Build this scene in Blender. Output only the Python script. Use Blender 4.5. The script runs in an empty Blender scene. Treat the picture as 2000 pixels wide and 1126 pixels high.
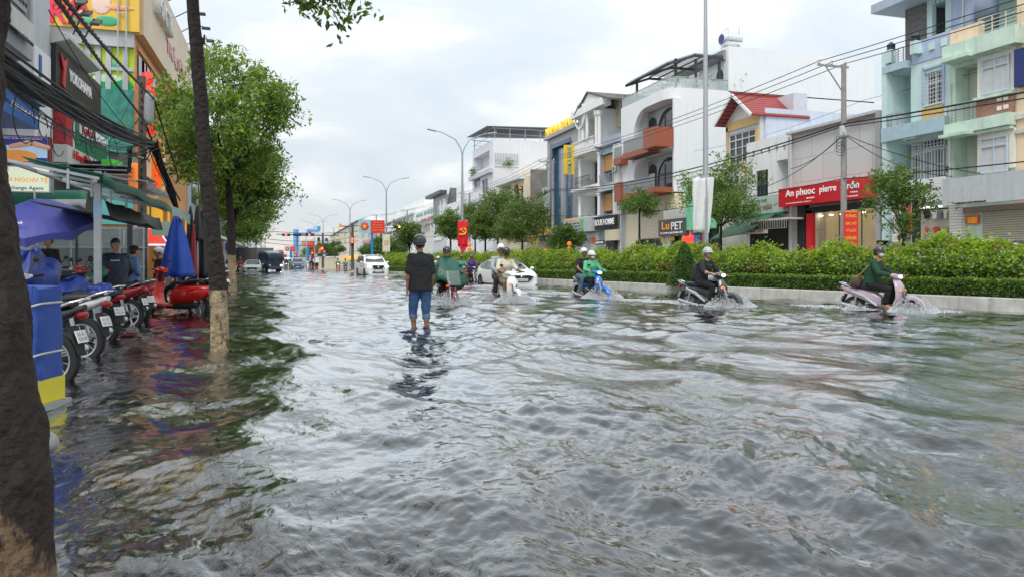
import bpy, math, random
import numpy as np
from mathutils import Vector, Matrix, Euler
R=math.radians; PI=math.pi
random.seed(7); rng=np.random.default_rng(7)
S=bpy.context.scene
COL=S.collection
# ------------------------------------------------ camera
FPX=1450.0; HOR=510.0; CAMH=1.1; YAW=math.atan(442/1450.0)
cs,sn=math.cos(YAW),math.sin(YAW)
cd=bpy.data.cameras.new('camera'); cam=bpy.data.objects.new('camera',cd); COL.objects.link(cam)
cam.location=(0,0,CAMH); cam.rotation_euler=(PI/2,0,-YAW)
cd.sensor_width=36; cd.lens=36*FPX/2000; cd.shift_y=-(563-HOR)/2000.0
cd.clip_start=.05; cd.clip_end=4000
S.camera=cam
# ------------------------------------------------ sky
SUN_EL,SUN_ROT=R(52),R(215)      # sun direction: behind the left shoulder, veiled
W=bpy.data.worlds.new('World'); S.world=W; W.use_nodes=True
nt=W.node_tree; nt.nodes.clear(); N=nt.nodes.new; L=nt.links.new
out=N('ShaderNodeOutputWorld'); bg=N('ShaderNodeBackground'); L(bg.outputs[0],out.inputs[0])
bg.inputs[1].default_value=0.1
sky=N('ShaderNodeTexSky'); sky.sky_type='NISHITA'; sky.sun_disc=False
sky.sun_elevation=SUN_EL; sky.sun_rotation=SUN_ROT; sky.air_density=1.2; sky.dust_density=2.5
tc=N('ShaderNodeTexCoord'); sep=N('ShaderNodeSeparateXYZ'); L(tc.outputs['Generated'],sep.inputs[0])
# cloud deck: noise on direction, flattened towards the horizon
zz=N('ShaderNodeMath'); zz.operation='MAXIMUM'; L(sep.outputs[2],zz.inputs[0]); zz.inputs[1].default_value=0.0
zb=N('ShaderNodeMath'); zb.operation='ADD'; L(zz.outputs[0],zb.inputs[0]); zb.inputs[1].default_value=.22
dx=N('ShaderNodeMath'); dx.operation='DIVIDE'; L(sep.outputs[0],dx.inputs[0]); L(zb.outputs[0],dx.inputs[1])
dy=N('ShaderNodeMath'); dy.operation='DIVIDE'; L(sep.outputs[1],dy.inputs[0]); L(zb.outputs[0],dy.inputs[1])
cm=N('ShaderNodeCombineXYZ'); L(dx.outputs[0],cm.inputs[0]); L(dy.outputs[0],cm.inputs[1])
n1=N('ShaderNodeTexNoise'); n1.inputs['Scale'].default_value=1.5; n1.inputs['Detail'].default_value=6; n1.inputs['Roughness'].default_value=.52; n1.inputs['Distortion'].default_value=.4
L(cm.outputs[0],n1.inputs['Vector'])
cr=N('ShaderNodeValToRGB'); L(n1.outputs[0],cr.inputs[0])
e=cr.color_ramp.elements; e[0].position=.38; e[0].color=(6.6,7.4,8.1,1); e[1].position=.62; e[1].color=(9.4,9.5,9.5,1)
m_=e.new(.5); m_.color=(7.3,7.9,8.4,1)
# brighter towards the zenith, as an overcast sky is; a warm pale band at the horizon down the street
gr=N('ShaderNodeMapRange'); L(zz.outputs[0],gr.inputs[0]); gr.inputs[1].default_value=.0; gr.inputs[2].default_value=1; gr.inputs[3].default_value=.92; gr.inputs[4].default_value=1.65
vm=N('ShaderNodeVectorMath'); vm.operation='SCALE'; L(cr.outputs[0],vm.inputs[0]); L(gr.outputs[0],vm.inputs['Scale'])
dot=N('ShaderNodeVectorMath'); dot.operation='DOT_PRODUCT'; L(tc.outputs['Generated'],dot.inputs[0]); dot.inputs[1].default_value=(-.06,.998,.0)
wr=N('ShaderNodeMapRange'); L(dot.outputs['Value'],wr.inputs[0]); wr.inputs[1].default_value=.985; wr.inputs[2].default_value=1.0
wz=N('ShaderNodeMapRange'); L(zz.outputs[0],wz.inputs[0]); wz.inputs[1].default_value=.0; wz.inputs[2].default_value=.09; wz.inputs[3].default_value=1; wz.inputs[4].default_value=0
wm=N('ShaderNodeMath'); wm.operation='MULTIPLY'; L(wr.outputs[0],wm.inputs[0]); L(wz.outputs[0],wm.inputs[1])
mw=N('ShaderNodeMixRGB'); L(wm.outputs[0],mw.inputs[0]); L(vm.outputs[0],mw.inputs[1]); mw.inputs[2].default_value=(8.6,7.9,6.9,1)
mx=N('ShaderNodeMixRGB'); mx.inputs[0].default_value=.93; L(sky.outputs[0],mx.inputs[1]); L(mw.outputs[0],mx.inputs[2])
L(mx.outputs[0],bg.inputs[0])
sd=bpy.data.lights.new('sun','SUN'); sd.energy=1.75; sd.angle=R(25); sd.color=(1,.96,.9)
so=bpy.data.objects.new('sun',sd); COL.objects.link(so)
# nishita: rotation measured clockwise from +Y
sv=Vector((math.sin(SUN_ROT)*math.cos(SUN_EL),math.cos(SUN_ROT)*math.cos(SUN_EL),math.sin(SUN_EL)))
so.rotation_euler=sv.to_track_quat('Z','Y').to_euler()
S.view_settings.view_transform='Standard'; S.view_settings.look='None'; S.view_settings.exposure=0.16; S.view_settings.gamma=1
S.render.resolution_x=1024; S.render.resolution_y=576
# ------------------------------------------------ pixel helpers (photo pixels -> places in the street)
def ray(px):
    u=(px-1000)/FPX; return (u*cs+sn, -u*sn+cs)
def G(px,py,z=0.0):                     # where the ray meets a level plane
    d=(CAMH-z)*FPX/(py-HOR); a=ray(px); return (a[0]*d,a[1]*d)
def P(px,py,d):                         # a point at depth d
    a=ray(px); return Vector((a[0]*d,a[1]*d,CAMH+(HOR-py)*d/FPX))
def Yo(px,X): a=ray(px); return X*a[1]/a[0]
def Xo(px,Y): a=ray(px); return Y*a[0]/a[1]
def Zx(px,py,X): return CAMH+(HOR-py)*(X/ray(px)[0])/FPX
def Zy(px,py,Y): return CAMH+(HOR-py)*(Y/ray(px)[1])/FPX
# ------------------------------------------------ materials
MATS={}
def mat(name,col,rough=.6,metal=0.,var=.12,scale=4.,bump=0.,bscale=30.,streak=0.,emit=None,es=0.,trans=0.,alpha=1.,coat=0.,spec=None,detail=4.):
    if name in MATS: return MATS[name]
    m=bpy.data.materials.new(name); m.use_nodes=True; t=m.node_tree; b=t.nodes['Principled BSDF']
    n=t.nodes.new; l=t.links.new
    b.inputs['Roughness'].default_value=rough; b.inputs['Metallic'].default_value=metal
    if coat: b.inputs['Coat Weight'].default_value=coat; b.inputs['Coat Roughness'].default_value=.06
    if spec is not None: b.inputs['Specular IOR Level'].default_value=spec
    c=(col[0],col[1],col[2],1)
    tcn=n('ShaderNodeTexCoord')
    if var>0 or streak>0:
        no=n('ShaderNodeTexNoise'); no.inputs['Scale'].default_value=scale; no.inputs['Detail'].default_value=detail; no.inputs['Roughness'].default_value=.6
        l(tcn.outputs['Object'],no.inputs['Vector'])
        mr=n('ShaderNodeMapRange'); l(no.outputs[0],mr.inputs[0]); mr.inputs[1].default_value=.25; mr.inputs[2].default_value=.75; mr.inputs[3].default_value=1-var; mr.inputs[4].default_value=1+var*.6
        v=n('ShaderNodeVectorMath'); v.operation='SCALE'; v.inputs[0].default_value=col[:3]; l(mr.outputs[0],v.inputs['Scale'])
        o=v.outputs[0]
        if streak>0:
            mp=n('ShaderNodeMapping'); mp.inputs['Scale'].default_value=(2.2,2.2,.16); l(tcn.outputs['Object'],mp.inputs[0])
            n2=n('ShaderNodeTexNoise'); n2.inputs['Scale'].default_value=1.6; n2.inputs['Detail'].default_value=8; n2.inputs['Roughness'].default_value=.65; l(mp.outputs[0],n2.inputs['Vector'])
            m2=n('ShaderNodeMapRange'); l(n2.outputs[0],m2.inputs[0]); m2.inputs[1].default_value=.5; m2.inputs[2].default_value=.74; m2.inputs[3].default_value=0; m2.inputs[4].default_value=streak
            mi=n('ShaderNodeMixRGB'); l(m2.outputs[0],mi.inputs[0]); l(o,mi.inputs[1]); mi.inputs[2].default_value=(col[0]*.42,col[1]*.43,col[2]*.4,1)
            o=mi.outputs[0]
        l(o,b.inputs['Base Color'])
    else: b.inputs['Base Color'].default_value=c
    if bump>0:
        nb=n('ShaderNodeTexNoise'); nb.inputs['Scale'].default_value=bscale; nb.inputs['Detail'].default_value=5; l(tcn.outputs['Object'],nb.inputs['Vector'])
        bp=n('ShaderNodeBump'); bp.inputs['Strength'].default_value=min(1,bump); bp.inputs['Distance'].default_value=.02 if bump<1 else .07; l(nb.outputs[0],bp.inputs['Height']); l(bp.outputs[0],b.inputs['Normal'])
    if emit: b.inputs['Emission Color'].default_value=(*emit,1); b.inputs['Emission Strength'].default_value=es
    if trans: b.inputs['Transmission Weight'].default_value=trans
    if alpha<1: b.inputs['Alpha'].default_value=alpha
    MATS[name]=m; return m
def band(name,c1,c2,axis,scale,mortar=.1,rough=.6,bump=.5,var=.12):   # ribs / boards / corrugation along one object axis
    if name in MATS: return MATS[name]
    m=mat(name,c1,rough,var=var); t=m.node_tree; b=t.nodes['Principled BSDF']; n=t.nodes.new; l=t.links.new
    tcn=n('ShaderNodeTexCoord'); sp=n('ShaderNodeSeparateXYZ'); l(tcn.outputs['Object'],sp.inputs[0])
    mu=n('ShaderNodeMath'); mu.operation='MULTIPLY'; l(sp.outputs[axis],mu.inputs[0]); mu.inputs[1].default_value=scale
    fr=n('ShaderNodeMath'); fr.operation='FRACT'; l(mu.outputs[0],fr.inputs[0])
    pp=n('ShaderNodeMath'); pp.operation='PINGPONG'; l(fr.outputs[0],pp.inputs[0]); pp.inputs[1].default_value=.5
    mr=n('ShaderNodeMapRange'); l(pp.outputs[0],mr.inputs[0]); mr.inputs[1].default_value=mortar*.5; mr.inputs[2].default_value=mortar; 
    src=b.inputs['Base Color'].links[0].from_socket if b.inputs['Base Color'].links else None
    mi=n('ShaderNodeMixRGB'); l(mr.outputs[0],mi.inputs[0]); mi.inputs[1].default_value=(*c2,1)
    if src: l(src,mi.inputs[2])
    else: mi.inputs[2].default_value=(*c1,1)
    l(mi.outputs[0],b.inputs['Base Color'])
    bp=n('ShaderNodeBump'); bp.inputs['Strength'].default_value=bump; bp.inputs['Distance'].default_value=.02; l(mr.outputs[0],bp.inputs['Height']); l(bp.outputs[0],b.inputs['Normal'])
    return m
def brickmat(name,c1,c2,cm,scale,bw=.5,rh=.25,ms=.02,axes='yz',rough=.75):
    if name in MATS: return MATS[name]
    m=mat(name,c1,rough,var=0); t=m.node_tree; b=t.nodes['Principled BSDF']; n=t.nodes.new; l=t.links.new
    tcn=n('ShaderNodeTexCoord'); sp=n('ShaderNodeSeparateXYZ'); l(tcn.outputs['Object'],sp.inputs[0])
    cb=n('ShaderNodeCombineXYZ'); l(sp.outputs['xyz'.index(axes[0])],cb.inputs[0]); l(sp.outputs['xyz'.index(axes[1])],cb.inputs[1])
    bk=n('ShaderNodeTexBrick'); l(cb.outputs[0],bk.inputs['Vector']); bk.inputs['Color1'].default_value=(*c1,1); bk.inputs['Color2'].default_value=(*c2,1); bk.inputs['Mortar'].default_value=(*cm,1)
    bk.inputs['Scale'].default_value=scale; bk.inputs['Mortar Size'].default_value=ms; bk.inputs['Brick Width'].default_value=bw; bk.inputs['Row Height'].default_value=rh
    l(bk.outputs[0],b.inputs['Base Color'])
    return m
# ------------------------------------------------ mesh builder
class MB:
    def __init__(s): s.v=[]; s.f=[]; s.mi=[]; s.M=Matrix(); s.cur=0
    def av(s,p):
        s.v.append(tuple(s.M@Vector(p))); return len(s.v)-1
    def face(s,ids): s.f.append(tuple(ids)); s.mi.append(s.cur)
    def poly(s,pts): s.face([s.av(p) for p in pts])
    def box(s,x0,x1,y0,y1,z0,z1):
        if x0>x1:x0,x1=x1,x0
        if y0>y1:y0,y1=y1,y0
        if z0>z1:z0,z1=z1,z0
        i=[s.av(p) for p in((x0,y0,z0),(x1,y0,z0),(x1,y1,z0),(x0,y1,z0),(x0,y0,z1),(x1,y0,z1),(x1,y1,z1),(x0,y1,z1))]
        for q in((0,3,2,1),(4,5,6,7),(0,1,5,4),(1,2,6,5),(2,3,7,6),(3,0,4,7)): s.face([i[k] for k in q])
        return s
    def obox(s,c,size,rot=(0,0,0)):
        o=s.M; s.M=o@Matrix.Translation(Vector(c))@Euler(rot).to_matrix().to_4x4()
        a,b,c2=[k/2 for k in size]; s.box(-a,a,-b,b,-c2,c2); s.M=o; return s
    def bar(s,a,b,w,h=None):
        a,b=Vector(a),Vector(b); d=b-a; Lg=d.length
        if Lg<1e-6: return s
        o=s.M; q=d.to_track_quat('Z','Y').to_matrix().to_4x4(); s.M=o@Matrix.Translation(a)@q; h=h or w
        s.box(-w/2,w/2,-h/2,h/2,0,Lg); s.M=o; return s
    def loft(s,rings,cap=True,close=True):
        n=len(rings[0]); ids=[[s.av(p) for p in r] for r in rings]
        for a,b in zip(ids[:-1],ids[1:]):
            for k in range(n if close else n-1):
                k2=(k+1)%n; s.face((a[k],a[k2],b[k2],b[k]))
        if cap and close: s.face(ids[0][::-1]); s.face(ids[-1])
        return s
    def tube(s,pts,rad,n=8,cap=True):
        pts=[Vector(p) for p in pts]
        if not hasattr(rad,'__len__'): rad=[rad]*len(pts)
        rings=[]; up=None
        for i,p in enumerate(pts):
            d=(pts[min(i+1,len(pts)-1)]-pts[max(i-1,0)])
            if d.length<1e-9: d=Vector((0,0,1))
            d.normalize()
            if up is None: up=Vector((0,0,1)) if abs(d.z)<.9 else Vector((1,0,0))
            a=d.cross(up)
            if a.length<1e-4: a=d.cross(Vector((.3,1,.2)))
            a.normalize(); b=d.cross(a); up=-b if False else up
            rings.append([p+(a*math.cos(2*PI*k/n)+b*math.sin(2*PI*k/n))*rad[i] for k in range(n)])
        return s.loft(rings,cap)
    def prism(s,poly,ax,d0,d1):      # poly in the other two axes (order x,y,z minus ax)
        def mk(p,d):
            q=list(p); q.insert('xyz'.index(ax),d); return q
        return s.loft([[mk(p,d0) for p in poly],[mk(p,d1) for p in poly]])
    def lathe(s,prof,c=(0,0,0),ax='z',n=20,a0=0,a1=2*PI,cap=False):
        full=abs(a1-a0-2*PI)<1e-6; m=n if full else n+1; rings=[]
        for k in range(m):
            a=a0+(a1-a0)*k/n; ca,sa=math.cos(a),math.sin(a); r=[]
            for (q,h) in prof:
                p={'z':(q*ca,q*sa,h),'x':(h,q*ca,q*sa),'y':(q*sa,h,q*ca)}[ax]
                r.append((p[0]+c[0],p[1]+c[1],p[2]+c[2]))
            rings.append(r)
        ids=[[s.av(p) for p in r] for r in rings]
        for k in range(m if full else m-1):
            a,b=ids[k],ids[(k+1)%m]
            for j in range(len(prof)-1): s.face((a[j],b[j],b[j+1],a[j+1]))
        return s
    def ell(s,c,r,n=14,m=9,rot=None,zmin=-1,zmax=1):
        o=s.M
        s.M=o@Matrix.Translation(Vector(c))@(rot.to_matrix().to_4x4() if rot is not None else Matrix())
        t0=math.acos(max(-1,min(1,zmax))); t1=math.acos(max(-1,min(1,zmin))); rings=[]
        for j in range(m+1):
            t=t0+(t1-t0)*j/m; st=max(math.sin(t),1e-4)
            rings.append([(r[0]*st*math.cos(2*PI*k/n),r[1]*st*math.sin(2*PI*k/n),r[2]*math.cos(t)) for k in range(n)])
        s.loft(rings[::-1]); s.M=o; return s
    def cap(s,a,b,ra,rb,n=12):
        a,b=Vector(a),Vector(b); d=b-a
        if d.length<1e-6: return s.ell(a,(ra,)*3)
        u=d.normalized(); x=u.orthogonal().normalized(); y=u.cross(x); rings=[]
        def ring(c,r): return [c+x*r*math.cos(2*PI*k/n)+y*r*math.sin(2*PI*k/n) for k in range(n)]
        for t in (-88,-60,-30): rings.append(ring(a+u*ra*math.sin(R(t)),ra*math.cos(R(t))))
        rings.append(ring(a,ra)); rings.append(ring(b,rb))
        for t in (30,60,88): rings.append(ring(b+u*rb*math.sin(R(t)),rb*math.cos(R(t))))
        return s.loft(rings)
    def se(s,secs,ax='y',n=16,e=2.6):    # superellipse rings: (pos, cx, cz, hw, hh)
        rings=[]
        for q in secs:
            t,cx,cz,hw,hh=q[:5]; r=[]
            for k in range(n):
                a=2*PI*k/n; c_,s_=math.cos(a),math.sin(a)
                x=cx+hw*math.copysign(abs(c_)**(2/e),c_); z=cz+hh*math.copysign(abs(s_)**(2/e),s_)
                r.append({'y':(x,t,z),'x':(t,x,z),'z':(x,z,t)}[ax])
            rings.append(r)
        return s.loft(rings)
    def build(s,name,m,parent=None,smooth=False,bevel=0,sub=0,recalc=True):
        me=bpy.data.meshes.new(name); me.from_pydata(s.v,[],s.f)
        ms=m if isinstance(m,(list,tuple)) else [m]
        for k in ms: me.materials.append(k)
        if len(ms)>1: me.polygons.foreach_set('material_index',s.mi)
        if recalc:
            import bmesh
            bm=bmesh.new(); bm.from_mesh(me); bmesh.ops.recalc_face_normals(bm,faces=bm.faces); bm.to_mesh(me); bm.free()
        if smooth:
            me.shade_smooth()
        o=bpy.data.objects.new(name,me); COL.objects.link(o)
        if parent: o.parent=parent
        if bevel:
            b=o.modifiers.new('bevel','BEVEL'); b.width=bevel; b.segments=2; b.limit_method='ANGLE'; b.angle_limit=R(40)
            if not smooth: pass
        if sub:
            b=o.modifiers.new('sub','SUBSURF'); b.levels=sub; b.render_levels=sub
        if smooth and not sub:
            me.set_sharp_from_angle(angle=R(42))
        return o
def tag(o,label=None,cat=None,group=None,kind=None):
    if label: o['label']=label
    if cat: o['category']=cat
    if group: o['group']=group
    if kind: o['kind']=kind
    return o
def thing(name,label,cat,loc=(0,0,0),rz=0,group=None):
    o=bpy.data.objects.new(name,None); COL.objects.link(o); o.location=loc; o.rotation_euler=(0,0,rz)
    return tag(o,label,cat,group)
KIDS={}
def copy_tree(o,parent=None):
    c=o.copy(); COL.objects.link(c)
    if parent is not None: c.parent=parent
    for ch in list(o.children): copy_tree(ch,c)
    return c
def quads(name,V,mi,mats,parent=None,smooth=False,tri=False):      # numpy (n,4,3) -> one mesh
    n=V.shape[0]; k=V.shape[1]
    me=bpy.data.meshes.new(name); me.vertices.add(n*k); me.vertices.foreach_set('co',V.reshape(-1).astype(np.float32))
    me.loops.add(n*k); me.loops.foreach_set('vertex_index',np.arange(n*k,dtype=np.int32))
    me.polygons.add(n); me.polygons.foreach_set('loop_start',np.arange(0,n*k,k,dtype=np.int32)); me.polygons.foreach_set('loop_total',np.full(n,k,dtype=np.int32))
    for m in mats: me.materials.append(m)
    me.polygons.foreach_set('material_index',mi.astype(np.int32)); me.update(); me.validate()
    o=bpy.data.objects.new(name,me); COL.objects.link(o)
    if parent: o.parent=parent
    return o
def bake(o):                       # evaluate the modifiers into a plain mesh
    dg=bpy.context.evaluated_depsgraph_get(); me=bpy.data.meshes.new_from_object(o.evaluated_get(dg))
    o.modifiers.clear(); o.data=me; return o
def text(s,size,m,mtx,parent=None,name='lettering',ext=.01,bold=0.,align='CENTER',fit=None,fith=None):
    cu=bpy.data.curves.new(name,'FONT'); cu.body=s; cu.size=size; cu.extrude=ext; cu.offset=bold; cu.align_x=align; cu.align_y='CENTER'; cu.resolution_u=2; cu.space_line=.9
    o=bpy.data.objects.new(name,cu); COL.objects.link(o)
    dg=bpy.context.evaluated_depsgraph_get(); dg.update(); me=bpy.data.meshes.new_from_object(o.evaluated_get(dg))
    bpy.data.objects.remove(o)
    if len(me.vertices)==0: print('EMPTY TEXT',s)
    xs=[v.co.x for v in me.vertices]; ys=[v.co.y for v in me.vertices]
    w=(max(xs)-min(xs)) or 1; hh=(max(ys)-min(ys)) or 1; sx=fit/w if fit else 1; sy=fith/hh if fith else (sx if fit else 1)
    cx=(max(xs)+min(xs))/2 if align=='CENTER' else 0; cy=(max(ys)+min(ys))/2
    for v in me.vertices: v.co.x=(v.co.x-cx)*sx; v.co.y=(v.co.y-cy)*sy
    me.transform(mtx); me.materials.clear(); me.materials.append(m)
    ob=bpy.data.objects.new(name,me); COL.objects.link(ob)
    if parent: ob.parent=parent
    return ob
# orientation matrices for writing: facing -X (right-hand row), facing +X (left-hand row), facing -Y (towards us)
def onR(x,y,z): return Matrix(((0,0,-1,x),(-1,0,0,y),(0,1,0,z),(0,0,0,1)))
def onL(x,y,z): return Matrix(((0,0,1,x),(1,0,0,y),(0,1,0,z),(0,0,0,1)))
def onF(x,y,z): return Matrix(((1,0,0,x),(0,0,-1,y),(0,1,0,z),(0,0,0,1)))
# common materials
M=dict(
 white=mat('white_render',(.76,.77,.77),.7,var=.10,scale=1.3,streak=.42,bump=.1),
 white2=mat('white_clean',(.8,.8,.79),.6,var=.05,scale=1,streak=.22),
 offw=mat('off_white',(.62,.61,.57),.7,var=.12,streak=.4),
 cream=mat('cream_paint',(.68,.61,.45),.7,var=.08,streak=.35),
 grey=mat('grey_render',(.36,.37,.38),.7,var=.14,streak=.3),
 lgrey=mat('light_grey',(.52,.54,.56),.6,var=.1,streak=.35),
 dgrey=mat('dark_grey',(.09,.09,.095),.5,var=.15),
 black=mat('black_plastic',(.018,.018,.02),.38,var=.2),
 rubber=mat('rubber',(.014,.014,.015),.75,var=.25),
 matt=mat('matt_black',(.02,.02,.021),.8,var=.2),
 steel=mat('galvanised_steel',(.42,.44,.46),.42,.55,var=.12,scale=8),
 chrome=mat('chrome',(.75,.75,.76),.18,1.,var=.05),
 alum=mat('alloy',(.5,.5,.52),.35,.8,var=.1),
 conc=mat('concrete',(.3,.29,.27),.85,var=.22,scale=3,streak=.4,bump=.3),
 glass=mat('window_glass',(.035,.045,.055),.06,var=.3,scale=.7,spec=.7),
 bglass=mat('blue_glass',(.05,.12,.2),.05,var=.25,scale=.5,spec=.8),
 frame=mat('white_frame',(.72,.73,.74),.5,var=.05),
 dframe=mat('dark_frame',(.04,.042,.045),.5,var=.1),
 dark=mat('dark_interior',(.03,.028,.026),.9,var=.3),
 redsign=mat('red_sign',(.62,.012,.022),.4,var=.06),
 red=mat('red_cloth',(.66,.012,.02),.6,var=.1),
 yel=mat('yellow_paint',(.85,.55,.02),.5,var=.05),
 yell=mat('yellow_lettering',(.9,.62,.05),.5,var=0,emit=(.9,.55,.03),es=.25),
 wtxt=mat('white_lettering',(.85,.85,.85),.5,var=0,emit=(1,1,1),es=.12),
 btxt=mat('black_lettering',(.02,.02,.02),.5,var=0),
 cable=mat('black_cable',(.012,.012,.013),.6,var=.2),
 tile=band('dark_roof_tile',(.12,.11,.11),(.03,.03,.03),2,9,.18),
)
# ================================================= ground, road, water
def sheet(name,m,pts,z): 
    b=MB(); b.poly([(x,y,z) for x,y in pts]); return tag(b.build(name,m),kind='structure')
asph=mat('wet_asphalt',(.05,.05,.05),.5,var=.3,scale=2)
sheet('ground',mat('soil',(.09,.08,.065),.9,var=.3,scale=.2),[(-900,-400),(900,-400),(900,2500),(-900,2500)],-.42)
sheet('road',asph,[(-.3,-60),(27.5,-60),(27.5,900),(-.3,900)],-.20)
b=MB(); b.box(-7,-.3,-20,700,-.4,-.10); tag(b.build('left_pavement',M['conc']),kind='structure')
b=MB(); b.box(27.5,33.5,-30,700,-.4,.12); tag(b.build('right_pavement',M['conc']),kind='structure')
RINGS=[(*G(808,636),.004),(*G(830,637),.004),(*G(430,681),.008),(*G(1722,607),.02),(*G(1386,598),.02),(*G(1156,581),.02),(*G(255,634),.01),(*G(385,606),.008)]
# flood water: a polar sheet about the viewpoint's foot, fine near, coarse far
def water():
    a_f=np.linspace(-47,47,900); a_o=np.linspace(47,313,90)[1:-1]
    ang=np.radians(np.concatenate([a_f,a_o])); 
    r=[.25]
    while r[-1]<900: r.append(r[-1]*(1.0062 if r[-1]>1.6 else 1.04))
    r=np.array(r); nr,na=len(r),len(ang)
    th=YAW+ang
    X=np.outer(r,np.sin(th)); Y=np.outer(r,np.cos(th)); cell=np.repeat(r[:,None],na,1)*.0035
    g=np.random.default_rng(3); Z=np.zeros_like(X)
    wx=X+.3*np.sin(Y*.7+1.3*np.sin(X*.5))+.07*np.sin(Y*2.3+X*.8)+.02*np.sin(Y*6.1-X*2.3); wy=Y+.25*np.sin(X*.9+.4)+.06*np.sin(X*2.3-Y)+.02*np.sin(7*X+2*Y)
    # patchy energy so that calm and rough water alternate
    en=.60+.55*np.sin(.55*wx+.21*wy+.5)*np.sin(.33*wy-.4*wx+1.7)+.25*np.sin(1.3*wy+.9*wx)
    en=np.clip(en,.36,1.3)
    for i in range(150):
        Lw=.075*(28**(g.random()**1.35)) ; k=2*PI/Lw
        d=g.normal(0,.55) if i%5 else g.uniform(-PI,PI)
        if g.random()<.4: d+=PI
        sl=.0235*(1.12 if Lw>.45 else .85 if Lw>.22 else .85)
        amp=sl/k; fade=np.clip((Lw/cell-2.5)/4,0,1)
        ph=k*(wx*math.cos(d)+wy*math.sin(d))+g.random()*6.28
        s_=np.sin(ph); Z+=amp*fade*(1.1-np.abs(s_)*1.7 if i%4==0 and Lw<1.0 else s_-.3*np.cos(2*ph))*(en if Lw<1.4 else 1)
    # swell that runs along the drowned kerb, and passing wakes
    for x0,h,w,k0 in((-.1,.046,.30,1.0),(.75,.022,.26,1.4),(1.5,.018,.24,1.2),(2.4,.022,.3,.8),(3.6,.02,.35,.6),(5.4,.018,.4,.5),(-1.2,.014,.3,1.1)):
        c=x0+.22*np.sin(k0*Y+x0*3)+.10*np.sin(2.3*Y+x0)+.05*np.sin(6*Y+x0*9); q=(X-c)/w
        Z+=h*np.exp(-q*q)*(1+.9*q)*(.6+.4*np.sin(1.7*Y+x0*5+.8*np.sin(Y)))*np.exp(-np.maximum(Y-14,0)/20)
    for cx,cy,am in RINGS:
        q=np.hypot(X-cx,Y-cy); Z+=am*np.cos(q*34-1.0)*np.exp(-q*2.6)*np.clip((.075/cell-1),0,1)+am*1.2*np.exp(-(q/.1)**2)
    fz=np.clip(1.25-r/260,.35,1)[:,None]; Z*=fz
    V=np.stack([X,Y,Z],-1).reshape(-1,3)
    me=bpy.data.meshes.new('flood_water'); me.vertices.add(len(V)); me.vertices.foreach_set('co',V.reshape(-1).astype(np.float32))
    i=np.arange(nr-1)[:,None]*na+np.arange(na)[None,:]; j=np.arange(nr-1)[:,None]*na+(np.arange(na)[None,:]+1)%na
    F=np.stack([i,j,j+na,i+na],-1).reshape(-1,4).astype(np.int32); n=len(F)
    me.loops.add(n*4); me.loops.foreach_set('vertex_index',F.reshape(-1)); me.polygons.add(n)
    me.polygons.foreach_set('loop_start',np.arange(0,n*4,4,dtype=np.int32)); me.polygons.foreach_set('loop_total',np.full(n,4,dtype=np.int32))
    me.update(); me.shade_smooth()
    m=bpy.data.materials.new('flood_water'); m.use_nodes=True; t=m.node_tree; b=t.nodes['Principled BSDF']; nn=t.nodes.new; l=t.links.new
    b.inputs['Roughness'].default_value=.9; b.inputs['Specular IOR Level'].default_value=0
    tcn=nn('ShaderNodeTexCoord')
    no=nn('ShaderNodeTexNoise'); no.inputs['Scale'].default_value=.35; no.inputs['Detail'].default_value=4; l(tcn.outputs['Object'],no.inputs['Vector'])
    mr=nn('ShaderNodeMixRGB'); l(no.outputs[0],mr.inputs[0]); mr.inputs[1].default_value=(.020,.019,.017,1); mr.inputs[2].default_value=(.034,.032,.028,1); l(mr.outputs[0],b.inputs['Base Color'])
    mp=nn('ShaderNodeMapping'); mp.inputs['Scale'].default_value=(1.5,.8,1); mp.inputs['Rotation'].default_value=(0,0,.25); l(tcn.outputs['Object'],mp.inputs[0])
    n2=nn('ShaderNodeTexNoise'); n2.inputs['Scale'].default_value=9; n2.inputs['Detail'].default_value=5; n2.inputs['Roughness'].default_value=.55; n2.inputs['Distortion'].default_value=.6; l(mp.outputs[0],n2.inputs['Vector'])
    n3=nn('ShaderNodeTexNoise'); n3.inputs['Scale'].default_value=.55; n3.inputs['Detail'].default_value=3; l(tcn.outputs['Object'],n3.inputs['Vector'])
    ms=nn('ShaderNodeMapRange'); l(n3.outputs[0],ms.inputs[0]); ms.inputs[1].default_value=.42; ms.inputs[2].default_value=.66; ms.inputs[3].default_value=.38; ms.inputs[4].default_value=.9
    bp=nn('ShaderNodeBump'); bp.inputs['Distance'].default_value=.014; l(ms.outputs[0],bp.inputs['Strength']); l(n2.outputs[0],bp.inputs['Height']); l(bp.outputs[0],b.inputs['Normal'])
    gl=nn('ShaderNodeBsdfGlossy'); gl.inputs['Roughness'].default_value=.035; gl.inputs['Color'].default_value=(.80,.81,.82,1); l(bp.outputs[0],gl.inputs['Normal'])
    fr=nn('ShaderNodeFresnel'); fr.inputs[0].default_value=1.36; l(bp.outputs[0],fr.inputs['Normal']); pw=nn('ShaderNodeMath'); pw.operation='POWER'; l(fr.outputs[0],pw.inputs[0]); pw.inputs[1].default_value=1.3; mu=nn('ShaderNodeMath'); mu.operation='MULTIPLY'; mu.use_clamp=True; l(pw.outputs[0],mu.inputs[0]); mu.inputs[1].default_value=4.8
    mxs=nn('ShaderNodeMixShader'); l(mu.outputs[0],mxs.inputs[0]); l(b.outputs[0],mxs.inputs[1]); l(gl.outputs[0],mxs.inputs[2]); l(mxs.outputs[0],t.nodes['Material Output'].inputs[0])
    me.materials.append(m); o=bpy.data.objects.new('water',me); COL.objects.link(o); tag(o,kind='structure')
water()
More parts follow.
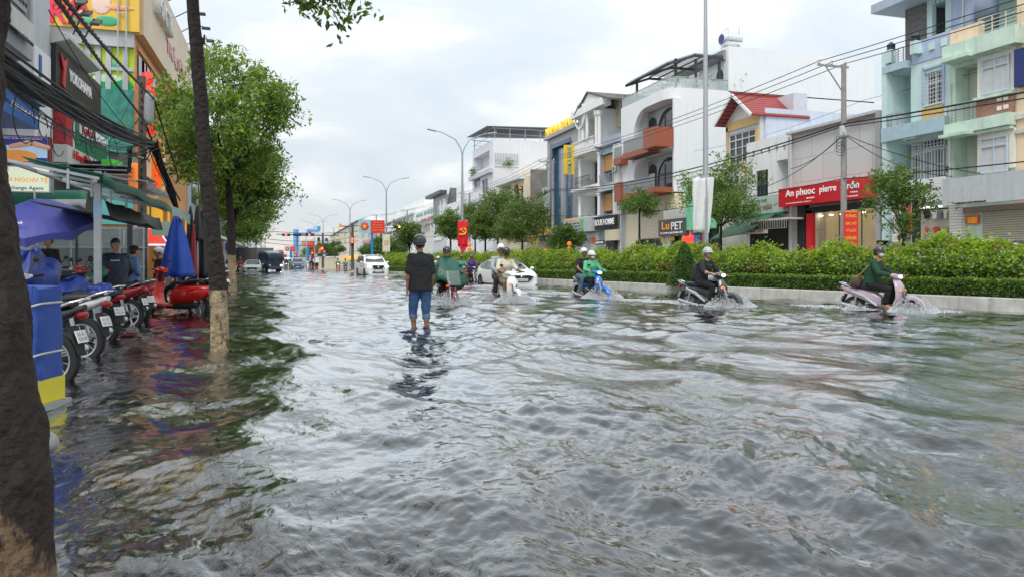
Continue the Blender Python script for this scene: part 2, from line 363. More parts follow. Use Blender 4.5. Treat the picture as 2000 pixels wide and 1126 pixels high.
# ================================================= median
KB=[(18.2,-2.0)]+[G(*p) for p in((2000,608),(1460,579),(1225,565.5),(1085,557),(795,538.5),(690,533))]
def along(pts,step):
    out=[]; 
    for (x0,y0),(x1,y1) in zip(pts[:-1],pts[1:]):
        n=max(1,int(math.hypot(x1-x0,y1-y0)/step))
        for k in range(n): t=k/n; out.append((x0+(x1-x0)*t,y0+(y1-y0)*t))
    out.append(pts[-1]); return out
KP=along(KB,1.2)
# smooth
for _ in range(6): KP=[KP[0]]+[((a[0]+2*b_[0]+c[0])/4,(a[1]+2*b_[1]+c[1])/4) for a,b_,c in zip(KP[:-2],KP[1:-1],KP[2:])]+[KP[-1]]
def offs(w):
    out=[]
    for i,p in enumerate(KP):
        a=KP[max(i-1,0)]; c=KP[min(i+1,len(KP)-1)]; d=Vector((c[0]-a[0],c[1]-a[1])).normalized(); out.append((p[0]+d.y*w,p[1]-d.x*w))
    return out
MW=lambda y: 3.4
kerbm=mat('kerb_concrete',(.46,.45,.42),.75,var=.3,scale=3,streak=.75,bump=.25)
b=MB(); a0,a1,a2,a3=offs(-.03),offs(0.02),offs(.16),offs(.16)
b.loft([[(p[0],p[1],-.3),(q[0],q[1],.26),(q[0]+.02,q[1],.285),(r_[0],r_[1],.285),(r_[0],r_[1],-.3)] for p,q,r_ in zip(a0,a1,a2)])
b2=offs(3.3); b3=offs(3.45)
b.loft([[(p[0],p[1],-.3),(p[0],p[1],.285),(q[0],q[1],.285),(q[0],q[1],-.3)] for p,q in zip(b2,b3)])
tag(b.build('median_kerb',kerbm),kind='structure')
b=MB(); 
b.loft([[(p[0],p[1],.20),(q[0],q[1],.20)] for p,q in zip(a2,b2)],cap=False,close=False)
tag(b.build('median_soil',mat('wet_soil',(.05,.04,.03),.9,var=.3)),kind='structure')
def leafmat(name,c,tr=.35):
    if name in MATS: return MATS[name]
    m=bpy.data.materials.new(name); m.use_nodes=True; t=m.node_tree; b=t.nodes['Principled BSDF']; n=t.nodes.new; l=t.links.new
    oi=n('ShaderNodeTexCoord'); no=n('ShaderNodeTexNoise'); no.inputs['Scale'].default_value=1.7; l(oi.outputs['Object'],no.inputs['Vector'])
    mr=n('ShaderNodeMapRange'); l(no.outputs[0],mr.inputs[0]); mr.inputs[1].default_value=.3; mr.inputs[2].default_value=.7; mr.inputs[3].default_value=.75; mr.inputs[4].default_value=1.25
    v=n('ShaderNodeVectorMath'); v.operation='SCALE'; v.inputs[0].default_value=c; l(mr.outputs[0],v.inputs['Scale']); l(v.outputs[0],b.inputs['Base Color'])
    b.inputs['Roughness'].default_value=.42
    tb=n('ShaderNodeBsdfTranslucent'); v2=n('ShaderNodeVectorMath'); v2.operation='MULTIPLY'; l(v.outputs[0],v2.inputs[0]); v2.inputs[1].default_value=(1.5,1.5,.5); l(v2.outputs[0],tb.inputs[0])
    mi=n('ShaderNodeMixShader'); mi.inputs[0].default_value=tr; l(b.outputs[0],mi.inputs[1]); l(tb.outputs[0],mi.inputs[2]); l(mi.outputs[0],t.nodes['Material Output'].inputs[0])
    MATS[name]=m; return m
LF=[leafmat('leaf_mid',(.10,.18,.035)),leafmat('leaf_dark',(.05,.12,.03)),leafmat('leaf_light',(.23,.33,.06),.4),leafmat('leaf_olive',(.17,.21,.045))]
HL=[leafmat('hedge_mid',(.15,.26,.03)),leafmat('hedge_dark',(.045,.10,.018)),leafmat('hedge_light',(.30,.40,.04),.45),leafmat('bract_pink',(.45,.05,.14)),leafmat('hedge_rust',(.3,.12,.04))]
def leaves(C,size,aspect=.45,droop=.4,seed=0,nrm=None,flat=.0):
    """C (n,3) centres -> (n,4,3) pointed leaf quads"""
    g=np.random.default_rng(seed); n=len(C)
    d=g.normal(size=(n,3)); d[:,2]=d[:,2]*.6-droop; d/=np.linalg.norm(d,axis=1)[:,None]
    u=g.normal(size=(n,3)); s_=np.cross(d,u); s_/=np.linalg.norm(s_,axis=1)[:,None]+1e-9
    L_=(size*(.65+.7*g.random(n)))[:,None]; w=L_*aspect*.5
    nn=np.cross(d,s_)
    return np.stack([C-d*L_*.5, C+s_*w+nn*w*.25, C+d*L_*.5, C-s_*w+nn*w*.25],1)
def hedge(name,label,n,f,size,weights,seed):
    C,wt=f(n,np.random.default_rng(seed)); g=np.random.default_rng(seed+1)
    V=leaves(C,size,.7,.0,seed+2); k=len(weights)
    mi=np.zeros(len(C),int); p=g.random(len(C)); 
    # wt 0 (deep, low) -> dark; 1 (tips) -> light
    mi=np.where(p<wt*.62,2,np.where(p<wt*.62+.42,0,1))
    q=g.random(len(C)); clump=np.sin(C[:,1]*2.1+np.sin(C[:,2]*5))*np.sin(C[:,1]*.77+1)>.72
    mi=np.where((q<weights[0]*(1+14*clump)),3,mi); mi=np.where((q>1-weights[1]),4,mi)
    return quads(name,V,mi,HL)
c_mid=np.array(offs(0.0)); seg=np.r_[0,np.cumsum(np.hypot(*(c_mid[1:]-c_mid[:-1]).T))]; TOT=seg[-1]
nrmv=np.array(offs(1.0))-c_mid
def along_k(s,w):
    x=np.interp(s,seg,c_mid[:,0]); y=np.interp(s,seg,c_mid[:,1]); nx=np.interp(s,seg,nrmv[:,0]); ny=np.interp(s,seg,nrmv[:,1]); return x+nx*w,y+ny*w
def big(n,g):
    s=TOT*(g.random(n)**1.35)*.99     # denser near
    a=g.random(n)*2*PI*.62-.25         # arc over the front, top, and back
    w0=1.95; 
    hh=1.02+.13*np.sin(s*1.9)+.10*np.sin(s*4.3+1)+.07*np.sin(s*9.1)+.05*np.sin(s*17)+.09*np.sin(s*.5)
    rr=1-np.abs(g.normal(0,.06,n)); 
    tip=g.random(n)<.10; rr=np.where(tip,1+.16*g.random(n)**1.6+.10*np.maximum(0,np.sin(s*23)*np.sin(s*7.3)),rr)
    bul=1+.10*np.sin(s*3.1+3*np.cos(a))+.07*np.sin(s*7.7+a*5)
    w=w0-np.cos(a)*1.13*rr*bul; z=.36+np.abs(np.sin(a))*hh*rr*1.12*(1+.1*(bul-1)); z=np.where(a<0,.36+a*.3,z)
    low=g.random(n)<.18; z=np.where(low,.28+g.random(n)*.75,z); w=np.where(low,w0-1.05*(rr*bul)+g.random(n)*.1,w)
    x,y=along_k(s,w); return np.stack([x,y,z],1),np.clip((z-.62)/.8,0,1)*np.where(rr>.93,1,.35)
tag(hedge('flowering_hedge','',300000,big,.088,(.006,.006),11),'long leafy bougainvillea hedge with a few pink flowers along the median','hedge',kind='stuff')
def low(n,g):
    s=TOT*(g.random(n)**1.5)*.99; side=g.random(n); j=g.normal(0,.018,n)
    w=np.where(side<.5,.24+j,.24+.55*g.random(n)); z=np.where(side<.5,.24+.42*g.random(n),.66+j+.015*np.sin(s*6))
    x,y=along_k(s,w); return np.stack([x,y,z],1),np.where(side<.5,.0,.35)
tag(hedge('clipped_hedge','',130000,low,.05,(0,0),21),'low dark clipped box edging between the kerb and the flowering hedge','hedge',kind='stuff')
# solid cores, the shade inside put into their colour; hedges not see-through
b=MB(); rings=[]
for s_ in np.arange(0,TOT,.8):
    r_=[]
    for w,z in((1.05,.2),(1.1,.8),(1.4,1.08),(1.95,1.18),(2.5,1.05),(2.8,.8),(2.85,.2)):
        x,y=along_k(s_,w); r_.append((float(x),float(y),z))
    rings.append(r_)
b.loft(rings); tag(b.build('hedge_core',leafmat('hedge_inside',(.02,.04,.012),.05)),'dark inner branches inside the long flowering median hedge','hedge',kind='stuff')
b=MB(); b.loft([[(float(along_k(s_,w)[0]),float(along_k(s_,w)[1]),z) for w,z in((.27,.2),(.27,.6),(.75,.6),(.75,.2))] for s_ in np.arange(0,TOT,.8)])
tag(b.build('hedge_core',MATS['hedge_inside']),'dark inner branches inside the low clipped edging','hedge',kind='stuff')
# conical topiary
def cone_bush(px,d,H,rb,label):
    p=P(px,510,d); t=thing('cone_shrub',label,'shrub',(p.x,p.y,.25))
    g=np.random.default_rng(5); n=9000; z=H*(1-np.sqrt(g.random(n))); a=g.random(n)*2*PI; r_=rb*(1-z/H)**.8*(1-np.abs(g.normal(0,.06,n)))*(1+.06*np.sin(a*5+z*9))
    C=np.stack([r_*np.cos(a),r_*np.sin(a),z],1); V=leaves(C,.07,.7,0,6); quads('foliage',V,(g.random(n)<.45).astype(int),[LF[0],LF[1]],t)
    b=MB(); b.lathe([(rb*.85,0),(rb*.6,H*.4),(rb*.25,H*.8),(0.01,H*.95)],n=14); b.build('dark_core',MATS['hedge_inside'],t)  # solid core, its dark colour stands for the shade inside the shrub
    b=MB(); b.tube([(0,0,-.3),(0,0,.6)],.04); b.build('stem',mat('bark',(.07,.055,.045),.9,var=.4,scale=9,bump=.8,bscale=22),t)
cone_bush(1337,26.0,1.55,.62,'dark green cone of clipped shrub beside the lamp post with the white banner')
# ================================================= the row of houses across the street
class Bl:
    def __init__(s,name,label,X,pl,pr,top,depth=12,t=.9,wall=None,holes=(),core=None,cat='building',zb=0,toppx=None,side=None,group=None):
        s.X=X; s.y0=Yo(pr,X); s.y1=Yo(pl,X)
        if X<0: s.y0,s.y1=min(s.y0,s.y1),max(s.y0,s.y1)
        s.sg=1 if X>0 else -1
        pc=toppx if toppx else (pl+pr)/2; s.z=Zx(pc,top,X) if top is not None else 6
        s.t=thing(name,label,cat,(X,(s.y0+s.y1)/2,zb),0,group); s.T=Matrix.Translation((-X,-(s.y0+s.y1)/2,-zb)); s.zb=zb
        wall=wall or M['white']; s.wall=wall; s.tk=t
        b=s.mb(); 
        b.box(X+s.sg*t,X+s.sg*depth,s.y0,s.y1,zb-.3,s.z)
        hs=[s.rect(*h[:4]) for h in holes]
        s.grid(b,X,X+s.sg*t,s.y0,s.y1,zb-.3,s.z,hs)
        b.build('wall',wall,s.t)
        for h,r in zip(holes,hs):
            if len(h)>4 and h[4]=='w': s.win(r,*(h[5:]))
    def mb(s): b=MB(); b.M=s.T.copy(); return b
    def rect(s,a,c,pt,pb,X=None):
        X=X or s.X; pc=(a+c)/2; y=sorted((Yo(a,X),Yo(c,X))); return (y[0],y[1],Zx(pc,pb,X),Zx(pc,pt,X))
    def grid(s,b,xa,xb,y0,y1,z0,z1,hs):
        ys=sorted({y0,y1}|{min(max(q,y0),y1) for h in hs for q in h[:2]}); zs=sorted({z0,z1}|{min(max(q,z0),z1) for h in hs for q in h[2:4]})
        for i in range(len(ys)-1):
            run=None
            for j in range(len(zs)-1):
                yc=(ys[i]+ys[i+1])/2; zc=(zs[j]+zs[j+1])/2
                solid=not any(h[0]<yc<h[1] and h[2]<zc<h[3] for h in hs)
                if solid: run=(run[0] if run else zs[j],zs[j+1])
                if (not solid or j==len(zs)-2) and run:
                    b.box(xa,xb,ys[i],ys[i+1],run[0],run[1]); run=None
    def fb(s,name,m,rects,o0=0,o1=.06,parent=None,bevel=0,X=None):     # slabs on the facade: rects in photo pixels, standing o0..o1 proud
        X=X or s.X
        for r in rects:
            b=s.mb(); q=s.rect(*r[:4],X=X); a0,a1=(r[4],r[5]) if len(r)>5 else (o0,o1)
            b.box(X-s.sg*a1,X-s.sg*a0,q[0],q[1],q[2],q[3]); o=b.build(name,m,parent or s.t,bevel=bevel)
        return o
    def win(s,r,nx=2,nz=1,fm=None,pm=None,grille=0,fw=.06,rec=.16,X=None,sill=True,top=0,curt=0):
        fm=fm or M['frame']; pm=pm or M['glass']; X=X or s.X; g=s.sg; y0,y1,z0,z1=r; b=s.mb()
        xa,xb=X+g*(rec-.05),X+g*(rec+.03)
        b.box(xa,xb,y0,y0+fw,z0,z1); b.box(xa,xb,y1-fw,y1,z0,z1); b.box(xa,xb,y0+fw,y1-fw,z0,z0+fw); b.box(xa,xb,y0+fw,y1-fw,z1-fw,z1)
        ztop=z1-fw
        if top: ztop=z0+(z1-z0)*(1-top); b.box(xa,xb,y0+fw,y1-fw,ztop-fw*.5,ztop+fw*.5)
        for k in range(1,nx): y=y0+(y1-y0)*k/nx; b.box(xa+g*.004,xb-g*.004,y-fw*.4,y+fw*.4,z0+fw,z1-fw)
        for k in range(1,nz): z=z0+(ztop-z0)*k/nz; b.box(xa+g*.008,xb-g*.008,y0+fw,y1-fw,z-fw*.3,z+fw*.3)
        f=b.build('window',fm,s.t)
        b=s.mb(); b.box(X+g*(rec+.03),X+g*(rec+.05),y0+.01,y1-.01,z0+.01,z1-.01); b.build('pane',pm,f)
        if curt:
            b=s.mb(); b.box(X+g*(rec+.02),X+g*(rec+.028),y0+fw,y0+fw+(y1-y0)*curt,z0+fw,z1-fw); b.build('curtain',mat('curtain',(.55,.56,.55),.8,var=.1),f)
        if grille:
            b=s.mb(); n=int((y1-y0)/.16)
            for k in range(1,n): y=y0+(y1-y0)*k/n; b.box(X+g*.03,X+g*.045,y-.008,y+.008,z0,z1)
            n2=int((z1-z0)/.22)
            for k in range(1,n2+1): z=z0+(z1-z0)*k/(n2+1); b.box(X+g*.026,X+g*.049,y0,y1,z-.012,z+.012)
            b.build('grille',M['frame'] if grille==1 else M['dframe'],f)
        if sill:
            b=s.mb(); b.box(X-g*.1,X+g*.1,y0-.06,y1+.06,z0-.07,z0-.002); b.build('sill',s.wall,f)
        return f
    def rail(s,r,X=None,m=None,kind='v',n=None,parent=None,name='railing',hz=None):
        X=X or s.X-s.sg*.05; y0,y1,z0,z1=r; b=s.mb(); m=m or M['steel']
        b.box(X-.03,X+.03,y0,y1,z1-.05,z1)
        if kind=='v':
            n=n or int((y1-y0)/.13)
            for k in range(n+1): y=y0+(y1-y0-.02)*k/n; b.box(X-.01,X+.01,y,y+.02,z0,z1-.05)
            b.box(X-.02,X+.02,y0,y1,z0+.04,z0+.08)
        elif kind=='h':
            for k in range(4): y=y0+(y1-y0-.05)*k/3; b.box(X-.026,X+.026,y,y+.05,z0,z1-.05)
            for k in range(5): z=z0+(z1-z0)*(k+.5)/6; b.box(X-.014,X+.014,y0,y1,z,z+.03)
        elif kind=='scroll':
            n=n or int((y1-y0)/.2)
            for k in range(n+1): y=y0+(y1-y0-.02)*k/n; b.box(X-.01,X+.01,y,y+.02,z0,z1-.05)
            for k in range(n): 
                yc=y0+(y1-y0)*(k+.5)/n; zc=(z0+z1)/2; rr=min(.09,(z1-z0)*.2)
                b.tube([(X,yc+rr*math.cos(a),zc+rr*1.6*math.sin(a)) for a in np.linspace(0,2*PI,9)],.01,4)
            b.box(X-.02,X+.02,y0,y1,z0+.02,z0+.06)
        elif kind=='b':     # balusters
            n=n or int((y1-y0)/.24); b=s.mb(); b.box(X-.1,X+.1,y0,y1,z1-.1,z1); b.box(X-.1,X+.1,y0,y1,z0,z0+.1)
            for k in range(n): 
                y=y0+(y1-y0)*(k+.5)/n; h=z1-z0-.2; b.lathe([(.035,z0+.1),(.07,z0+.1+h*.3),(.03,z0+.1+h*.6),(.05,z1-.1)],(X,y,0),n=6)
        return b.build(name,m,parent or s.t)
    def txt(s,st,px,py,wpx,hpx,m,out=.05,X=None,bold=.0,parent=None,name='lettering',ext=.012,one=True):
        X=X or s.X; y=Yo(px,X); d=X/ray(px)[0]; wy=abs(Yo(px-wpx/2,X)-Yo(px+wpx/2,X)); 
        mx=(onR if s.sg>0 else onL)(X-s.sg*out,y,Zx(px,py,X)); mx=s.T@mx
        return text(st,1,m,mx,parent or s.t,name,ext/1,bold,fit=wy,fith=hpx*d/FPX)
def plants(parent,T,pts,n=60,size=.12,r=.35,seed=0,name='plants',mats=None):
    g=np.random.default_rng(seed); C=[]
    for p in pts: C.append(np.array(p)+g.normal(0,1,(n,3))*np.array([r*.6,r,r*.6]))
    C=np.concatenate(C); C=C+np.array(T.to_translation()); V=leaves(C,size,.5,.1,seed)
    return quads(name,V,g.integers(0,2,len(C)),mats or [LF[0],LF[1]],parent)
yb=mat('yellow_stone',(.62,.42,.16),.75,var=.25,scale=6,bump=.3)
# ---- R0 peach house at the edge of the frame
teal=mat('teal_paint',(.56,.72,.71),.7,var=.1,scale=1.2,streak=.35)
pea=mat('peach_paint',(.82,.64,.45),.7,var=.08,streak=.3)
s=Bl('town_house','peach town house cut by the right edge of the photo, with a navy blue sign','32' and 32.0,1986,2240,-60,wall=pea,holes=[(2040,2120,120,190,'w',2,1),(2040,2120,270,345,'w',2,1)],toppx=1990)
s.fb('sign_board',mat('navy_sign',(.012,.03,.16),.4,var=.1),[(1990,2110,82,158)],.02,.3)
s.fb('ledge',M['offw'],[(1986,2240,200,210),(1986,2240,232,240)],0,.12)
# ---- R1 green and cream house
mint=mat('mint_paint',(.58,.73,.62),.7,var=.22,scale=1.2,streak=.4)
s=Bl('town_house','narrow cream and mint green house with a brown brick panel between its barred windows',32.0,1856.5,1985.5,80,wall=mint,toppx=1920,
  holes=[(1866,1911,128,240),(1861,1909,262,352)],t=1.3)
R1=s
cr2=mat('cream_wall',(.8,.76,.67),.7,var=.06,streak=.25)
s.fb('cream_panel',cr2,[(1912,1984,100,190),(1912,1984,256,332)],.0,.1)
b=s.mb(); r=s.rect(1866,1911,128,240); b.box(32.9,33.32,r[0]+.02,r[1]-.02,r[2]-.0,r[3]-.02); r=s.rect(1861,1909,262,352); b.box(32.9,33.32,r[0]+.02,r[1]-.02,r[2],r[3]-.02); b.build('balcony_wall',M['offw'],s.t)
for q in((1923,1977,112,182),(1921,1974,268,338)):
    r=s.rect(*q); 
    s.win(r,2,1,mat('blue_white_frame',(.5,.58,.66),.5,var=.05),mat('curtained_glass',(.3,.34,.37),.15,var=.35,scale=2,spec=.6),1,.07,-.17,curt=.93,top=.25)
s.fb('window_hood',mint,[(1911,1982,98,104),(1911,1984,252,258),(1911,1984,185,191),(1911,1984,342,348)],.1,.35)
s.fb('brick_panel',brickmat('brown_brick',(.22,.07,.05),(.34,.14,.1),(.5,.42,.35),5),[(1911.5,1984,191,232)],.02,.16)
s.fb('opening',cr2,[(1953,1962,190,198),(1966,1975,188,196),(1953,1962,208,216),(1966,1975,205,213)],.1,.2)
s.fb('floor_band',mint,[(1858,1985.5,233,256)],.0,.5)
s.fb('floor_band',mint,[(1858,2002,72,106)],.0,.6)
s.fb('canopy_slab',mint,[(1864,1918,112,119),(1860,1915,262,268)],.0,.9)
s.rail(s.rect(1862,1911,203,238),X=31.6,kind='h'); 
r=s.rect(1921,2003,30,66); s.rail((r[0],r[1],s.z,s.z+1.0),X=31.7,kind='h',m=mat('cream_metal',(.6,.56,.45),.5))
b=s.mb(); r=s.rect(1858,1920,40,90); b.box(31.9,32.1,r[0],r[1],s.z-.02,s.z+.95); b.build('parapet',pea,s.t)
# set-back top storey with a corrugated roof
b=s.mb(); b.box(35.2,44,s.y0,s.y1,s.z,s.z+3.6); b.build('top_storey',mat('pale_teal',(.5,.68,.64),.7,var=.1,streak=.4),s.t)
b=s.mb(); b.box(32.4,44.5,s.y0-.3,s.y1,s.z+3.0,s.z+3.12)
for k in range(6): y=s.y0+(s.y1-s.y0)*k/5; b.bar((32.5,y,s.z+2.7),(36,y,s.z+2.98),.05)
for y in(s.y0+.2,s.y1-.3): b.box(32.5,32.58,y,y+.08,s.z,s.z+2.98)
b.build('roof_sheet',M['steel'],s.t)
X=30.9
s.fb('sign_board',M['lgrey'],[(1851.5,2075,338,394)],0,.35,X=X+.35)
s.txt('CHUYÊN MAY ÁO DÀI VÀ THỜI TRANG NỮ',1895,395,60,4,M['btxt'],.02,X=X,bold=0)
s.fb('roller_shutter',band('beige_shutter',(.42,.38,.3),(.2,.18,.14),2,9,.2),[(1922,2070,410,480)],.02,.1)
s.fb('notice',mat('orange_notice',(.7,.13,.02),.5,var=.1),[(1892,1915,421,438)],.05,.12)
for i,py in enumerate((426,430,434)): s.txt('CHO THUÊ NHÀ',1903.5,py,18,2.4,M['yell'],.15)
s.fb('shop_lintel',mat('brown_lintel',(.25,.2,.17),.7),[(1888,2070,399,410)],.02,.25)
# ---- R2 blue green house with the clothes shop
s=Bl('town_house','tall blue-green house with small square openings, grey stone tower and a clothes shop below',32.0,1734,1856,116,wall=teal,toppx=1800,t=1.5,
  holes=[(1742,1779,142,250),(1741,1852,272,352),(1806,1842,140,203,'w',2,1,M['frame'],M['glass'],1,.07,.2,None,True,.3)])
per=mat('periwinkle_paint',(.42,.5,.66),.7,var=.15,scale=1,streak=.35)
s.fb('yellow_panel',yb,[(1802,1843,209,240)],.0,.08)
s.fb('gable_trim',per,[(1805,1843,129,133),(1802,1806,132,204),(1842,1846,126,204)],.0,.08)
s.fb('floor_band',mat('blue_band',(.40,.55,.62),.7,var=.12,streak=.4),[(1734.5,1855,240,268)],.0,.5)
s.fb('floor_band',MATS['blue_band'],[(1736,1780,126,140)],.0,.45)
s.fb('pier',teal,[(1734,1742,105,470)],.0,.42)
b=s.mb()
for q in((1751,1758,160,173),(1751,1758,184,197),(1751,1758,208,221)): r=s.rect(*q,X=33.3); b.box(33.3,33.55,*r)
b.build('opening',cr2,s.t)
s.rail(s.rect(1739,1777,222,250),X=31.62,kind='h'); s.rail(s.rect(1744,1777,98,128),X=31.6,kind='h')
b=s.mb(); r=s.rect(1782,1858,72,116); b.box(31.96,32.2,r[0],r[1],r[2]-.0,r[3]); b.build('parapet',per,s.t)
s.fb('opening',MATS['teal_paint'],[(1792,1803,92,106),(1817,1827,84,98),(1841,1851,76,90)],.04,.12)
for px,py in((1739,86),(1787,68)):
    z=Zx(px,py,31.7); y=Yo(px,31.7); b=s.mb(); b.box(31.55,31.95,y-.18,y+.18,Zx(px,py+38,31.7),z-.35); po=b.build('post',teal,s.t)
    b=s.mb(); b.box(31.6,31.9,y-.14,y+.14,z-.33,z-.1); b.lathe([(.3,z-.1),(.02,z+.12)],(31.75,y,0),n=4); b.build('lantern',M['dframe'],po)
stone=mat('grey_slate_stone',(.17,.16,.16),.8,var=.45,scale=5,bump=1.2,bscale=9)
yA,yB=Yo(1810,34),Yo(1768,34); zt=Zx(1790,12,34)
b=s.mb(); b.box(34,40,yA,yB,s.z-.2,zt); b.build('stone_tower',stone,s.t)
b=s.mb(); b.box(32.6,42,Yo(1900,34)-.5,yB+1.1,zt,zt+.5); b.build('roof_slab',mat('bluegrey_paint',(.40,.46,.55),.7,var=.08,streak=.3),s.t)
b=s.mb(); y2=Yo(1857,34); 
b.box(34,42,Yo(1902,34),y2,s.z-.2,zt); b.build('top_storey',MATS['periwinkle_paint'],s.t)
b=s.mb(); b.box(34.01,34.3,y2,y2+.35,s.z,zt); b.box(34.01,34.3,yA-.35,yA-.002,s.z,zt); b.box(36.5,36.8,(y2+yA)/2,(y2+yA)/2+.4,s.z,zt)
for k in range(6): b.box(34,40,y2+(yA-y2)*k/6+.01,y2+(yA-y2)*k/6+.13,zt-.3,zt-.01)
b.build('pergola_frame',teal,s.t)
s.fb('shadowed_wall',mat('pale_teal2',(.5,.68,.66),.7,var=.1,streak=.3),[(1745,1782,276,352)],-1.49,-1.4)
r=s.rect(1783,1850,272,350,X=32.9); b=s.mb(); b.box(32.9,33.3,r[0]-.1,r[1]+.1,r[2]-.4,r[3]+.1); b.build('door_surround',M['frame'],s.t)
for q in((1785,1802,302,352),(1808,1824,296,352),(1829,1847,290,350),(1785,1802,283,296),(1807,1849,272,288)):
    r=s.rect(*q,X=32.9); s.win(r,3 if q[1]-q[0]<20 else 6,2,M['frame'],M['glass'],0,.05,-.1,X=32.9,sill=False)
b=s.mb()
for k in range(11):
    q=s.rect(1768-(k%3)*4,1846+((k*5)%4)*2,350+k*4.2,353+k*4.2,X=31.6); b.box(31.55,31.62,q[0],q[1],q[2],q[3]+.01)
b.build('slatted_sign',M['white2'],s.t)
s.txt('Bụi...',1812,366,52,20,M['btxt'],.04,X=31.55,bold=.008)
s.fb('sign_beam',M['lgrey'],[(1758,1851,391,406)],.1,.35)
s.txt('Bụi ...',1830,397,34,11,M['btxt'],.38,bold=.008); s.txt('thời trang',1790,400,24,6,M['btxt'],.38)
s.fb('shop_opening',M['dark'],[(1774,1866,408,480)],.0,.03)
s.fb('tile_pier',band('white_brick',(.72,.71,.68),(.3,.3,.29),2,7,.12),[(1752,1772,406,485),(1866,1888,402,485)],.03,.35)
s.fb('strip_light',mat('lit_tube',(.9,.9,.9),.4,var=0,emit=(1,1,.95),es=2.5),[(1807,1850,404.5,406.5)],.3,.4)
s.fb('display_wall',mat('warm_shop_wall',(.42,.38,.3),.7,var=.3,scale=2),[(1800,1864,410,480)],.035,.05)
for i,(a,c_,col) in enumerate(((1808,1822,(.01,.01,.01)),(1824,1838,(.5,.52,.55)),(1836,1846,(.12,.14,.2)),(1848,1856,(.5,.5,.45)),(1811,1818,(.45,.1,.08)),(1828,1840,(.45,.04,.04)),(1845,1858,(.4,.3,.2)))):
    dy=0 if i<4 else 32
    b=s.mb(); q=s.rect(a,c_,411+dy,427+dy); w=q[1]-q[0]
    b.prism([(q[0],q[3]-.08),(q[0]+w*.3,q[3]),(q[1]-w*.3,q[3]),(q[1],q[3]-.08),(q[1]-.05,q[3]-.22),(q[1]-w*.2,q[3]-.15),(q[1]-w*.2,q[2]),(q[0]+w*.2,q[2]),(q[0]+w*.2,q[3]-.15),(q[0]+.05,q[3]-.22)],'x',31.8,31.86)
    o=b.build('hanging_shirt',mat('shirt_cloth_%d'%i,col,.8,var=.1),None); 
    ctr=Vector((31.83,(q[0]+q[1])/2,q[3])); o.data.transform(s.T.inverted()); o.data.transform(Matrix.Translation(-ctr)); o.location=ctr
    tag(o,['black shirt hanging at the left in the lit clothes shop','white shirt hanging second in the lit clothes shop','navy shirt hanging third in the lit clothes shop','cream shirt hanging at the right in the lit clothes shop','maroon top on the lower rack of the clothes shop','bright red top on the lower rack of the clothes shop','tan top on the lower rack of the clothes shop'][i],'shirt','clothes in the shop')
# ---- R3 red fashion shop
panel=brickmat('metal_panel',(.60,.60,.60),(.57,.57,.57),(.2,.2,.2),1,2.05,1.55,.012,rough=.45)
s=Bl('shop_building','grey panelled shop with a long red sign above a warmly lit display window',32.0,1545,1731,240,wall=panel,toppx=1637,t=1.2,
  holes=[(1586,1724,408,520)])
s.fb('frame_edge',M['grey'],[(1722,1731,218,470)],.0,.45)
s.fb('top_frame',M['lgrey'],[(1545,1722,238,243)],.0,.45)
s.fb('frame_edge',M['lgrey'],[(1545,1549,268,370)],.0,.25)
s.fb('sign_board',M['redsign'],[(1543,1726,358,396)],.1,.9)
s.txt('An phuoc',1586,378,58,18,M['wtxt'],.93,bold=.012); s.txt('pierre  cardin',1663,368,78,18,M['wtxt'],.93,bold=.012)
s.txt('VIETNAM',1607,387.5,16,3,M['wtxt'],.93); s.txt('PARIS',1694,376,14,3,M['wtxt'],.93); s.txt('ĐC: 128 NGUYỄN VĂN LINH, P. TÂN AN, TP',1583,396,50,2.6,M['wtxt'],.93); s.txt('ĐT: 0292 388 6789',1690,384,22,2.6,M['wtxt'],.93)
s.fb('dark_lintel',M['black'],[(1568,1728,400,412)],.03,.3)
s.fb('dark_column',M['black'],[(1566,1581,398,500),(1722,1734,395,500)],.04,.35)
s.fb('red_column',M['redsign'],[(1582,1593,412,500)],.02,.3)
warm=mat('lit_beige_interior',(.5,.38,.2),.6,var=.2,scale=.6,emit=(.75,.55,.3),es=.28)
b=s.mb(); r=s.rect(1588,1724,408,520,X=33.15); b.box(33.1,33.19,r[0]+.1,r[1]-.1,r[2],r[3]-.1); b.build('shop_interior',warm,s.t)
b=s.mb(); b.box(32.6,32.9,r[0]+.3,r[1]-.4,.3,1.65); b.build('wood_counter',mat('dark_wood',(.07,.03,.02),.5,var=.2),s.t)
b=s.mb()
for k in range(6): y=r[0]+.8+k*(r[1]-r[0]-1.4)/5; b.ell((32.55,y,r[3]-.35),(.12,.14,.05),8,5)
b.build('downlight',mat('downlight_glow',(1,.95,.8),.3,var=0,emit=(1,.85,.6),es=6),s.t)
b=s.mb(); r=s.rect(1594,1722,412,520); b.box(32.15,32.18,r[0],r[1],r[2],r[3]); b.build('shop_window',mat('clear_shop_glass',(.9,.95,.95),.03,var=0,trans=1.0),s.t)
b=s.mb()
for px in(1636,1680): y=Yo(px,32); b.box(32.1,32.14,y-.03,y+.03,0,r[3])
b.build('window_frame',M['dframe'],s.t)
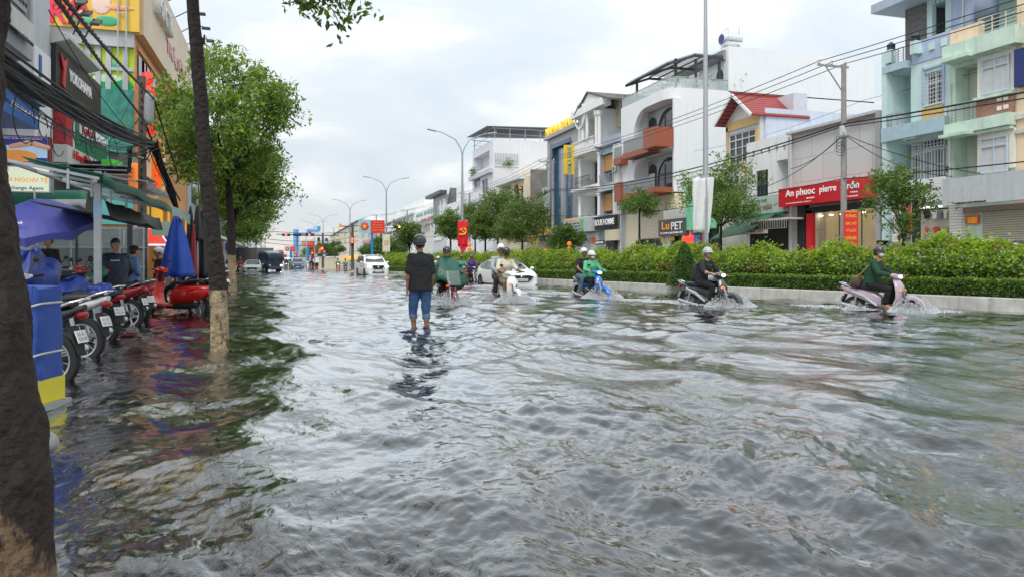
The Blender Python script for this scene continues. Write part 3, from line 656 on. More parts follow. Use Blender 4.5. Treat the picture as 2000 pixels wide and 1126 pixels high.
# ---- R4 low white cafe house
s=Bl('cafe_house','small weathered white house with five slots in its parapet above the green café sign',32.0,1458,1545,270,wall=M['white'],toppx=1502,t=1.1,
  holes=[(1517,1542,312,384),(1477,1500,333,386,'w',3,1,M['dframe'],M['glass'],2,.05,.15)]+[(a,a+5,295-k*3,306-k*3) for k,a in enumerate((1469,1484,1499,1514,1529))])
b=s.mb(); b.box(32.9,33.12,*s.rect(1518,1541,313,384)); b.build('balcony_wall',M['lgrey'],s.t)
s.fb('sign_board',mat('cafe_sign',(.50,.58,.54),.5,var=.1),[(1459,1542,384,420)],.1,.5)
gt=mat('green_lettering',(.02,.22,.12),.5,var=0)
s.fb('sign_edge',gt,[(1459,1542,418,422)],.1,.53)
s.txt('CÀ PHÊ',1500,392,20,5,gt,.54); s.txt('MINH TIẾN',1499,405,42,11,mat('brown_lettering',(.3,.16,.08),.5,var=0),.54,bold=.01)
b=s.mb(); y=Yo(1469,31.5); z=Zx(1469,406,31.5); b.ell((31.46,y,z),(.04,.5,.28),16,8); b.build('badge',gt,s.t); s.txt('Cora',1469,406,11,6,M['wtxt'],.6,bold=.01)
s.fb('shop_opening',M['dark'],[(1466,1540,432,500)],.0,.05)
gcor=band('green_corrugated',(.08,.2,.13),(.03,.08,.05),1,5,.3,.5)
b=s.mb(); r=s.rect(1460,1500,430,470); y0,y1=Yo(1506,31),Yo(1425,31)
b.loft([[(31.9,y0,4.6),(31.9,y1,4.2),(31.9,y1,4.12),(31.9,y0,4.52)],[(29.4,y0+.6,3.0),(29.4,y1,2.7),(29.4,y1,2.62),(29.4,y0+.6,2.92)]]); b.build('awning',gcor,s.t)
b=s.mb()
for k in range(16): y=Yo(1540,30.5)+k*.24; b.box(30.3,30.34,y,y+.12,Zx(1500,448,30.5)+.02,Zx(1500,432,30.5))
b.build('valance',M['btxt'],s.t)
b=s.mb(); y=Yo(1540,30.5); b.box(30.36,31.9,y,y+4,Zx(1500,431,30.5),Zx(1500,429,30.5)+.04); b.box(30.35,30.37,y,y+3.9,Zx(1500,448,30.5),Zx(1500,431,30.5)); b.build('canopy',M['offw'],s.t)
s.fb('banner',M['offw'],[(1476,1540,447,458)],1.6,1.64)
s.txt('CÀ PHÊ MINH TIẾN',1507,452,50,6,mat('brown_lettering',(.3,.16,.08)),1.68)
# ---- R5 gabled house with red roof
X5=33.1
s=Bl('gabled_house','narrow house with a red tiled gable roof, yellow brick front and long blue side wall',X5,1418,1484,232,wall=M['lgrey'],depth=26,toppx=1450,t=.5,
   holes=[(1423,1475,258,318,'w',4,3,M['frame'],M['glass'],0,.08,.1,None,True,.22)])
s.fb('brick_face',brickmat('yellow_brick',(.72,.5,.2),(.62,.4,.14),(.62,.5,.3),4),[(1419,1483,233,250),(1419,1423,250,330),(1476,1483,250,330),(1452,1476,318,345)],.01,.07)
b=s.mb(); zw=Zx(1484,211,X5); b.box(X5+.4,X5+26,s.y0-.12,s.y0-.01,2,zw); b.build('side_wall',mat('pale_blue_wall',(.52,.58,.68),.7,var=.07,scale=.8,streak=.3),s.t)
yc=(s.y0+s.y1)/2; XE=Xo(1541,yc); za=Zx(1438,181,X5-.8); ze=Zx(1467,222,X5-.8); hw=(s.y1-s.y0)/2+.25
b=s.mb(); b.prism([(s.y0,s.z),(yc,za-.25),(s.y1,s.z)],'x',X5+.02,X5+.4); b.build('gable',M['white2'],s.t)
rt=band('red_roof_tile',(.36,.045,.035),(.12,.012,.01),2,4.2,.22,.5,.8)
for sg in(-1,1):
    b=s.mb(); 
    b.loft([[(X5-.9,yc,za),(XE,yc,za),(XE,yc,za-.16),(X5-.9,yc,za-.16)],[(X5-.9,yc+sg*hw,ze),(XE,yc+sg*hw,ze),(XE,yc+sg*hw,ze-.16),(X5-.9,yc+sg*hw,ze-.16)]])
    rf=b.build('roof',rt,s.t)
b=s.mb(); b.tube([(X5-.95,yc,za+.03),(XE,yc,za+.03)],.11,6); b.build('roof_ridge',rt,s.t)
b=s.mb()
for sg in(-1,1): b.bar((X5-.93,yc,za-.1),(X5-.93,yc+sg*hw,ze-.1),.1,.22)
b.build('bargeboard',M['white2'],s.t)
b=s.mb(); x0=Xo(1550,s.y0); b.box(x0,x0+1.2,s.y0,s.y0+3,s.z,Zy(1555,182,s.y0)); b.build('stair_box',mat('lilac_wall',(.55,.55,.6),.7),s.t)
s5=s
b=s.mb(); z0=Zx(1425,345,X5); b.box(X5-1.0,X5,s.y0+1.4,s.y1+.8,z0-.9,z0-.75); b.build('balcony',M['lgrey'],s.t)
s.rail((s.y0+1.4,s.y1+.8,z0-.75,z0+.2),X=X5-.95,m=M['dframe'])
plants(s.t,s.T,[(X5-.8,s.y1+.2,z0+.1)],80,.14,.3,3)
# shed with pale corrugated cladding seen behind
b=MB(); y=s.y0+13; x0,x1=Xo(1545,y),Xo(1592,y); b.M=Matrix.Translation((-(x0+x1)/2,-y,0)); b.box(x0,x1,y,y+5,0,Zy(1568,148,y)); o=b.build('rooftop_shed',band('yellow_corrugated',(.66,.68,.5),(.4,.42,.3),0,4,.3)); o.location=((x0+x1)/2,y,0)
tag(o,'pale yellow corrugated shed rising behind the red tiled gable roof','shed')
# ---- R5b low shops between
s=Bl('low_shop','low grey pet shop with an orange and white sign beside the big white house',31.2,1296,1412,405,wall=M['offw'],toppx=1350,t=.6,depth=6,holes=[(1312,1345,452,520),(1350,1405,440,520)])
s.fb('sign_board',M['dgrey'],[(1293,1346,428,461)],.05,.35)
orn=mat('orange_lettering',(.85,.33,.02),.5,var=0,emit=(.9,.35,.02),es=.3)
s.txt('Lu',1308,441,14,15,orn,.4,bold=.01); s.txt('PET',1330,441,22,15,M['wtxt'],.4,bold=.008); s.txt('PET SHOP & GROOMING SPA',1319,455,44,3.4,M['wtxt'],.4)
s.fb('sign_board',mat('mint_sign',(.2,.62,.36),.5,var=.05),[(1344,1402,352,448)],.1,.25)
s.fb('dark_glass',M['glass'],[(1312,1345,452,520),(1350,1405,440,520)],-.3,-.25)
s.fb('door_frame',M['dframe'],[(1327,1330,452,520),(1310,1313,452,520),(1375,1379,440,520)],-.2,.02)
s.fb('poster',mat('yellow_poster',(.7,.5,.08),.6),[(1310,1318,462,470),(1292,1299,462,475)],.0,.06)
s.fb('led_sign',mat('red_led',(.8,.02,.02),.4,var=0,emit=(1,.02,.02),es=2.2),[(1341,1362,461,475)],.3,.4)
s.fb('notice',mat('blue_notice',(.02,.12,.4),.5),[(1363,1374,459,482)],.3,.36)
# ---- R6 the big white modern house
X6=32.0; yn,yf=Yo(1308,X6),Yo(1213,X6); W6=mat('bright_white_wall',(.77,.79,.80),.6,var=.04,scale=.4,streak=.10)
t=thing('modern_house','large bright white modern house with arched loggias, wood-clad balconies and glass roof terrace','building',(X6,(yn+yf)/2,0)); T=Matrix.Translation((-X6,-(yn+yf)/2,0))
def mb6(): b=MB(); b.M=T.copy(); return b
ztt=Zx(1280,182,X6)      # terrace level
rc=1.5                   # rounded corner
b=mb6(); pl=[(X6+1.6,yn+.0)]
outl=[(X6+rc-rc*math.cos(a),yn+rc-rc*math.sin(a)) for a in np.linspace(0,PI/2,9)]     # from the front face round to the side
foot=[(X6+24,yn),(X6+24,yf),(X6+1.7,yf),(X6+1.7,yn+.0)]
b.prism([(p[0],p[1]) for p in foot],'z',-.2,ztt); 
# front skin: solid bands and piers round the two big openings
zA1,zA0=Zx(1273,205,X6),Zx(1273,292,X6); zB1,zB0=Zx(1273,304,X6),Zx(1273,372,X6)
yL=Yo(1238,X6); yR=Yo(1306.5,X6)
def band6(z0,z1):
    pts=[(X6,yf)]+[(p[0],p[1]) for p in outl]+[(X6+1.7,yn),(X6+1.7,yf)]
    b.prism(pts,'z',z0,z1)
band6(zA1,ztt)
b.box(X6,X6+1.69,yL,yf,zB0-.4,zA1-.002)         # left pier
b.box(X6+.4,X6+1.69,yn,yn+.22,zB0-.4,zA1-.002)      # fin at the side
# arch spandrels at the top left of each opening
for zt,r_ in((zA1,2.2),(zB1,1.6)):
    pts=[(yL,zt-.001),(yL,zt-r_)]+[(yL-r_*1.15*(1-math.cos(a)),zt-r_+r_*math.sin(a)) for a in np.linspace(0,PI/2,10)]
    b.prism(pts,'x',X6+.001,X6+.45)
b.box(X6,X6+1.69,yR,yL,zA0-.35,zA0-.05); b.box(X6,X6+1.69,yR,yL,zB0-.35,zB0-.05)
band6(zA0-.34,zA0-.06) if False else None
b.build('wall',W6,t)
wood=band('red_wood_cladding',(.36,.10,.045),(.16,.04,.02),2,7,.12,.5,.3)
for (zt,zb_) in((zA1,zA0),(zB1,zB0)):      # inner arched glazing
    b=mb6(); b.box(X6+1.5,X6+1.66,yR+.2,yL,zb_,zt-.1); b.build('loggia_wall',M['lgrey'],t)
    for (ya,yb2,hh,m) in((yL-.5,yL-1.75,.82,M['glass']),(yL-2.3,yR+.5,.9,M['glass'])):
        w=abs(ya-yb2); h=(zt-zb_)*hh; n=12; r_=w/2
        pts=[(ya,zb_+.05),(yb2,zb_+.05)]+[((ya+yb2)/2+(-1)*(r_)*math.cos(a)*1 ,zb_+.05+(h-min(r_,h*.6))+min(r_,h*.6)*math.sin(a)) for a in np.linspace(0,PI,n)]
        pts=[(ya,zb_+.05)]+[((ya+yb2)/2+r_*math.cos(a),zb_+.05+(h-min(r_,h*.6))+min(r_,h*.6)*math.sin(a)) for a in np.linspace(0,PI,n)]+[(yb2,zb_+.05)]
        b=mb6(); b.prism(pts,'x',X6+1.38,X6+1.48); f=b.build('arched_window',m,t)
        b=mb6()
        b.tube([(X6+1.36,p[0],p[1]) for p in pts],.06,4)
        for k in (1,2): y=ya+(yb2-ya)*k/3; b.bar((X6+1.36,y,zb_),(X6+1.36,y,zb_+h*.85),.06)
        b.bar((X6+1.36,ya,zb_+h*.55),(X6+1.36,yb2,zb_+h*.55),.06)
        b.build('frame',M['dframe'],f)
glr=mat('railing_glass',(.55,.62,.62),.08,var=.05,alpha=.5,spec=.8); glg=mat('grey_railing_glass',(.2,.22,.23),.1,var=.05,alpha=.78,spec=.8)
# balconies
def bx6(name,m,x0,x1,y0,y1,z0,z1,bev=0): b=mb6(); b.box(x0,x1,y0,y1,z0,z1); return b.build(name,m,t,bevel=bev)
bx6('balcony_box',wood,X6-1.5,X6+.3,yR-.25,Yo(1262,X6-1.2),zA0-.25,zA0+1.45); bx6('balcony_base',wood,X6-1.0,X6+.3,Yo(1262,X6-1.2)+.004,yL+.5,zA0-.45,zA0+.05)
bx6('railing_glass',glg,X6-.95,X6-.91,Yo(1262,X6-1.2)+.05,yL+.35,zA0+.05,zA0+1.3)
bx6('balcony_base',wood,X6-1.5,X6+.3,yR-.15,Yo(1272,X6-1.2),zB0-.45,zB0-.02); bx6('balcony_base',wood,X6-1.0,X6+.3,Yo(1272,X6-1.2)+.004,yL+.5,zB0-.5,zB0-.06)
bx6('railing_glass',glg,X6-1.45,X6-1.41,yR-.1,Yo(1272,X6-1.2)-.1,zB0,zB0+1.15); bx6('railing_glass',glg,X6-.95,X6-.91,Yo(1272,X6-1.2)+.05,yL+.35,zB0,zB0+1.1)
bx6('balcony_box',wood,X6-.7,X6-.01,Yo(1225,X6),yf+.1,zB0-.6,zB0+1.25); bx6('balcony_box',wood,X6-.8,X6-.01,Yo(1227,X6),yf+.1,zA0-.7,zA0-.05)
bx6('railing_glass',glg,X6-.75,X6-.71,Yo(1227,X6),yf+.08,zA0-.05,zA0+1.0)
# terrace glass
def wallstrip(name,m,pts,z0,z1,th=.04):
    b=mb6()
    for p,q in zip(pts[:-1],pts[1:]): b.bar((p[0],p[1],(z0+z1)/2),(q[0],q[1],(z0+z1)/2),th if False else (z1-z0),th)
    return b.build(name,m,t)
b=mb6(); path=[(X6+.12,yf)]+[(p[0]+.1,p[1]+.1) for p in outl]+[(Xo(1424,yn),yn+.1)]
ids=[[b.av((p[0],p[1],ztt)),b.av((p[0],p[1],ztt+.95))] for p in path]
for a,c in zip(ids[:-1],ids[1:]): b.face((a[0],c[0],c[1],a[1]))
o=b.build('terrace_glass',glr,t); so_=o.modifiers.new('thick','SOLIDIFY'); so_.thickness=.03
b=mb6(); b.tube([(p[0],p[1],ztt+.97) for p in path],.035,6); b.build('handrail',M['steel'],t)
xt=Xo(1423,yn); zT=Zy(1423,90,yn)
b=mb6(); b.box(xt,xt+16,yn+.0,yn+5,ztt-.1,zT); b.box(xt+.8,xt+16,yn+5,yf,ztt-.1,zT-.3); b.build('roof_block',W6,t)
b=mb6(); b.box(xt-.25,xt-.02,yn+.4,yf-1,ztt+2.9,zT-.25); b.build('vertical_slats',band('grey_slats',(.3,.3,.31),(.1,.1,.1),1,5,.35),t)
b=mb6(); b.box(xt-.06,xt-.01,yn+.8,yn+1.9,ztt+.3,ztt+1.7); b.ell((xt-.04,yn+1.35,ztt+1.7),(.03,.55,.5),14,6,zmin=0); b.build('arched_window',M['glass'],t)
# dark pergola
zp=ztt+2.1; x0,x1=X6+1.2,xt-.1; b=mb6(); y0,y1=yn+.5,yf-.6
for y in(y0,y1,(y0+y1)/2): b.bar((x0-1.0,y,zp+.02),(x0+1.6,y,zp+.95),.16,.22); b.bar((x0+1.6,y,zp+.95),(x1,y,zp+.95),.16,.22)
for k in range(7): 
    x=x0-1+2.6*k/6 if k<3 else x0+1.6+(x1-x0-1.6)*(k-3)/3; z=zp+.95*min(1,max(0,(x-x0+1)/2.6)); b.bar((x,y0,z+.1),(x,y1,z+.1),.1,.1)
for (x,y) in((x0,y0+.6),(x0+1.8,y0+.2),(x0,y1-.5),(x1-.4,y0+.2)): b.box(x-.1,x+.1,y-.1,y+.1,ztt,zp+.7)
b.build('pergola',M['dframe'],t)
b=mb6(); b.loft([[(x0-1.1,y0,zp+.24),(x0+1.6,y0,zp+1.18),(x1,y0,zp+1.18)],[(x0-1.1,y1,zp+.24),(x0+1.6,y1,zp+1.18),(x1,y1,zp+1.18)]],close=False,cap=False); b.build('pergola_glass',mat('smoked_sheet',(.2,.22,.25),.2,var=.05,alpha=.6),t)
plants(t,T,[(X6+.8+k*.9,yn+.7,ztt+.7+.3*math.sin(k*2)) for k in range(8)]+[(X6+.8,yn+1.5+k*1.5,ztt+.6) for k in range(5)]+[(X6+.6,yf-.8,ztt+1.1)],70,.2,.45,8)
b=mb6(); x=Xo(1446,yn+2); 
b.build  # tank
tk=thing('water_tank','shiny steel horizontal water tank on the roof of the white modern house','tank',(xt+1.2,yn+1.5,zT))
b=MB(); b.lathe([(.0,-1.0),(.45,-.98),(.62,-.88),(.65,-.8),(.65,.8),(.62,.88),(.45,.98),(0,1.0)],(0,0,1.05),'x',24)
for k in range(5): b.lathe([(.65,-.7+k*.35-.03),(.675,-.7+k*.35),(.65,-.7+k*.35+.03)],(0,0,1.05),'x',24)
b.build('drum',M['chrome'],tk,smooth=True)
b=MB()
for x in(-.7,.7): 
    for y in(-.45,.45): b.bar((x,y,0),(x,y*.6,.7),.05)
    b.bar((x,-.45,.35),(x,.45,.35),.05)
b.bar((-.75,0,.35),(.92,0,.35),.05); b.tube([(.9,0,.2),(.9,0,2.4)],.025,6); b.tube([(-.7,-.66,.2),(-.7,-.66,1.9),(-1.0,-.4,1.7)],.02,6); b.build('stand',M['steel'],tk)
b=MB(); b.ell((-1.01,0,1.05),(.03,.45,.45),12,6); b.build('logo_disc',mat('tank_blue',(.03,.04,.25),.4),tk)
b=mb6(); b.box(X6+.2,X6+2,yn+.0,yf,.1,zB0-.5) if False else None
b=mb6(); b.box(X6+.5,X6+1.69,yn+.05,yf,-.2,zB0-.52); b.build('lower_wall',M['cream'],t)
r_=(Yo(1293,X6+.5),Yo(1245,X6+.5),-.1,Zx(1270,468,X6+.5)); b=mb6(); b.box(X6+.4,X6+.49,r_[0],r_[1],r_[2],r_[3]); b.build('ground_floor_glass',M['glass'],t)
b=mb6(); 
for k in range(7): y=r_[0]+(r_[1]-r_[0])*k/6; b.box(X6+.34,X6+.4,y-.05,y+.05,0,r_[3])
b.build('ground_floor_frame',M['dframe'],t)
b=mb6(); b.box(X6+.30,X6+.495,Yo(1293,X6),Yo(1240,X6),r_[3]+.1,zB0-1.2); b.build('shutter_panel',band('cream_slats',(.55,.5,.4),(.3,.27,.2),2,8,.2),t)
# ---- R7 grey-blue house with wood panels
blg=mat('grey_blue_paint',(.36,.42,.5),.65,var=.08,streak=.3)
s=Bl('town_house','narrow grey-blue house with orange wood panels and white vertical fins',32.0,1172,1213,268,wall=blg,toppx=1192,t=1.6,
   holes=[(1174,1200,300,356),(1174,1200,372,420)])
wo=band('orange_wood',(.5,.26,.08),(.35,.17,.05),2,3,.08,.5)
for q in((1173,1191,303,334),(1173,1190,379,412)): s.fb('wood_panel',wo,[q],-.5,-.3)
s.fb('dark_glass',M['glass'],[(1191,1202,297,356),(1192,1201,374,420)],-1.5,-1.3)
s.fb('fin',M['white2'],[(1201+k*3.3,1202.3+k*3.3,283-k,420) for k in range(4)],.0,.25)
s.fb('slab',M['lgrey'],[(1172,1213,360,372),(1172,1200,420,424)],.0,.35)
s.rail(s.rect(1173,1203,340,360),X=31.75,kind='h')
s.fb('floor_wall',blg,[(1172,1213,268,284)],.0,.3)
s.fb('sign_board',M['black'],[(1170,1212,422,446)],.35,.6)
s.txt('BOUIS HOMME',1191,434,38,12,M['wtxt'],.63,bold=.01)
s.fb('awning_panel',M['cream'],[(1190,1212,449,470)],.1,.5)
s.fb('shop_opening',M['dark'],[(1192,1207,470,500)],.1,.5); s.fb('small_sign',M['black'],[(1172,1190,470,478)],.5,.55); s.txt('BOUIS HOMME',1181,474,15,4,M['wtxt'],.6)
# ---- R8 white classical house
s=Bl('classical_house','white classical house with columns, balusters, an arched porch and dark tiled roof',32.0,1129,1172,222,wall=M['white2'],toppx=1150,t=2.0,
   holes=[(1134,1170,225,288),(1133,1168,308,362),(1133,1168,380,424)])
yc8=Yo(1143,32)
for q in((1146,1163,240,288),(1153,1165,320,365),(1153,1165,386,424)):
    r=s.rect(*q,X=33.8); s.win(r,2,2,M['dframe'],M['glass'],0,.06,0,X=33.8,sill=False)
for px in(1139,1147,1165,1171):
    y=Yo(px,31.6); cols=s.mb()
    cols.lathe([(.3,s.rect(px,px+1,288,290)[2]),(.3,Zx(px,287,31.6)+.2),(.2,Zx(px,287,31.6)+.3),(.18,Zx(px,222,31.6)-.3),(.3,Zx(px,222,31.6)-.1),(.3,Zx(px,218,31.6)+.1)],(31.6,y,0),n=10)
    cols.build('column',M['white2'],s.t)
for z0,z1 in((Zx(1150,372,31.8),Zx(1150,305,31.8)),(Zx(1150,428,31.8),Zx(1150,382,31.8))):
    for px in(1133,1170):
        y=Yo(px,31.8); cols=s.mb(); cols.lathe([(.26,z0),(.26,z0+.2),(.18,z0+.3),(.17,z1-.35),(.28,z1-.1),(.28,z1)],(31.8,y,0),n=10)
        cols.build('column',M['white2'],s.t)
s.fb('cornice',M['white2'],[(1129,1172,292,299),(1129,1172,299,303),(1129,1172,366,372),(1129,1172,424,428)],.0,.9); s.fb('cornice',M['white2'],[(1127,1190,206,220)],-.2,.8)
s.rail(s.rect(1130,1172,274,291),X=31.25,kind='b',m=M['white2']); s.rail(s.rect(1134,1164,345,365),X=31.3,kind='scroll',m=M['dframe']) 
plants(s.t,s.T,[(31.3,Yo(1150,31.3),Zx(1150,273,31.3)+.1),(31.2,Yo(1152,31.2),Zx(1152,358,31.2))],70,.16,.4,4)
yL8,yR8=Yo(1126,31.4),Yo(1189,31.4); ya=(yL8+yR8)/2+1; zae=Zx(1157,208,31.4); zap=Zx(1142,185,31.4)
b=s.mb()
pts=[(yL8,zae-.0),(yL8,zae+.25),(ya,zap),(yR8,zae+.25),(yR8,zae)]+[(ya-1.5*math.cos(a),zae+.0+.9*math.sin(a)) for a in np.linspace(0,PI,10)]
b.prism([(yL8,zae+.0),(ya,zap),(yR8,zae)],'x',31.4,31.7); b.build('pediment',M['white2'],s.t)
b=s.mb(); b.lathe([(1.25,-.01),(1.5,-.01),(1.5,.12),(1.25,.12)],(31.3,yc8,zae-.4),'x',16,0,2*PI,False); b.build('arch_ring',M['white'],s.t)
for sg,yy in((1,yL8),(-1,yR8)):
    b=s.mb(); b.loft([[(31.2,ya,zap+.12),(42,ya,zap+.12),(42,ya,zap-.06),(31.2,ya,zap-.06)],[(31.2,yy+sg*.3,zae-.0),(42,yy+sg*.3,zae),(42,yy+sg*.3,zae-.2),(31.2,yy+sg*.3,zae-.2)]]); b.build('roof',M['tile'],s.t)
b=s.mb(); b.box(33.8,40,Yo(1213,34),Yo(1172,34),s.z-2,s.z+1.0); b.build('rear_wall',M['cream'],s.t)
b=s.mb(); b.box(33.3,41,Yo(1216,34),Yo(1168,34),s.z+1.0,s.z+1.15); b.build('rear_roof',M['tile'],s.t)
s.fb('poster_board',M['offw'],[(1116,1158,426,454)],.8,1.0,X=32)
for i,(st,py,w) in enumerate((('Nam Thái Lê',430,20),('Bánh canh & Cơm tấm',437,30),('Trà sữa & Cà phê Mê Linh',443.5,32),('02 - LÊ LỢI, TÂN AN',450,30))): s.txt(st,1133,py,w,4.4,orn if i==0 else mat('blue_lettering',(.03,.07,.4),.5,var=0),1.03)
s.fb('poster',mat('green_poster',(.25,.55,.25),.5,var=.5,scale=5),[(1149,1157,428,452)],1.0,1.03)
s.fb('sign_side',M['lgrey'],[(1158,1171,424,452)],.3,1.0)
s.fb('shop_wall',M['lgrey'],[(1125,1172,456,500)],.0,.3); s.fb('notice',mat('orange_notice',(.7,.13,.02)),[(1160,1169,464,475)],.3,.36); s.fb('door',M['grey'],[(1146,1158,466,500)],.3,.34)
# ---- R9 bank
stn=mat('grey_stone_cladding',(.36,.36,.37),.5,var=.08,scale=.8,streak=.2)
s=Bl('bank_building','narrow grey stone bank with tall blue glass and yellow letters along its roof',32.0,1069,1129,256,wall=stn,toppx=1098,t=.8,depth=14,
   holes=[(1077,1117,282,470)])
s.fb('glass_face',M['bglass'],[(1077,1117,282,470)],-.5,-.4)
s.fb('stone_pier',stn,[(1093,1100,292,470)],-.4,-.15); s.fb('blue_frame',mat('steel_blue',(.08,.14,.22),.4),[(1075,1079,283,470),(1115,1118,276,470),(1079,1115,276,284)],-.1,.08)
s.fb('cap_frame',stn,[(1067,1130,255,262)],.0,.4)
r=s.rect(1069,1126,240,252); b=s.mb()
s.txt('NAM A BANK',1095,248,55,17,M['yell'],.15,bold=.015,ext=.12)
s.fb('ground_fascia',M['yel'],[(1060,1104,444,458)],.5,.7) if False else None
s.txt('NAM A BANK',1080,451,42,12,M['yell'],.9,bold=.015,ext=.06); s.fb('canopy',M['dgrey'],[(1056,1118,459,468)],.2,1.4); s.fb('yellow_board',mat('pale_yellow_sign',(.62,.6,.12),.5),[(1056,1075,462,480)],1.4,1.6)
s.txt('611',1064,475,9,6,M['btxt'],1.63)
y_=Yo(1112,31.2); t2=thing('blade_sign','yellow vertical sign with blue letters on the bank front','sign',(31.2,Yo(1121,31.2),Zx(1112,316,31.2)))
zc=Zx(1112,316,31.2); d=31.2/ray(1112)[0]; hh=56*d/FPX; w=hh*.34
b=MB(); b.box(-1.2,.0,-.12,.12,-hh/2,hh/2); b.build('panel',M['yel'],t2,bevel=.02)
mt=onF(-.6,-.14,0)@Matrix.Rotation(PI/2,4,'Z'); text('NAM A BANK',1,mat('cyan_lettering',(.02,.35,.5),.5,var=0),mt,t2,'lettering',.01,.005,fit=hh*.9,fith=.55)
b=MB(); b.bar((0,0,hh*.3),(.9,0,hh*.3),.08); b.bar((0,0,-hh*.3),(.9,0,-hh*.3),.08); b.build('bracket',M['steel'],t2)
# ---- R10 low cream house, raw concrete side
s=Bl('low_house','cream house with a bare concrete side wall and a black vertical bank sign',32.0,976,1024,352,wall=M['cream'],toppx=1000,t=1.4,depth=13,holes=[(980,998,362,400),(1004,1012,360,400,'w',2,1)])
s.fb('roof_band',M['white'],[(974,1024,350,358)],.0,.8)
s.fb('recess_wall',mat('pale_teal2',(.5,.68,.66)),[(981,998,363,400)],-1.38,-1.3)
rawc=mat('bare_concrete',(.2,.185,.165),.9,var=.3,scale=1,streak=.6,bump=.4)
b=s.mb(); b.box(32.9,44,s.y0-.25,s.y0-.01,2,s.z+.9); b.box(36,46,s.y0-.24,s.y0+2,s.z-1,s.z+2.3) ; b.build('side_wall',rawc,s.t)
b=s.mb(); b.box(34.5,44,s.y0+2,s.y1+4,s.z,s.z+1.4); b.build('upper_block',M['cream'],s.t)
bs=thing('blade_sign','black vertical sign with white letters and an orange star on the cream house','sign',(31.4,Yo(1021,31.4),Zx(1015,383,31.4)))
hh=35*(31.4/ray(1015)[0])/FPX; b=MB(); b.box(-.9,0,-.1,.1,-hh/2,hh/2); b.build('panel',mat('navy_black',(.012,.014,.03),.4),bs)
text('BAC A BANK',1,M['wtxt'],onF(-.4,-.12,-hh*.1)@Matrix.Rotation(PI/2,4,'Z'),bs,'lettering',.01,.005,fit=hh*.7,fith=.38)
b=MB(); 
for k in range(4): b.M=Matrix.Translation((-.45,-.12,hh*.4))@Matrix.Rotation(k*PI/4,4,'Y'); b.box(-.25,.25,-.02,.02,-.05,.05)
b.build('star_mark',orn,bs)
# low white block between the cream house and the bank
s=Bl('low_house','low white house with rooftop plants and glass rail between the cream house and the bank',32.0,1024,1068,402,wall=M['white'],toppx=1050,t=.7,depth=12,holes=[(1035,1045,425,450,'w',2,1),(1050,1062,425,450,'w',2,1)])
b=s.mb(); b.box(34.5,40,s.y0+2,s.y1,s.z,Zx(1045,372,34.5)); b.build('roof_room',M['lgrey'],s.t)
s.rail((s.y0,s.y1,s.z,s.z+1),m=M['steel'],kind='h'); plants(s.t,s.T,[(33.2,s.y0+3,s.z+1.5),(33,s.y0+4.5,s.z+1.2)],160,.3,.8,9)
s.fb('awning',mat('orange_awning',(.45,.15,.06),.7,var=.2),[(1030,1066,465,472)],.0,1.8)
# ---- R11 tall white house
s=Bl('town_house','tall lilac-white house with an open roof terrace under a steel frame canopy',32.0,923,963,284,wall=mat('lilac_white',(.7,.7,.74),.7,var=.05,scale=.5,streak=.25),toppx=943,t=1.6,depth=26,
   holes=[(925,956,302,332),(941,953,350,378,'w',2,2),(926,938,350,366,'w',1,1)])
s.fb('slab',M['lgrey'],[(921,963,338,346),(921,962,386,394)],.0,.6)
b=s.mb(); xa,xb=Xo(966,s.y0),Xo(1012,s.y0); zb_,za_=Zy(990,326,s.y0),Zy(990,300,s.y0)
b.box(xa,xb,s.y0-.06,s.y0-.01,zb_,za_); b.build('side_opening',mat('sky_opening',(.45,.48,.5),.7,var=.2),s.t)
b=s.mb(); 
for k in range(16): x=xa+(xb-xa)*k/15; b.box(x-.04,x+.04,s.y0-.14,s.y0-.06,za_-1.1,za_)
b.box(xa,xb,s.y0-.16,s.y0-.06,zb_,zb_+.15); b.build('side_grille',M['frame'],s.t)
plants(s.t,s.T,[(xa+2,s.y0-.2,zb_+.5),(xb-1.5,s.y0-.2,zb_+.6),(31.7,s.y1-1.5,Zx(930,335,32)),(31.6,s.y1-3,Zx(930,332,32)-.5)],100,.3,.6,12)
b=s.mb(); zr=s.z+1.9
for k in range(6):
    x=32.3+k*2.6
    for y in(s.y0+.2,s.y1-.2): b.box(x-.05,x+.05,y-.05,y+.05,s.z,zr)
for y in(s.y0+.2,s.y1-.2): b.box(32,46,y-.06,y+.06,zr-.1,zr); b.box(32,46,y-.03,y+.03,s.z+.9,s.z+.96)
b.box(31.9,32,s.y0,s.y1,zr-.1,zr); b.box(32.2,32.26,s.y0,s.y1,s.z+.9,s.z+.96); b.build('roof_frame',M['steel'],s.t)
b=s.mb(); b.loft([[(30.9,s.y0-.3,zr+.1),(46,s.y0-.3,zr+.5)],[(30.9,s.y1,zr+.5),(46,s.y1,zr+1.0)]],close=False,cap=False); o=b.build('roof_sheet',band('grey_roof_sheet',(.3,.31,.32),(.12,.12,.13),0,3,.3),s.t); q=o.modifiers.new('t','SOLIDIFY'); q.thickness=.06
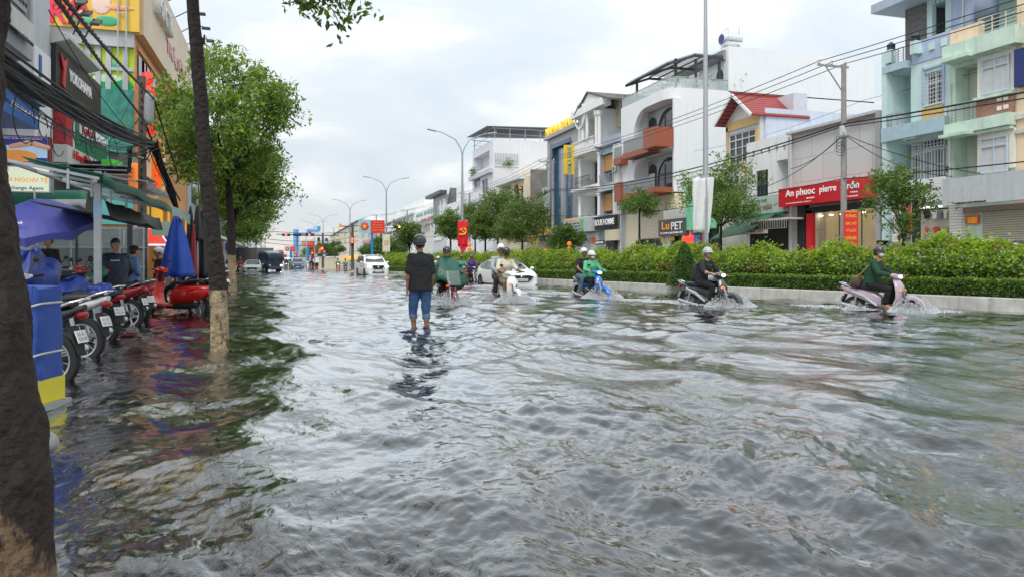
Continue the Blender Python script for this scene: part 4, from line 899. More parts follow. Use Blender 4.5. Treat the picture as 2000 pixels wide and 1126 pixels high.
# ---- further houses
s=Bl('town_house','pale lilac house with a blank side wall behind the white lamp post',32.0,898,922,380,wall=MATS['lilac_white'],toppx=910,t=.8,depth=16,holes=[(903,910,400,425,'w',1,2),(903,910,440,460,'w',1,2)])
s=Bl('gabled_house','white house with a small dark gable dormer and a sloping grey lean-to roof',32.0,872,898,396,wall=M['white'],toppx=885,t=.8,depth=14,holes=[(876,884,412,430,'w',1,2),(888,895,408,428,'w',1,2)])
b=s.mb(); yc=s.y1-2; b.prism([(yc-3,s.z),(yc,s.z+3.4),(yc+3,s.z)],'x',32.3,42); b.build('gable_roof',M['tile'],s.t)
b=s.mb(); b.box(33,44,s.y0,s.y1-5,s.z,Zx(890,368,33)); b.build('upper_block',M['white2'],s.t)
s=Bl('town_house','tall grey corner house with a flat overhanging roof slab and pale green glass',32.0,846,871,384,wall=M['lgrey'],toppx=858,t=.8,depth=14,holes=[(848,862,400,430,'w',3,2,M['frame'],mat('green_glass',(.3,.42,.4),.1,var=.1))])
s.fb('roof_slab',M['dgrey'],[(843,873,378,384)],.0,1.5); s.fb('pier',M['white2'],[(863,866,392,440),(869,871,388,440)],.0,.5)
s.fb('lower_panels',M['white'],[(848,862,436,470)],.0,.2)
s=Bl('town_house','white dental clinic house with a large sign in green and red letters',32.0,812,846,430,wall=M['offw'],toppx=830,t=.8,depth=14,holes=[(815,823,440,452,'w',2,1),(830,840,438,452,'w',2,1)])
s.fb('sign_board',M['white2'],[(812,847,411,431)],.2,.5)
s.txt('NHA KHOA',834,417,36,8,mat('teal_lettering',(.02,.35,.25),.5,var=0),.56,bold=.01); s.txt('ANH THƯ',838,427,26,6,mat('dkred_lettering',(.5,.02,.04),.5,var=0),.56,bold=.01)
s=Bl('apartment_house','broad white house with several rows of windows behind the flower billboard',32.0,752,812,418,wall=M['white2'],toppx=780,t=.8,depth=18,
   holes=[(756+k*11,763+k*11,434+j*18-k*.4,444+j*18-k*.4,'w',2,1) for k in range(5) for j in range(2)])
s.fb('ledge',M['lgrey'],[(752,812,426,429),(752,812,447,449)],.0,.8)
b=s.mb(); b.box(35,45,s.y0+4,s.y1-6,s.z,s.z+3); b.build('roof_room',M['white'],s.t)
s=Bl('shop_building','long pale shop building with pink signboards behind the median, left of the flower billboard',32.0,700,752,446,wall=M['offw'],toppx=726,t=.8,depth=18,holes=[(706+k*12,713+k*12,456,464,'w',2,1) for k in range(4)])
s.fb('sign_board',mat('pink_sign',(.6,.25,.3),.6),[(710,745,466,472)],.1,.5)
s=Bl('gabled_house','big cream house with a steep dark brown gabled roof far along the street',32.0,645,700,447,wall=M['cream'],toppx=672,t=.8,depth=14,holes=[(650+k*11,655+k*11,455+j*14,462+j*14,'w',1,2) for k in range(4) for j in range(2)])
yc=(s.y0+s.y1)/2; b=s.mb(); z1=Zx(720,424,38); b.loft([[(31,s.y0-1,s.z),(31,s.y1+1,s.z)],[(38,s.y0+6,z1),(38,s.y1-2,z1)],[(46,s.y0-1,s.z),(46,s.y1+1,s.z)]],close=False,cap=False); o=b.build('roof',band('brown_roof_tile',(.11,.08,.07),(.04,.03,.03),2,3,.2),s.t)
b=s.mb(); b.prism([(32,s.z),(38,z1),(46,s.z)],'y',s.y0-.0,s.y0+.4); b.build('gable',M['white2'],s.t)
b=s.mb(); y=s.y1-8; b.tube([(38,y,z1),(38,y,z1+4)],.1,5)
for k in range(3): b.bar((36.6,y,z1+2+k*.7),(39.4,y,z1+2+k*.7),.08)
b.build('aerial',M['dgrey'],s.t)
for i,(a,c_,tp,mm,l) in enumerate(((612,645,462,M['white'],'distant white house with blue trim past the brown gabled house'),(592,612,474,M['lgrey'],'small grey house far down the right side of the street'),(566,592,484,M['offw'],'furthest pale house at the end of the right side of the street'))):
    s=Bl('distant_house',l,32.0,a,c_,tp,wall=mm,t=1,depth=20,holes=[(a+3+k*(c_-a)/3,a+3+k*(c_-a)/3+(c_-a)*.18,tp+6,tp+11,'w',1,1) for k in range(3)])

def acunit(label,px,py,X):
    y=Yo(px,X); z=Zx(px,py,X); t=thing('air_conditioner',label,'air conditioner',(X,y,z)); b=MB(); b.box(-.42,-.08,-.42,.42,-.3,.3); b.build('casing',M['offw'],t,bevel=.02)
    b=MB(); b.lathe([(.0,-.425),(.22,-.43),(.24,-.42),(.24,-.40)],(0,.08,0),'x',18); b.build('fan_grille',M['dgrey'],t); b=MB(); b.bar((-.4,-.3,-.32),(0,-.3,-.32),.04); b.bar((-.4,.3,-.32),(0,.3,-.32),.04); b.build('bracket',M['steel'],t)
for px,py,X,l in((1870,330,33.3,'white air conditioner in the lower balcony recess of the mint house'),(1788,262,32,'white air conditioner under the blue band of the blue-green house'),(1450,350,33.1,'white air conditioner below the balcony of the red-roofed house'),(1206,330,32,'white air conditioner on the fins of the grey-blue house'),(1052,440,32,'white air conditioner on the low white house left of the bank'),(948,392,32,'white air conditioner on the front of the tall lilac-white house')): acunit(l,px,py,X)
def pipe(label,px,X,z0,z1,m=None):
    b=MB(); b.tube([(0,0,z0),(0,0,z1)],.05,8)
    for z in np.arange(z0+.5,z1,1.6): b.lathe([(.065,z-.04),(.065,z+.04)],n=8)
    o=b.build('drain_pipe',m or M['offw']); o.location=(X-.07,Yo(px,X),0); tag(o,label,'pipe')
for px,X,l in((1857.5,31.98,'rain pipe between the mint house and the blue-green house'),(1546.5,31.7,'rain pipe at the left corner of the red-signed shop'),(1214,31.98,'rain pipe between the white modern house and the grey-blue house'),(1024.5,31.98,'rain pipe at the right corner of the cream house'),(872,31.98,'rain pipe at the right corner of the grey corner house')): pipe(l,px,X,0.1,10 if px>1000 else 7)
# ================================================= the shops on our own side
XL=-6.0
# bank block nearest to us
s=Bl('bank_block','grey and white bank block nearest on the left with a black perforated panel','' or XL,-160,97,-20,wall=M['lgrey'],toppx=90,t=.3,depth=9,zb=0)
s.z=13
xp=XL+1.5; ya,yb_=Yo(-60,xp),Yo(64,xp); zb_=Zx(60,118,xp)
b=s.mb(); b.box(XL,xp,ya,yb_,zb_,13); b.build('projecting_box',M['grey'],s.t)
b=s.mb(); b.box(xp-.02,xp+.06,ya+.2,yb_-.35,zb_+.35,12.8); pf=b.build('panel_frame',M['black'],s.t)
perf=mat('perforated_metal',(.22,.22,.22),.4,var=.05); b=s.mb(); b.box(xp+.05,xp+.08,ya+.3,yb_-.6,zb_+.7,12.7); b.build('perforated_panel',perf,s.t)
b=s.mb(); y0=yb_-.65
for i in range(26):
    for j in range(26):
        y=y0-i*.14; z=zb_+.8+j*.14; b.box(xp+.06,xp+.085,y-.045,y+.045,z,z+.085)
b.build('holes',M['matt'],s.t)
s.fb('white_strip',M['white2'],[(64,96,100,300)],-.0,.04); s.fb('blue_strip',mat('blue_strip',(.05,.12,.4),.5),[(72,76,108,150)],.045,.07)
b=s.mb(); z=Zx(55,75,xp); b.box(xp+.09,xp+.12,Yo(5,xp),Yo(52,xp),z-.12,z+.22); b.build('name_plate',M['offw'],s.t)
s.txt('sacombank.com.vn',30,74,30,8,M['dgrey'],.16,X=xp)
x2=XL+.75; ya,yb_=Yo(-40,x2),Yo(77,x2); zt,zb_=Zx(77,210,x2),Zx(77,254,x2)
b=s.mb(); b.box(XL,x2,ya,yb_,zb_,zt); b.build('blue_board',mat('blue_board',(.02,.13,.45),.4,var=.1),s.t)
text('Số 15A, Lê Lợi - P. Tân An',1,M['wtxt'],s.T@onL(x2+.03,(Yo(18,x2)+Yo(72,x2))/2,zb_+.22),s.t,'lettering',.005,0,fit=1.7,fith=.16)
b=s.mb(); b.box(XL,x2+.1,ya,yb_+.1,zt+.02,zt+.1); 
for k in range(14): y=ya+(yb_-ya)*k/13; b.bar((x2,y,zt+.1),(XL,y,zt+.35),.05)
b.build('small_awning',M['grey'],s.t)
# illuminated sign boxes that face us
def signbox(px0,px1,pyt,pyb,Y,label,mface,medge,tx,cat='sign'):
    x0,x1=Xo(px0,Y),Xo(px1,Y); z0,z1=Zy((px0+px1)/2,pyb,Y),Zy((px0+px1)/2,pyt,Y)
    t=thing('light_box',label,cat,((x0+x1)/2,Y,(z0+z1)/2)); w,h=x1-x0,z1-z0
    b=MB(); b.box(-w/2,w/2,.0,.22,-h/2,h/2); b.build('casing',medge,t,bevel=.01)
    b=MB(); b.box(-w/2+.03,w/2-.03,-.012,-.002,-h/2+.03,h/2-.03); b.build('face',mface,t)
    b=MB(); b.bar((-w/2+.1,.11,h/2),(-w/2+.1,.11,h/2+.12),.04); b.bar((w/2-.2,.11,h/2),(w/2-.2,.11,h/2+.12),.04); b.build('bracket',M['steel'],t)
    for st,fx,fz,fw,fh,m in tx: text(st,1,m,onF(fx*w,-.016,fz*h),t,'lettering',.003,.01 if fh>.15 else 0,fit=fw*w,fith=fh*h)
    return t,w,h
Y=16.6
cm_=mat('lit_cream_face',(.75,.8,.6),.4,var=.04,emit=(.85,.9,.62),es=.38); nav=mat('navy_lettering',(.02,.05,.3),.5,var=0)
signbox(-52,99,323,376,Y,'lit cream sign box with orange capitals for currency exchange, above the blue umbrella',cm_,M['steel'],
  [('SACOMBANK',-.2,.38,.32,.15,nav),('ĐẠI LÝ ĐỔI NGOẠI TỆ',-.0,.0,.94,.27,orn),('Currency Exchange Agent',-.02,-.34,.86,.17,nav)])
t,w,h=signbox(-52,96,264,321,Y,'lit advertising box with shaking hands on pale blue, above the cream exchange sign',mat('lit_blue_face',(.45,.62,.8),.4,var=.25,scale=1.2,emit=(.5,.68,.9),es=.25),mat('maroon_edge',(.25,.02,.04),.5),
  [('NGUỒN VỐN KINH DOANH',.0,.40,.8,.07,M['wtxt']),('TỔNG ĐÀI 24/7',.1,-.42,.4,.06,M['wtxt'])])
b=MB(); b.box(-w/2+.03,w/2-.03,-.016,-.013,h/2-.2,h/2-.035); b.box(-w/2+.03,w/2-.03,-.016,-.013,-h/2+.035,-h/2+.14); b.build('blue_band',mat('royal_blue',(.01,.03,.3),.4),t)
b=MB(); b.ell((.1,-.02,-.12),(.34,.006,.12),16,6); b.build('sand_shape',mat('ad_orange',(.85,.3,.05),.4,var=.3,emit=(.9,.35,.05),es=.2),t)
b=MB(); b.cap((.0,-.02,.06),(.28,-.02,.13),.045,.06); b.cap((.62,-.02,.06),(.40,-.02,.12),.045,.055); b.build('hand_shapes',mat('ad_skin',(.7,.38,.25),.5,emit=(.8,.45,.3),es=.15),t)
# YOKOHAMA tyre shop
s=Bl('tyre_shop','low shop with the black ribbed tyre sign over red, green and white boards',XL,99,188,168,wall=M['white'],toppx=186,t=.3,depth=8)
rib=band('black_ribbed',(.03,.03,.033),(.008,.008,.008),1,7,.3,.45,.6)
def strip(name,m,x0,x1,z0,z1,out0,out1,zz1=None):
    b=s.mb(); y0,y1=Yo(x0,XL),Yo(x1,XL); b.box(XL+out0,XL+out1,min(y0,y1),max(y0,y1),z0,z1); return b.build(name,m,s.t)
zt=Zx(187,170,XL); zb_=Zx(187,243,XL)
strip('sign_board',rib,98,188,zb_+.12,zt+.06,.05,.14)
text('YOKOHAMA',1,M['wtxt'],s.T@onL(XL+.17,(Yo(119,XL)+Yo(162,XL))/2+.25,(zb_+zt)/2+.12),s.t,'lettering',.01,.0,fit=2.5,fith=.34)
b=s.mb(); y=Yo(108,XL); z=(zb_+zt)/2+.1; b.prism([(y-.25,z+.4),(y+.1,z+.25),(y+.45,z+.42),(y+.25,z-.05),(y+.2,z-.5),(y-.05,z-.42),(y+.05,z)],'x',XL+.16,XL+.2); b.build('logo',M['redsign'],s.t)
b=s.mb(); b.box(XL+.0,XL+.12,s.y0,s.y1,zb_-.4,zb_+.1); b.build('white_board',M['offw'],s.t); 
text('LỐP XE CHÍNH HÃNG - VỎ XE NHẬT BẢN',1,M['dgrey'],s.T@onL(XL+.14,(s.y0+s.y1)/2,zb_-.15),s.t,'lettering',.005,0,fit=4.6,fith=.2)
z1=zb_-.42; z0=Zx(187,322,XL)
grn=mat('green_sign',(.015,.19,.10),.4,var=.15)
strip('green_board',grn,122,188,z0,z1,.02,.32); strip('red_board',mat('wine_sign',(.45,.03,.04),.4,var=.1),103,117,z0,z1,.02,.32); strip('white_board',M['offw'],117.2,121.8,z0,z1,.02,.31)
text('Castrol',1,mat('red_lettering',(.6,.02,.03),.5,var=0),s.T@onL(XL+.4,(Yo(131,XL)+Yo(153,XL))/2,(z0+z1)/2+.2),s.t,'lettering',.01,.0,fit=1.15,fith=.26)
b=s.mb(); ym=(Yo(131,XL)+Yo(153,XL))/2; b.box(XL+.33,XL+.37,ym-.7,ym+.7,(z0+z1)/2,(z0+z1)/2+.4); b.build('white_plate',M['white2'],s.t)
text('POWER1',1,M['wtxt'],s.T@onL(XL+.4,(Yo(158,XL)+Yo(184,XL))/2,(z0+z1)/2+.2),s.t,'lettering',.01,.0,fit=1.5,fith=.28)
zz=Zx(187,352,XL); strip('white_board',M['offw'],103,188,zz,z0-.02,.02,.34)
text('Hùng Đạt',1,MATS['red_lettering'],s.T@onL(XL+.38,(Yo(112,XL)+Yo(152,XL))/2,(zz+z0)/2),s.t,'lettering',.015,.0,fit=1.9,fith=.34); text('Auto - Gara',1,grn,s.T@onL(XL+.38,(Yo(156,XL)+Yo(186,XL))/2,(zz+z0)/2),s.t,'lettering',.012,.0,fit=1.8,fith=.24)
b=s.mb(); b.prism([(XL-.1,s.z+.02),(XL+.45,s.z+.2),(XL+.45,s.z+.3),(XL-3,s.z+1.6),(XL-3,s.z+.02)],'y',s.y0,s.y0+3.5); b.build('roof_edge',M['offw'],s.t)
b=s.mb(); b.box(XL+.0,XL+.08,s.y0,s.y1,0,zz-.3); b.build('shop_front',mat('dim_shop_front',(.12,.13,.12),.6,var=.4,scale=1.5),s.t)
b=s.mb(); 
for k in range(6): z=zz-.05-k*.12; b.box(XL+.1,XL+1.9,s.y0,s.y0+4.5,z-.03,z) if k<3 else None
for k in range(7): y=s.y0+k*.9; b.bar((XL+.1,y,zz-.1),(XL+2.4,y,zz-.55),.05)
for k in range(3): b.bar((XL+.4+k*.9,s.y0,zz-.1-k*.17),(XL+.4+k*.9,s.y0+6,zz-.1-k*.17),.05)
b.build('awning_frame',M['steel'],s.t)
# the yellow milk tea building
Yy=34.0
t=thing('yellow_building','tall yellow and orange corner building with billboards on its roof','building',(XL-5,Yy+8,0)); T=Matrix.Translation((-(XL-5),-(Yy+8),0))
def mbt(): b=MB(); b.M=T.copy(); return b
ztop=Zy(262,66,Yy); 
orw=mat('orange_wall',(.66,.33,.13),.7,var=.08,streak=.2)
b=mbt(); b.box(XL-12,XL,Yy,Yy+17,-.2,ztop); b.build('wall',orw,t)
zl0=Zy(190,178,Yy); zl1=Zy(190,92,Yy); lime=mat('lime_panel',(.52,.66,.03),.5,var=.15,scale=1)
x0=Xo(120,Yy); b=mbt(); b.box(x0-4,XL+.02,Yy-.08,Yy-.002,zl0,zl1); b.build('lime_panel',lime,t)
b=mbt()
for px in(133,173,193,213,246): x=Xo(px,Yy); b.box(x-.1,x+.1,Yy-.16,Yy-.08,zl0,zl1)
b.box(x0-4,XL,Yy-.17,Yy-.09,(zl0+zl1)/2-.05,(zl0+zl1)/2+.08); b.build('panel_joint',M['lgrey'],t)
for px,py,w,c in((215,168,.9,(.0,.35,.12)),(212,158,.6,(.55,.75,.55)),(152,102,.2,(.1,.5,.4)),(176,141,.3,(.5,.7,.6)),(222,127,.3,(.1,.45,.3))):
    b=mbt(); b.ell((Xo(px,Yy),Yy-.1,Zy(px,py,Yy)),(w,.03,w*.4),14,6); b.build('leaf_motif',mat('motif_%d'%px,c,.6,var=.05),t)
b=mbt(); b.box(x0-4,XL+.02,Yy-.3,Yy-.001,zl1+.01,ztop-.05); b.build('white_band',M['lgrey'],t)
yb2=mat('yellow_billboard',(.80,.50,.06),.5,var=.12,scale=.6); zb2=Zy(190,2,Yy)+1.2
b=mbt(); b.box(x0-5,XL+.25,Yy-.45,Yy-.2,ztop-.05,zb2); b.build('billboard',yb2,t)
for px,py,w,h_,c in((203,16,.35,.4,(.85,.6,.5)),(164,35,.42,.16,(.85,.45,.5)),(170,47,.45,.15,(.1,.5,.25)),(214,48,.45,.2,(.05,.42,.22)),(228,22,.75,.10,(.85,.4,.25)),(216,12,.1,.38,(.85,.6,.55))):
    b=mbt(); b.ell((Xo(px,Yy),Yy-.47,Zy(px,py,Yy)),(w,.03,h_),14,6); b.build('motif',mat('motif_%d'%(px+300),c,.6,var=.1),t)
pk=mat('pink_lettering',(.75,.03,.1),.5,var=0)
text('TRÀ SỮA',1,pk,T@onF(Xo(104,Yy),Yy-.5,Zy(104,8,Yy)),t,'lettering',.02,.01,fit=2.8,fith=.75); text('PARK',1,pk,T@onF(Xo(106,Yy),Yy-.5,Zy(106,30,Yy)),t,'lettering',.02,.015,fit=2.6,fith=.9)
b=mbt(); 
xl=Xo(236,Yy),Xo(252,Yy)
for x in xl: b.bar((x,Yy-.55,zl0+.5),(x,Yy-.55,zb2),.05)
for k in range(9): z=zl0+1+k*1.05; b.bar((xl[0],Yy-.55,z),(xl[1],Yy-.55,z),.04)
b.build('ladder',M['steel'],t)
net=mat('green_net',(.06,.30,.24),.8,var=.4,scale=3,bump=.5,bscale=6)
b=mbt(); zn0=Zy(230,300,Yy); 
n=14; rows=[]
for i in range(n+1):
    x=x0-1+(XL+.05-x0+1)*i/n; rows.append([(x,Yy-.35-.12*math.sin(i*1.9+j*1.3),zn0+(zl0+.05-zn0)*j/8) for j in range(9)])
b.loft(rows,close=False,cap=False); b.build('safety_net',net,t,smooth=True)
b=mbt(); b.box(x0-1,XL,Yy-.2,Yy-.003,2.6,zn0+.05); b.build('teal_panel',mat('aqua_panel',(.12,.48,.46),.6,var=.15,scale=1),t)
for px,py in((233,283),(236,305)):
    b=mbt(); x=Xo(px,Yy); z=Zy(px,py,Yy); b.box(x-.4,x+.4,Yy-.26,Yy-.2,z-.35,z+.35); b.build('vent_window',M['dgrey'],t)
# street facade of it
b=mbt(); b.box(XL+.0,XL+.35,Yy,Yy+16.9,ztop-.02,ztop+3.6); b.build('side_billboard',mat('cream_billboard',(.75,.6,.42),.5,var=.15,scale=.5),t)
text('TRÀ SỮA',1,mat('pale_pink_lettering',(.75,.4,.45),.5,var=0),T@onL(XL+.38,Yy+9.5,ztop+1.4),t,'lettering',.02,.01,fit=7,fith=.9)
text('HỒNG TRÀ',1,M['white2'],T@onL(XL+.38,Yy+4.5,ztop+2.4),t,'lettering',.25,.01,fit=4,fith=1.4)
for px in(268,274,282,290): 
    y=Yo(px,XL); b=mbt(); b.box(XL,XL+.06,y-.0,y+1.3 if px<285 else y+1.6,Zx(276,165,XL),Zx(276,118,XL)); b.build('window',M['glass'],t)
b=mbt(); b.box(XL+.01,XL+.1,Yy+.5,Yy+12,Zx(276,112,XL),Zx(276,104,XL)); b.build('ledge',orw,t)
for k in range(6):
    b=mbt(); y=Yy+1.5+k*2.6; b.tube([(XL+.3,y,ztop+3.6),(XL+1.1,y,ztop+4.1),(XL+1.5,y,ztop+4.0)],.03,5); b.box(XL+1.4,XL+1.85,y-.15,y+.15,ztop+3.88,ztop+3.98); b.build('floodlight',M['dframe'],t)
for px,py in((95,5),(105,27),(125,45)):
    b=mbt(); x=Xo(px,Yy-3); z=Zy(px,py,Yy-3); x2_=Xo(px+60,Yy-3); b.bar((x,Yy-.4,z),(x+.9,Yy-2.6,z+.35),.05); b.obox((x+1.0,Yy-2.7,z+.2),(.3,.7,.1),(.5,0,0)); b.build('floodlight',M['dframe'],t)
# vertical orange blade sign
Yk=36.5; x0_,x1_=Xo(281,Yk),Xo(322,Yk); z0_,z1_=Zy(300,388,Yk),Zy(300,274,Yk); w=x1_-x0_; h=z1_-z0_
k_=thing('blade_sign','tall curved orange sign with red vertical capitals beside the street tree','sign',((x0_+x1_)/2,Yk,(z0_+z1_)/2))
pts=[(-w/2,h/2),(w*.42,h/2),(w/2,h*.45),(w/2,-h*.28)]+[(w/2-w*.5*(1-math.cos(a)),-h*.28-h*.2*math.sin(a)) for a in np.linspace(0.1,PI*.45,7)]+[(-w/2,-h*.36)]
b=MB(); b.prism(pts,'y',-.15,.15); b.build('panel',mat('lit_pale_sign',(.75,.6,.45),.4,var=.3,scale=1.3,emit=(.8,.65,.5),es=.25),k_)
pts=[(-w*.1,h/2-.1),(w*.42,h/2-.1),(w*.42,-h*.26)]+[(w*.42-w*.26*(1-math.cos(a)),-h*.26-h*.14*math.sin(a)) for a in np.linspace(0.1,PI*.5,6)]+[(-w*.1,-h*.3)]
b=MB(); b.prism(pts,'y',-.2,-.152); b.build('orange_panel',mat('lit_orange_sign',(.8,.24,.02),.4,var=.08,emit=(.9,.25,.02),es=.35),k_)
rl=mat('red_lit_lettering',(.8,.02,.03),.4,var=0,emit=(1,.02,.03),es=.7)
for i,ch in enumerate('NGOCHA'): text(ch,1,rl,onF(w*.16,-.23,h*.42-i*h*.135),k_,'lettering',.02,.02,fit=w*.26,fith=h*.085)
b=MB(); b.bar((-w/2,0,h*.3),(-w/2-.8,0,h*.3),.08); b.bar((-w/2,0,-h*.2),(-w/2-.8,0,-h*.2),.08); b.build('bracket',M['steel'],k_)
# red chinese-lantern string at the corner
for i,(px,py) in enumerate(((288,155),(291,180),(294,215),(298,232),(292,250))):
    p=P(px,py,31); b=MB(); b.lathe([(.04,-.3),(.2,-.24),(.26,0),(.2,.24),(.04,.3)],n=10); b.tube([(0,0,.3),(0,0,.5)],.012,4); o=b.build('red_lantern',rl); o.location=p
    tag(o,'red lantern hanging on the orange facade beside the concrete pole','lantern','red lanterns on the orange facade') if i==99 else tag(o,['topmost red lantern','second red lantern from the top','middle red lantern','second lowest red lantern','lowest red lantern'][i]+' on the orange corner facade behind the concrete pole','lantern','red lanterns on the orange facade')
# shops on the ground floor below, lit orange
b=mbt(); b.box(XL,XL+.9,Yy+1,Yy+16,2.4,3.6); b.build('lit_fascia',mat('lit_yellow_fascia',(.85,.5,.05),.4,var=.1,emit=(.9,.5,.03),es=.35),t)
for k in range(7): b=mbt(); y=Yy+1.3+k*2; b.box(XL+.91,XL+.95,y,y+.9,2.5,3.5); b.build('fascia_panel',mat('orange_fascia',(.6,.22,.03),.5),t)
b=mbt(); b.box(XL,XL+.03,Yy+.5,Yy+16,0,2.4); b.build('shop_front',MATS['dim_shop_front'],t)
b=mbt(); b.box(x0,XL,Yy-.1,Yy-.01,-.1,2.6); b.build('orange_hoarding',mat('orange_hoarding',(.62,.3,.06),.6,var=.2,scale=1),t)
sb=thing('ribbon_sign','small white-edged ribbon sign with red lit words behind the concrete pole','sign',tuple(P(292,462,24)))
b=MB(); b.prism([(-.7,-.25),(.55,-.25),(.38,0),(.55,.25),(-.7,.25)],'y',-.04,.04); b.build('panel',mat('lit_ribbon',(.7,.12,.05),.4,emit=(.9,.1,.05),es=.6),sb)
b=MB(); b.tube([(-.7,-.05,-.27),(.58,-.05,-.27),(.4,-.05,0),(.58,-.05,.27),(-.7,-.05,.27)],.03,5); b.build('neon_edge',mat('neon_violet',(.6,.6,.9),.4,emit=(.6,.6,1),es=1.2),sb)
text('MUA 1 TẶNG 1',1,rl,onF(-.15,-.06,0),sb,'lettering',.01,.0,fit=.8,fith=.2)
sd_=thing('panel_stand','narrow orange roadside panel behind the concrete pole','sign',tuple(P(293,535,24)))
b=MB(); b.box(-.38,.38,-.03,.03,-.1,1.05); b.build('panel',mat('orange_stand',(.75,.28,.03),.5,var=.1),sd_); b=MB(); b.box(-.45,-.4,-.03,.03,-.3,1.6); b.box(.4,.45,-.03,.03,-.3,1.1); b.build('post',M['white2'],sd_)
# grey building with a flat concrete canopy beyond it
def block(name,label,x0,x1,y0,y1,z1,m,parts=()):
    t=thing(name,label,'building',((x0+x1)/2,(y0+y1)/2,0)); T=Matrix.Translation((-(x0+x1)/2,-(y0+y1)/2,0)); b=MB(); b.M=T.copy(); b.box(x0,x1,y0,y1,-.2,z1); b.build('wall',m,t)
    for nm,mm,q in parts: b=MB(); b.M=T.copy(); b.box(*q); b.build(nm,mm,t)
    return t
yg=51.5; zt=Zy(330,62,yg); xg=Xo(346,yg)
block('grey_building','grey building with a flat overhanging concrete roof slab seen above the leafy tree',XL-8,XL,yg,yg+12,Zy(330,120,yg),M['lgrey'],
  [('roof_slab',mat('slab_grey',(.4,.43,.47),.7,var=.08,streak=.2),(XL-8,xg,yg-.5,yg+10,zt-.7,zt)),('column',M['lgrey'],(XL-.9,XL-.2,yg,yg+.6,Zy(330,121,yg),zt-.7)),('column',M['grey'],(XL-2.5,XL-1.6,yg+3,yg+3.6,Zy(330,121,yg),zt-.7)),('window',M['glass'],(XL,XL+.05,yg+2,yg+4,5,7)),('window',M['glass'],(XL,XL+.05,yg+6,yg+8,5,7))])
lab=['white','pale grey','cream','blue-white','grey','white narrow','beige']
for i in range(7):
    y0=64+i*15+ (i*i)*2.2; m=[M['white'],M['lgrey'],M['cream'],MATS['lilac_white'],M['lgrey'],M['white'],M['offw']][i]
    z=9.5-i*.6+(i%2)*1.5
    block('left_house',lab[i]+' shop house on the left side, %s of the seven behind the street trees'%['nearest','second','third','middle','fifth','sixth','furthest'][i],XL-8,XL,y0,y0+14,z,m,
      [('window',M['glass'],(XL,XL+.05,y0+2+k*4,y0+4+k*4,zz,zz+1.4)) for k in range(3) for zz in(3.6,6.3)]+[('balcony',M['white2'],(XL,XL+.9,y0+1,y0+13,3.0,3.2)),('fascia',[M['redsign'],MATS['blue_board'],grn,M['yel'],M['redsign'],MATS['blue_board'],grn][i] if True else 0,(XL,XL+.3,y0+1,y0+13,2.2,2.9))])
# ================================================= trees
bark=MATS['bark']
def barkm(name,c1,c2,sc=6):
    if name in MATS: return MATS[name]
    m=mat(name,c1,.9,var=.5,scale=7,bump=1.0,bscale=16,detail=8); t=m.node_tree; b=t.nodes['Principled BSDF']; n=t.nodes.new; l=t.links.new
    src=b.inputs['Base Color'].links[0].from_socket; tc_=n('ShaderNodeTexCoord'); mp=n('ShaderNodeMapping'); mp.inputs['Scale'].default_value=(1,1,.35); l(tc_.outputs['Object'],mp.inputs[0])
    no=n('ShaderNodeTexNoise'); no.inputs['Scale'].default_value=sc; no.inputs['Detail'].default_value=6; l(mp.outputs[0],no.inputs['Vector'])
    mr=n('ShaderNodeMapRange'); l(no.outputs[0],mr.inputs[0]); mr.inputs[1].default_value=.56; mr.inputs[2].default_value=.66
    mi=n('ShaderNodeMixRGB'); l(mr.outputs[0],mi.inputs[0]); l(src,mi.inputs[1]); mi.inputs[2].default_value=(*c2,1); l(mi.outputs[0],b.inputs['Base Color']); return m
dbark=barkm('dark_wet_bark',(.028,.02,.017),(.012,.009,.008))
pbark=barkm('whitewashed_bark',(.40,.31,.19),(.10,.065,.04),14)
def trunkmesh(pts,rad,n=18,seed=0,knob=.09):
    b=MB(); g=random.Random(seed); pts=[Vector(p) for p in pts]; P2=[];R2=[]
    for i in range(len(pts)-1):
        k=max(2,int((pts[i+1]-pts[i]).length/(.12 if n<40 else .02)))
        for j in range(k): t=j/k; P2.append(pts[i].lerp(pts[i+1],t)); R2.append(rad[i]+(rad[i+1]-rad[i])*t)
    P2.append(pts[-1]); R2.append(rad[-1])
    for _ in range(3): P2=[P2[0]]+[(a+b_*2+c)/4 for a,b_,c in zip(P2[:-2],P2[1:-1],P2[2:])]+[P2[-1]]
    ph=[g.random()*6 for _ in range(6)]; rings=[]
    for i,(p,r) in enumerate(zip(P2,R2)):
        z=p.z
        rings.append([(p.x+r*math.cos(a)*q,p.y+r*math.sin(a)*q,p.z) for a in [2*PI*k/n for k in range(n)] for q in [1+knob*math.sin(3*a+ph[0]+z*2.1)+knob*.6*math.sin(5*a+ph[1]-z*5)+knob*.7*math.sin(z*9+ph[2]+a)+knob*.35*math.sin(z*23+2*a)]])
    if n>40:
        from mathutils import noise as NZ
        rings=[[Vector(q)+(Vector(q)-p).normalized()*(.016*NZ.noise(Vector((q[0]*9,q[1]*9,q[2]*3)))+.012*NZ.noise(Vector((q[0]*26,q[1]*26,q[2]*7)))+.006*NZ.noise(Vector(q)*60)) for q in r_] for r_,p in zip(rings,P2)]
    b.loft(rings); return b
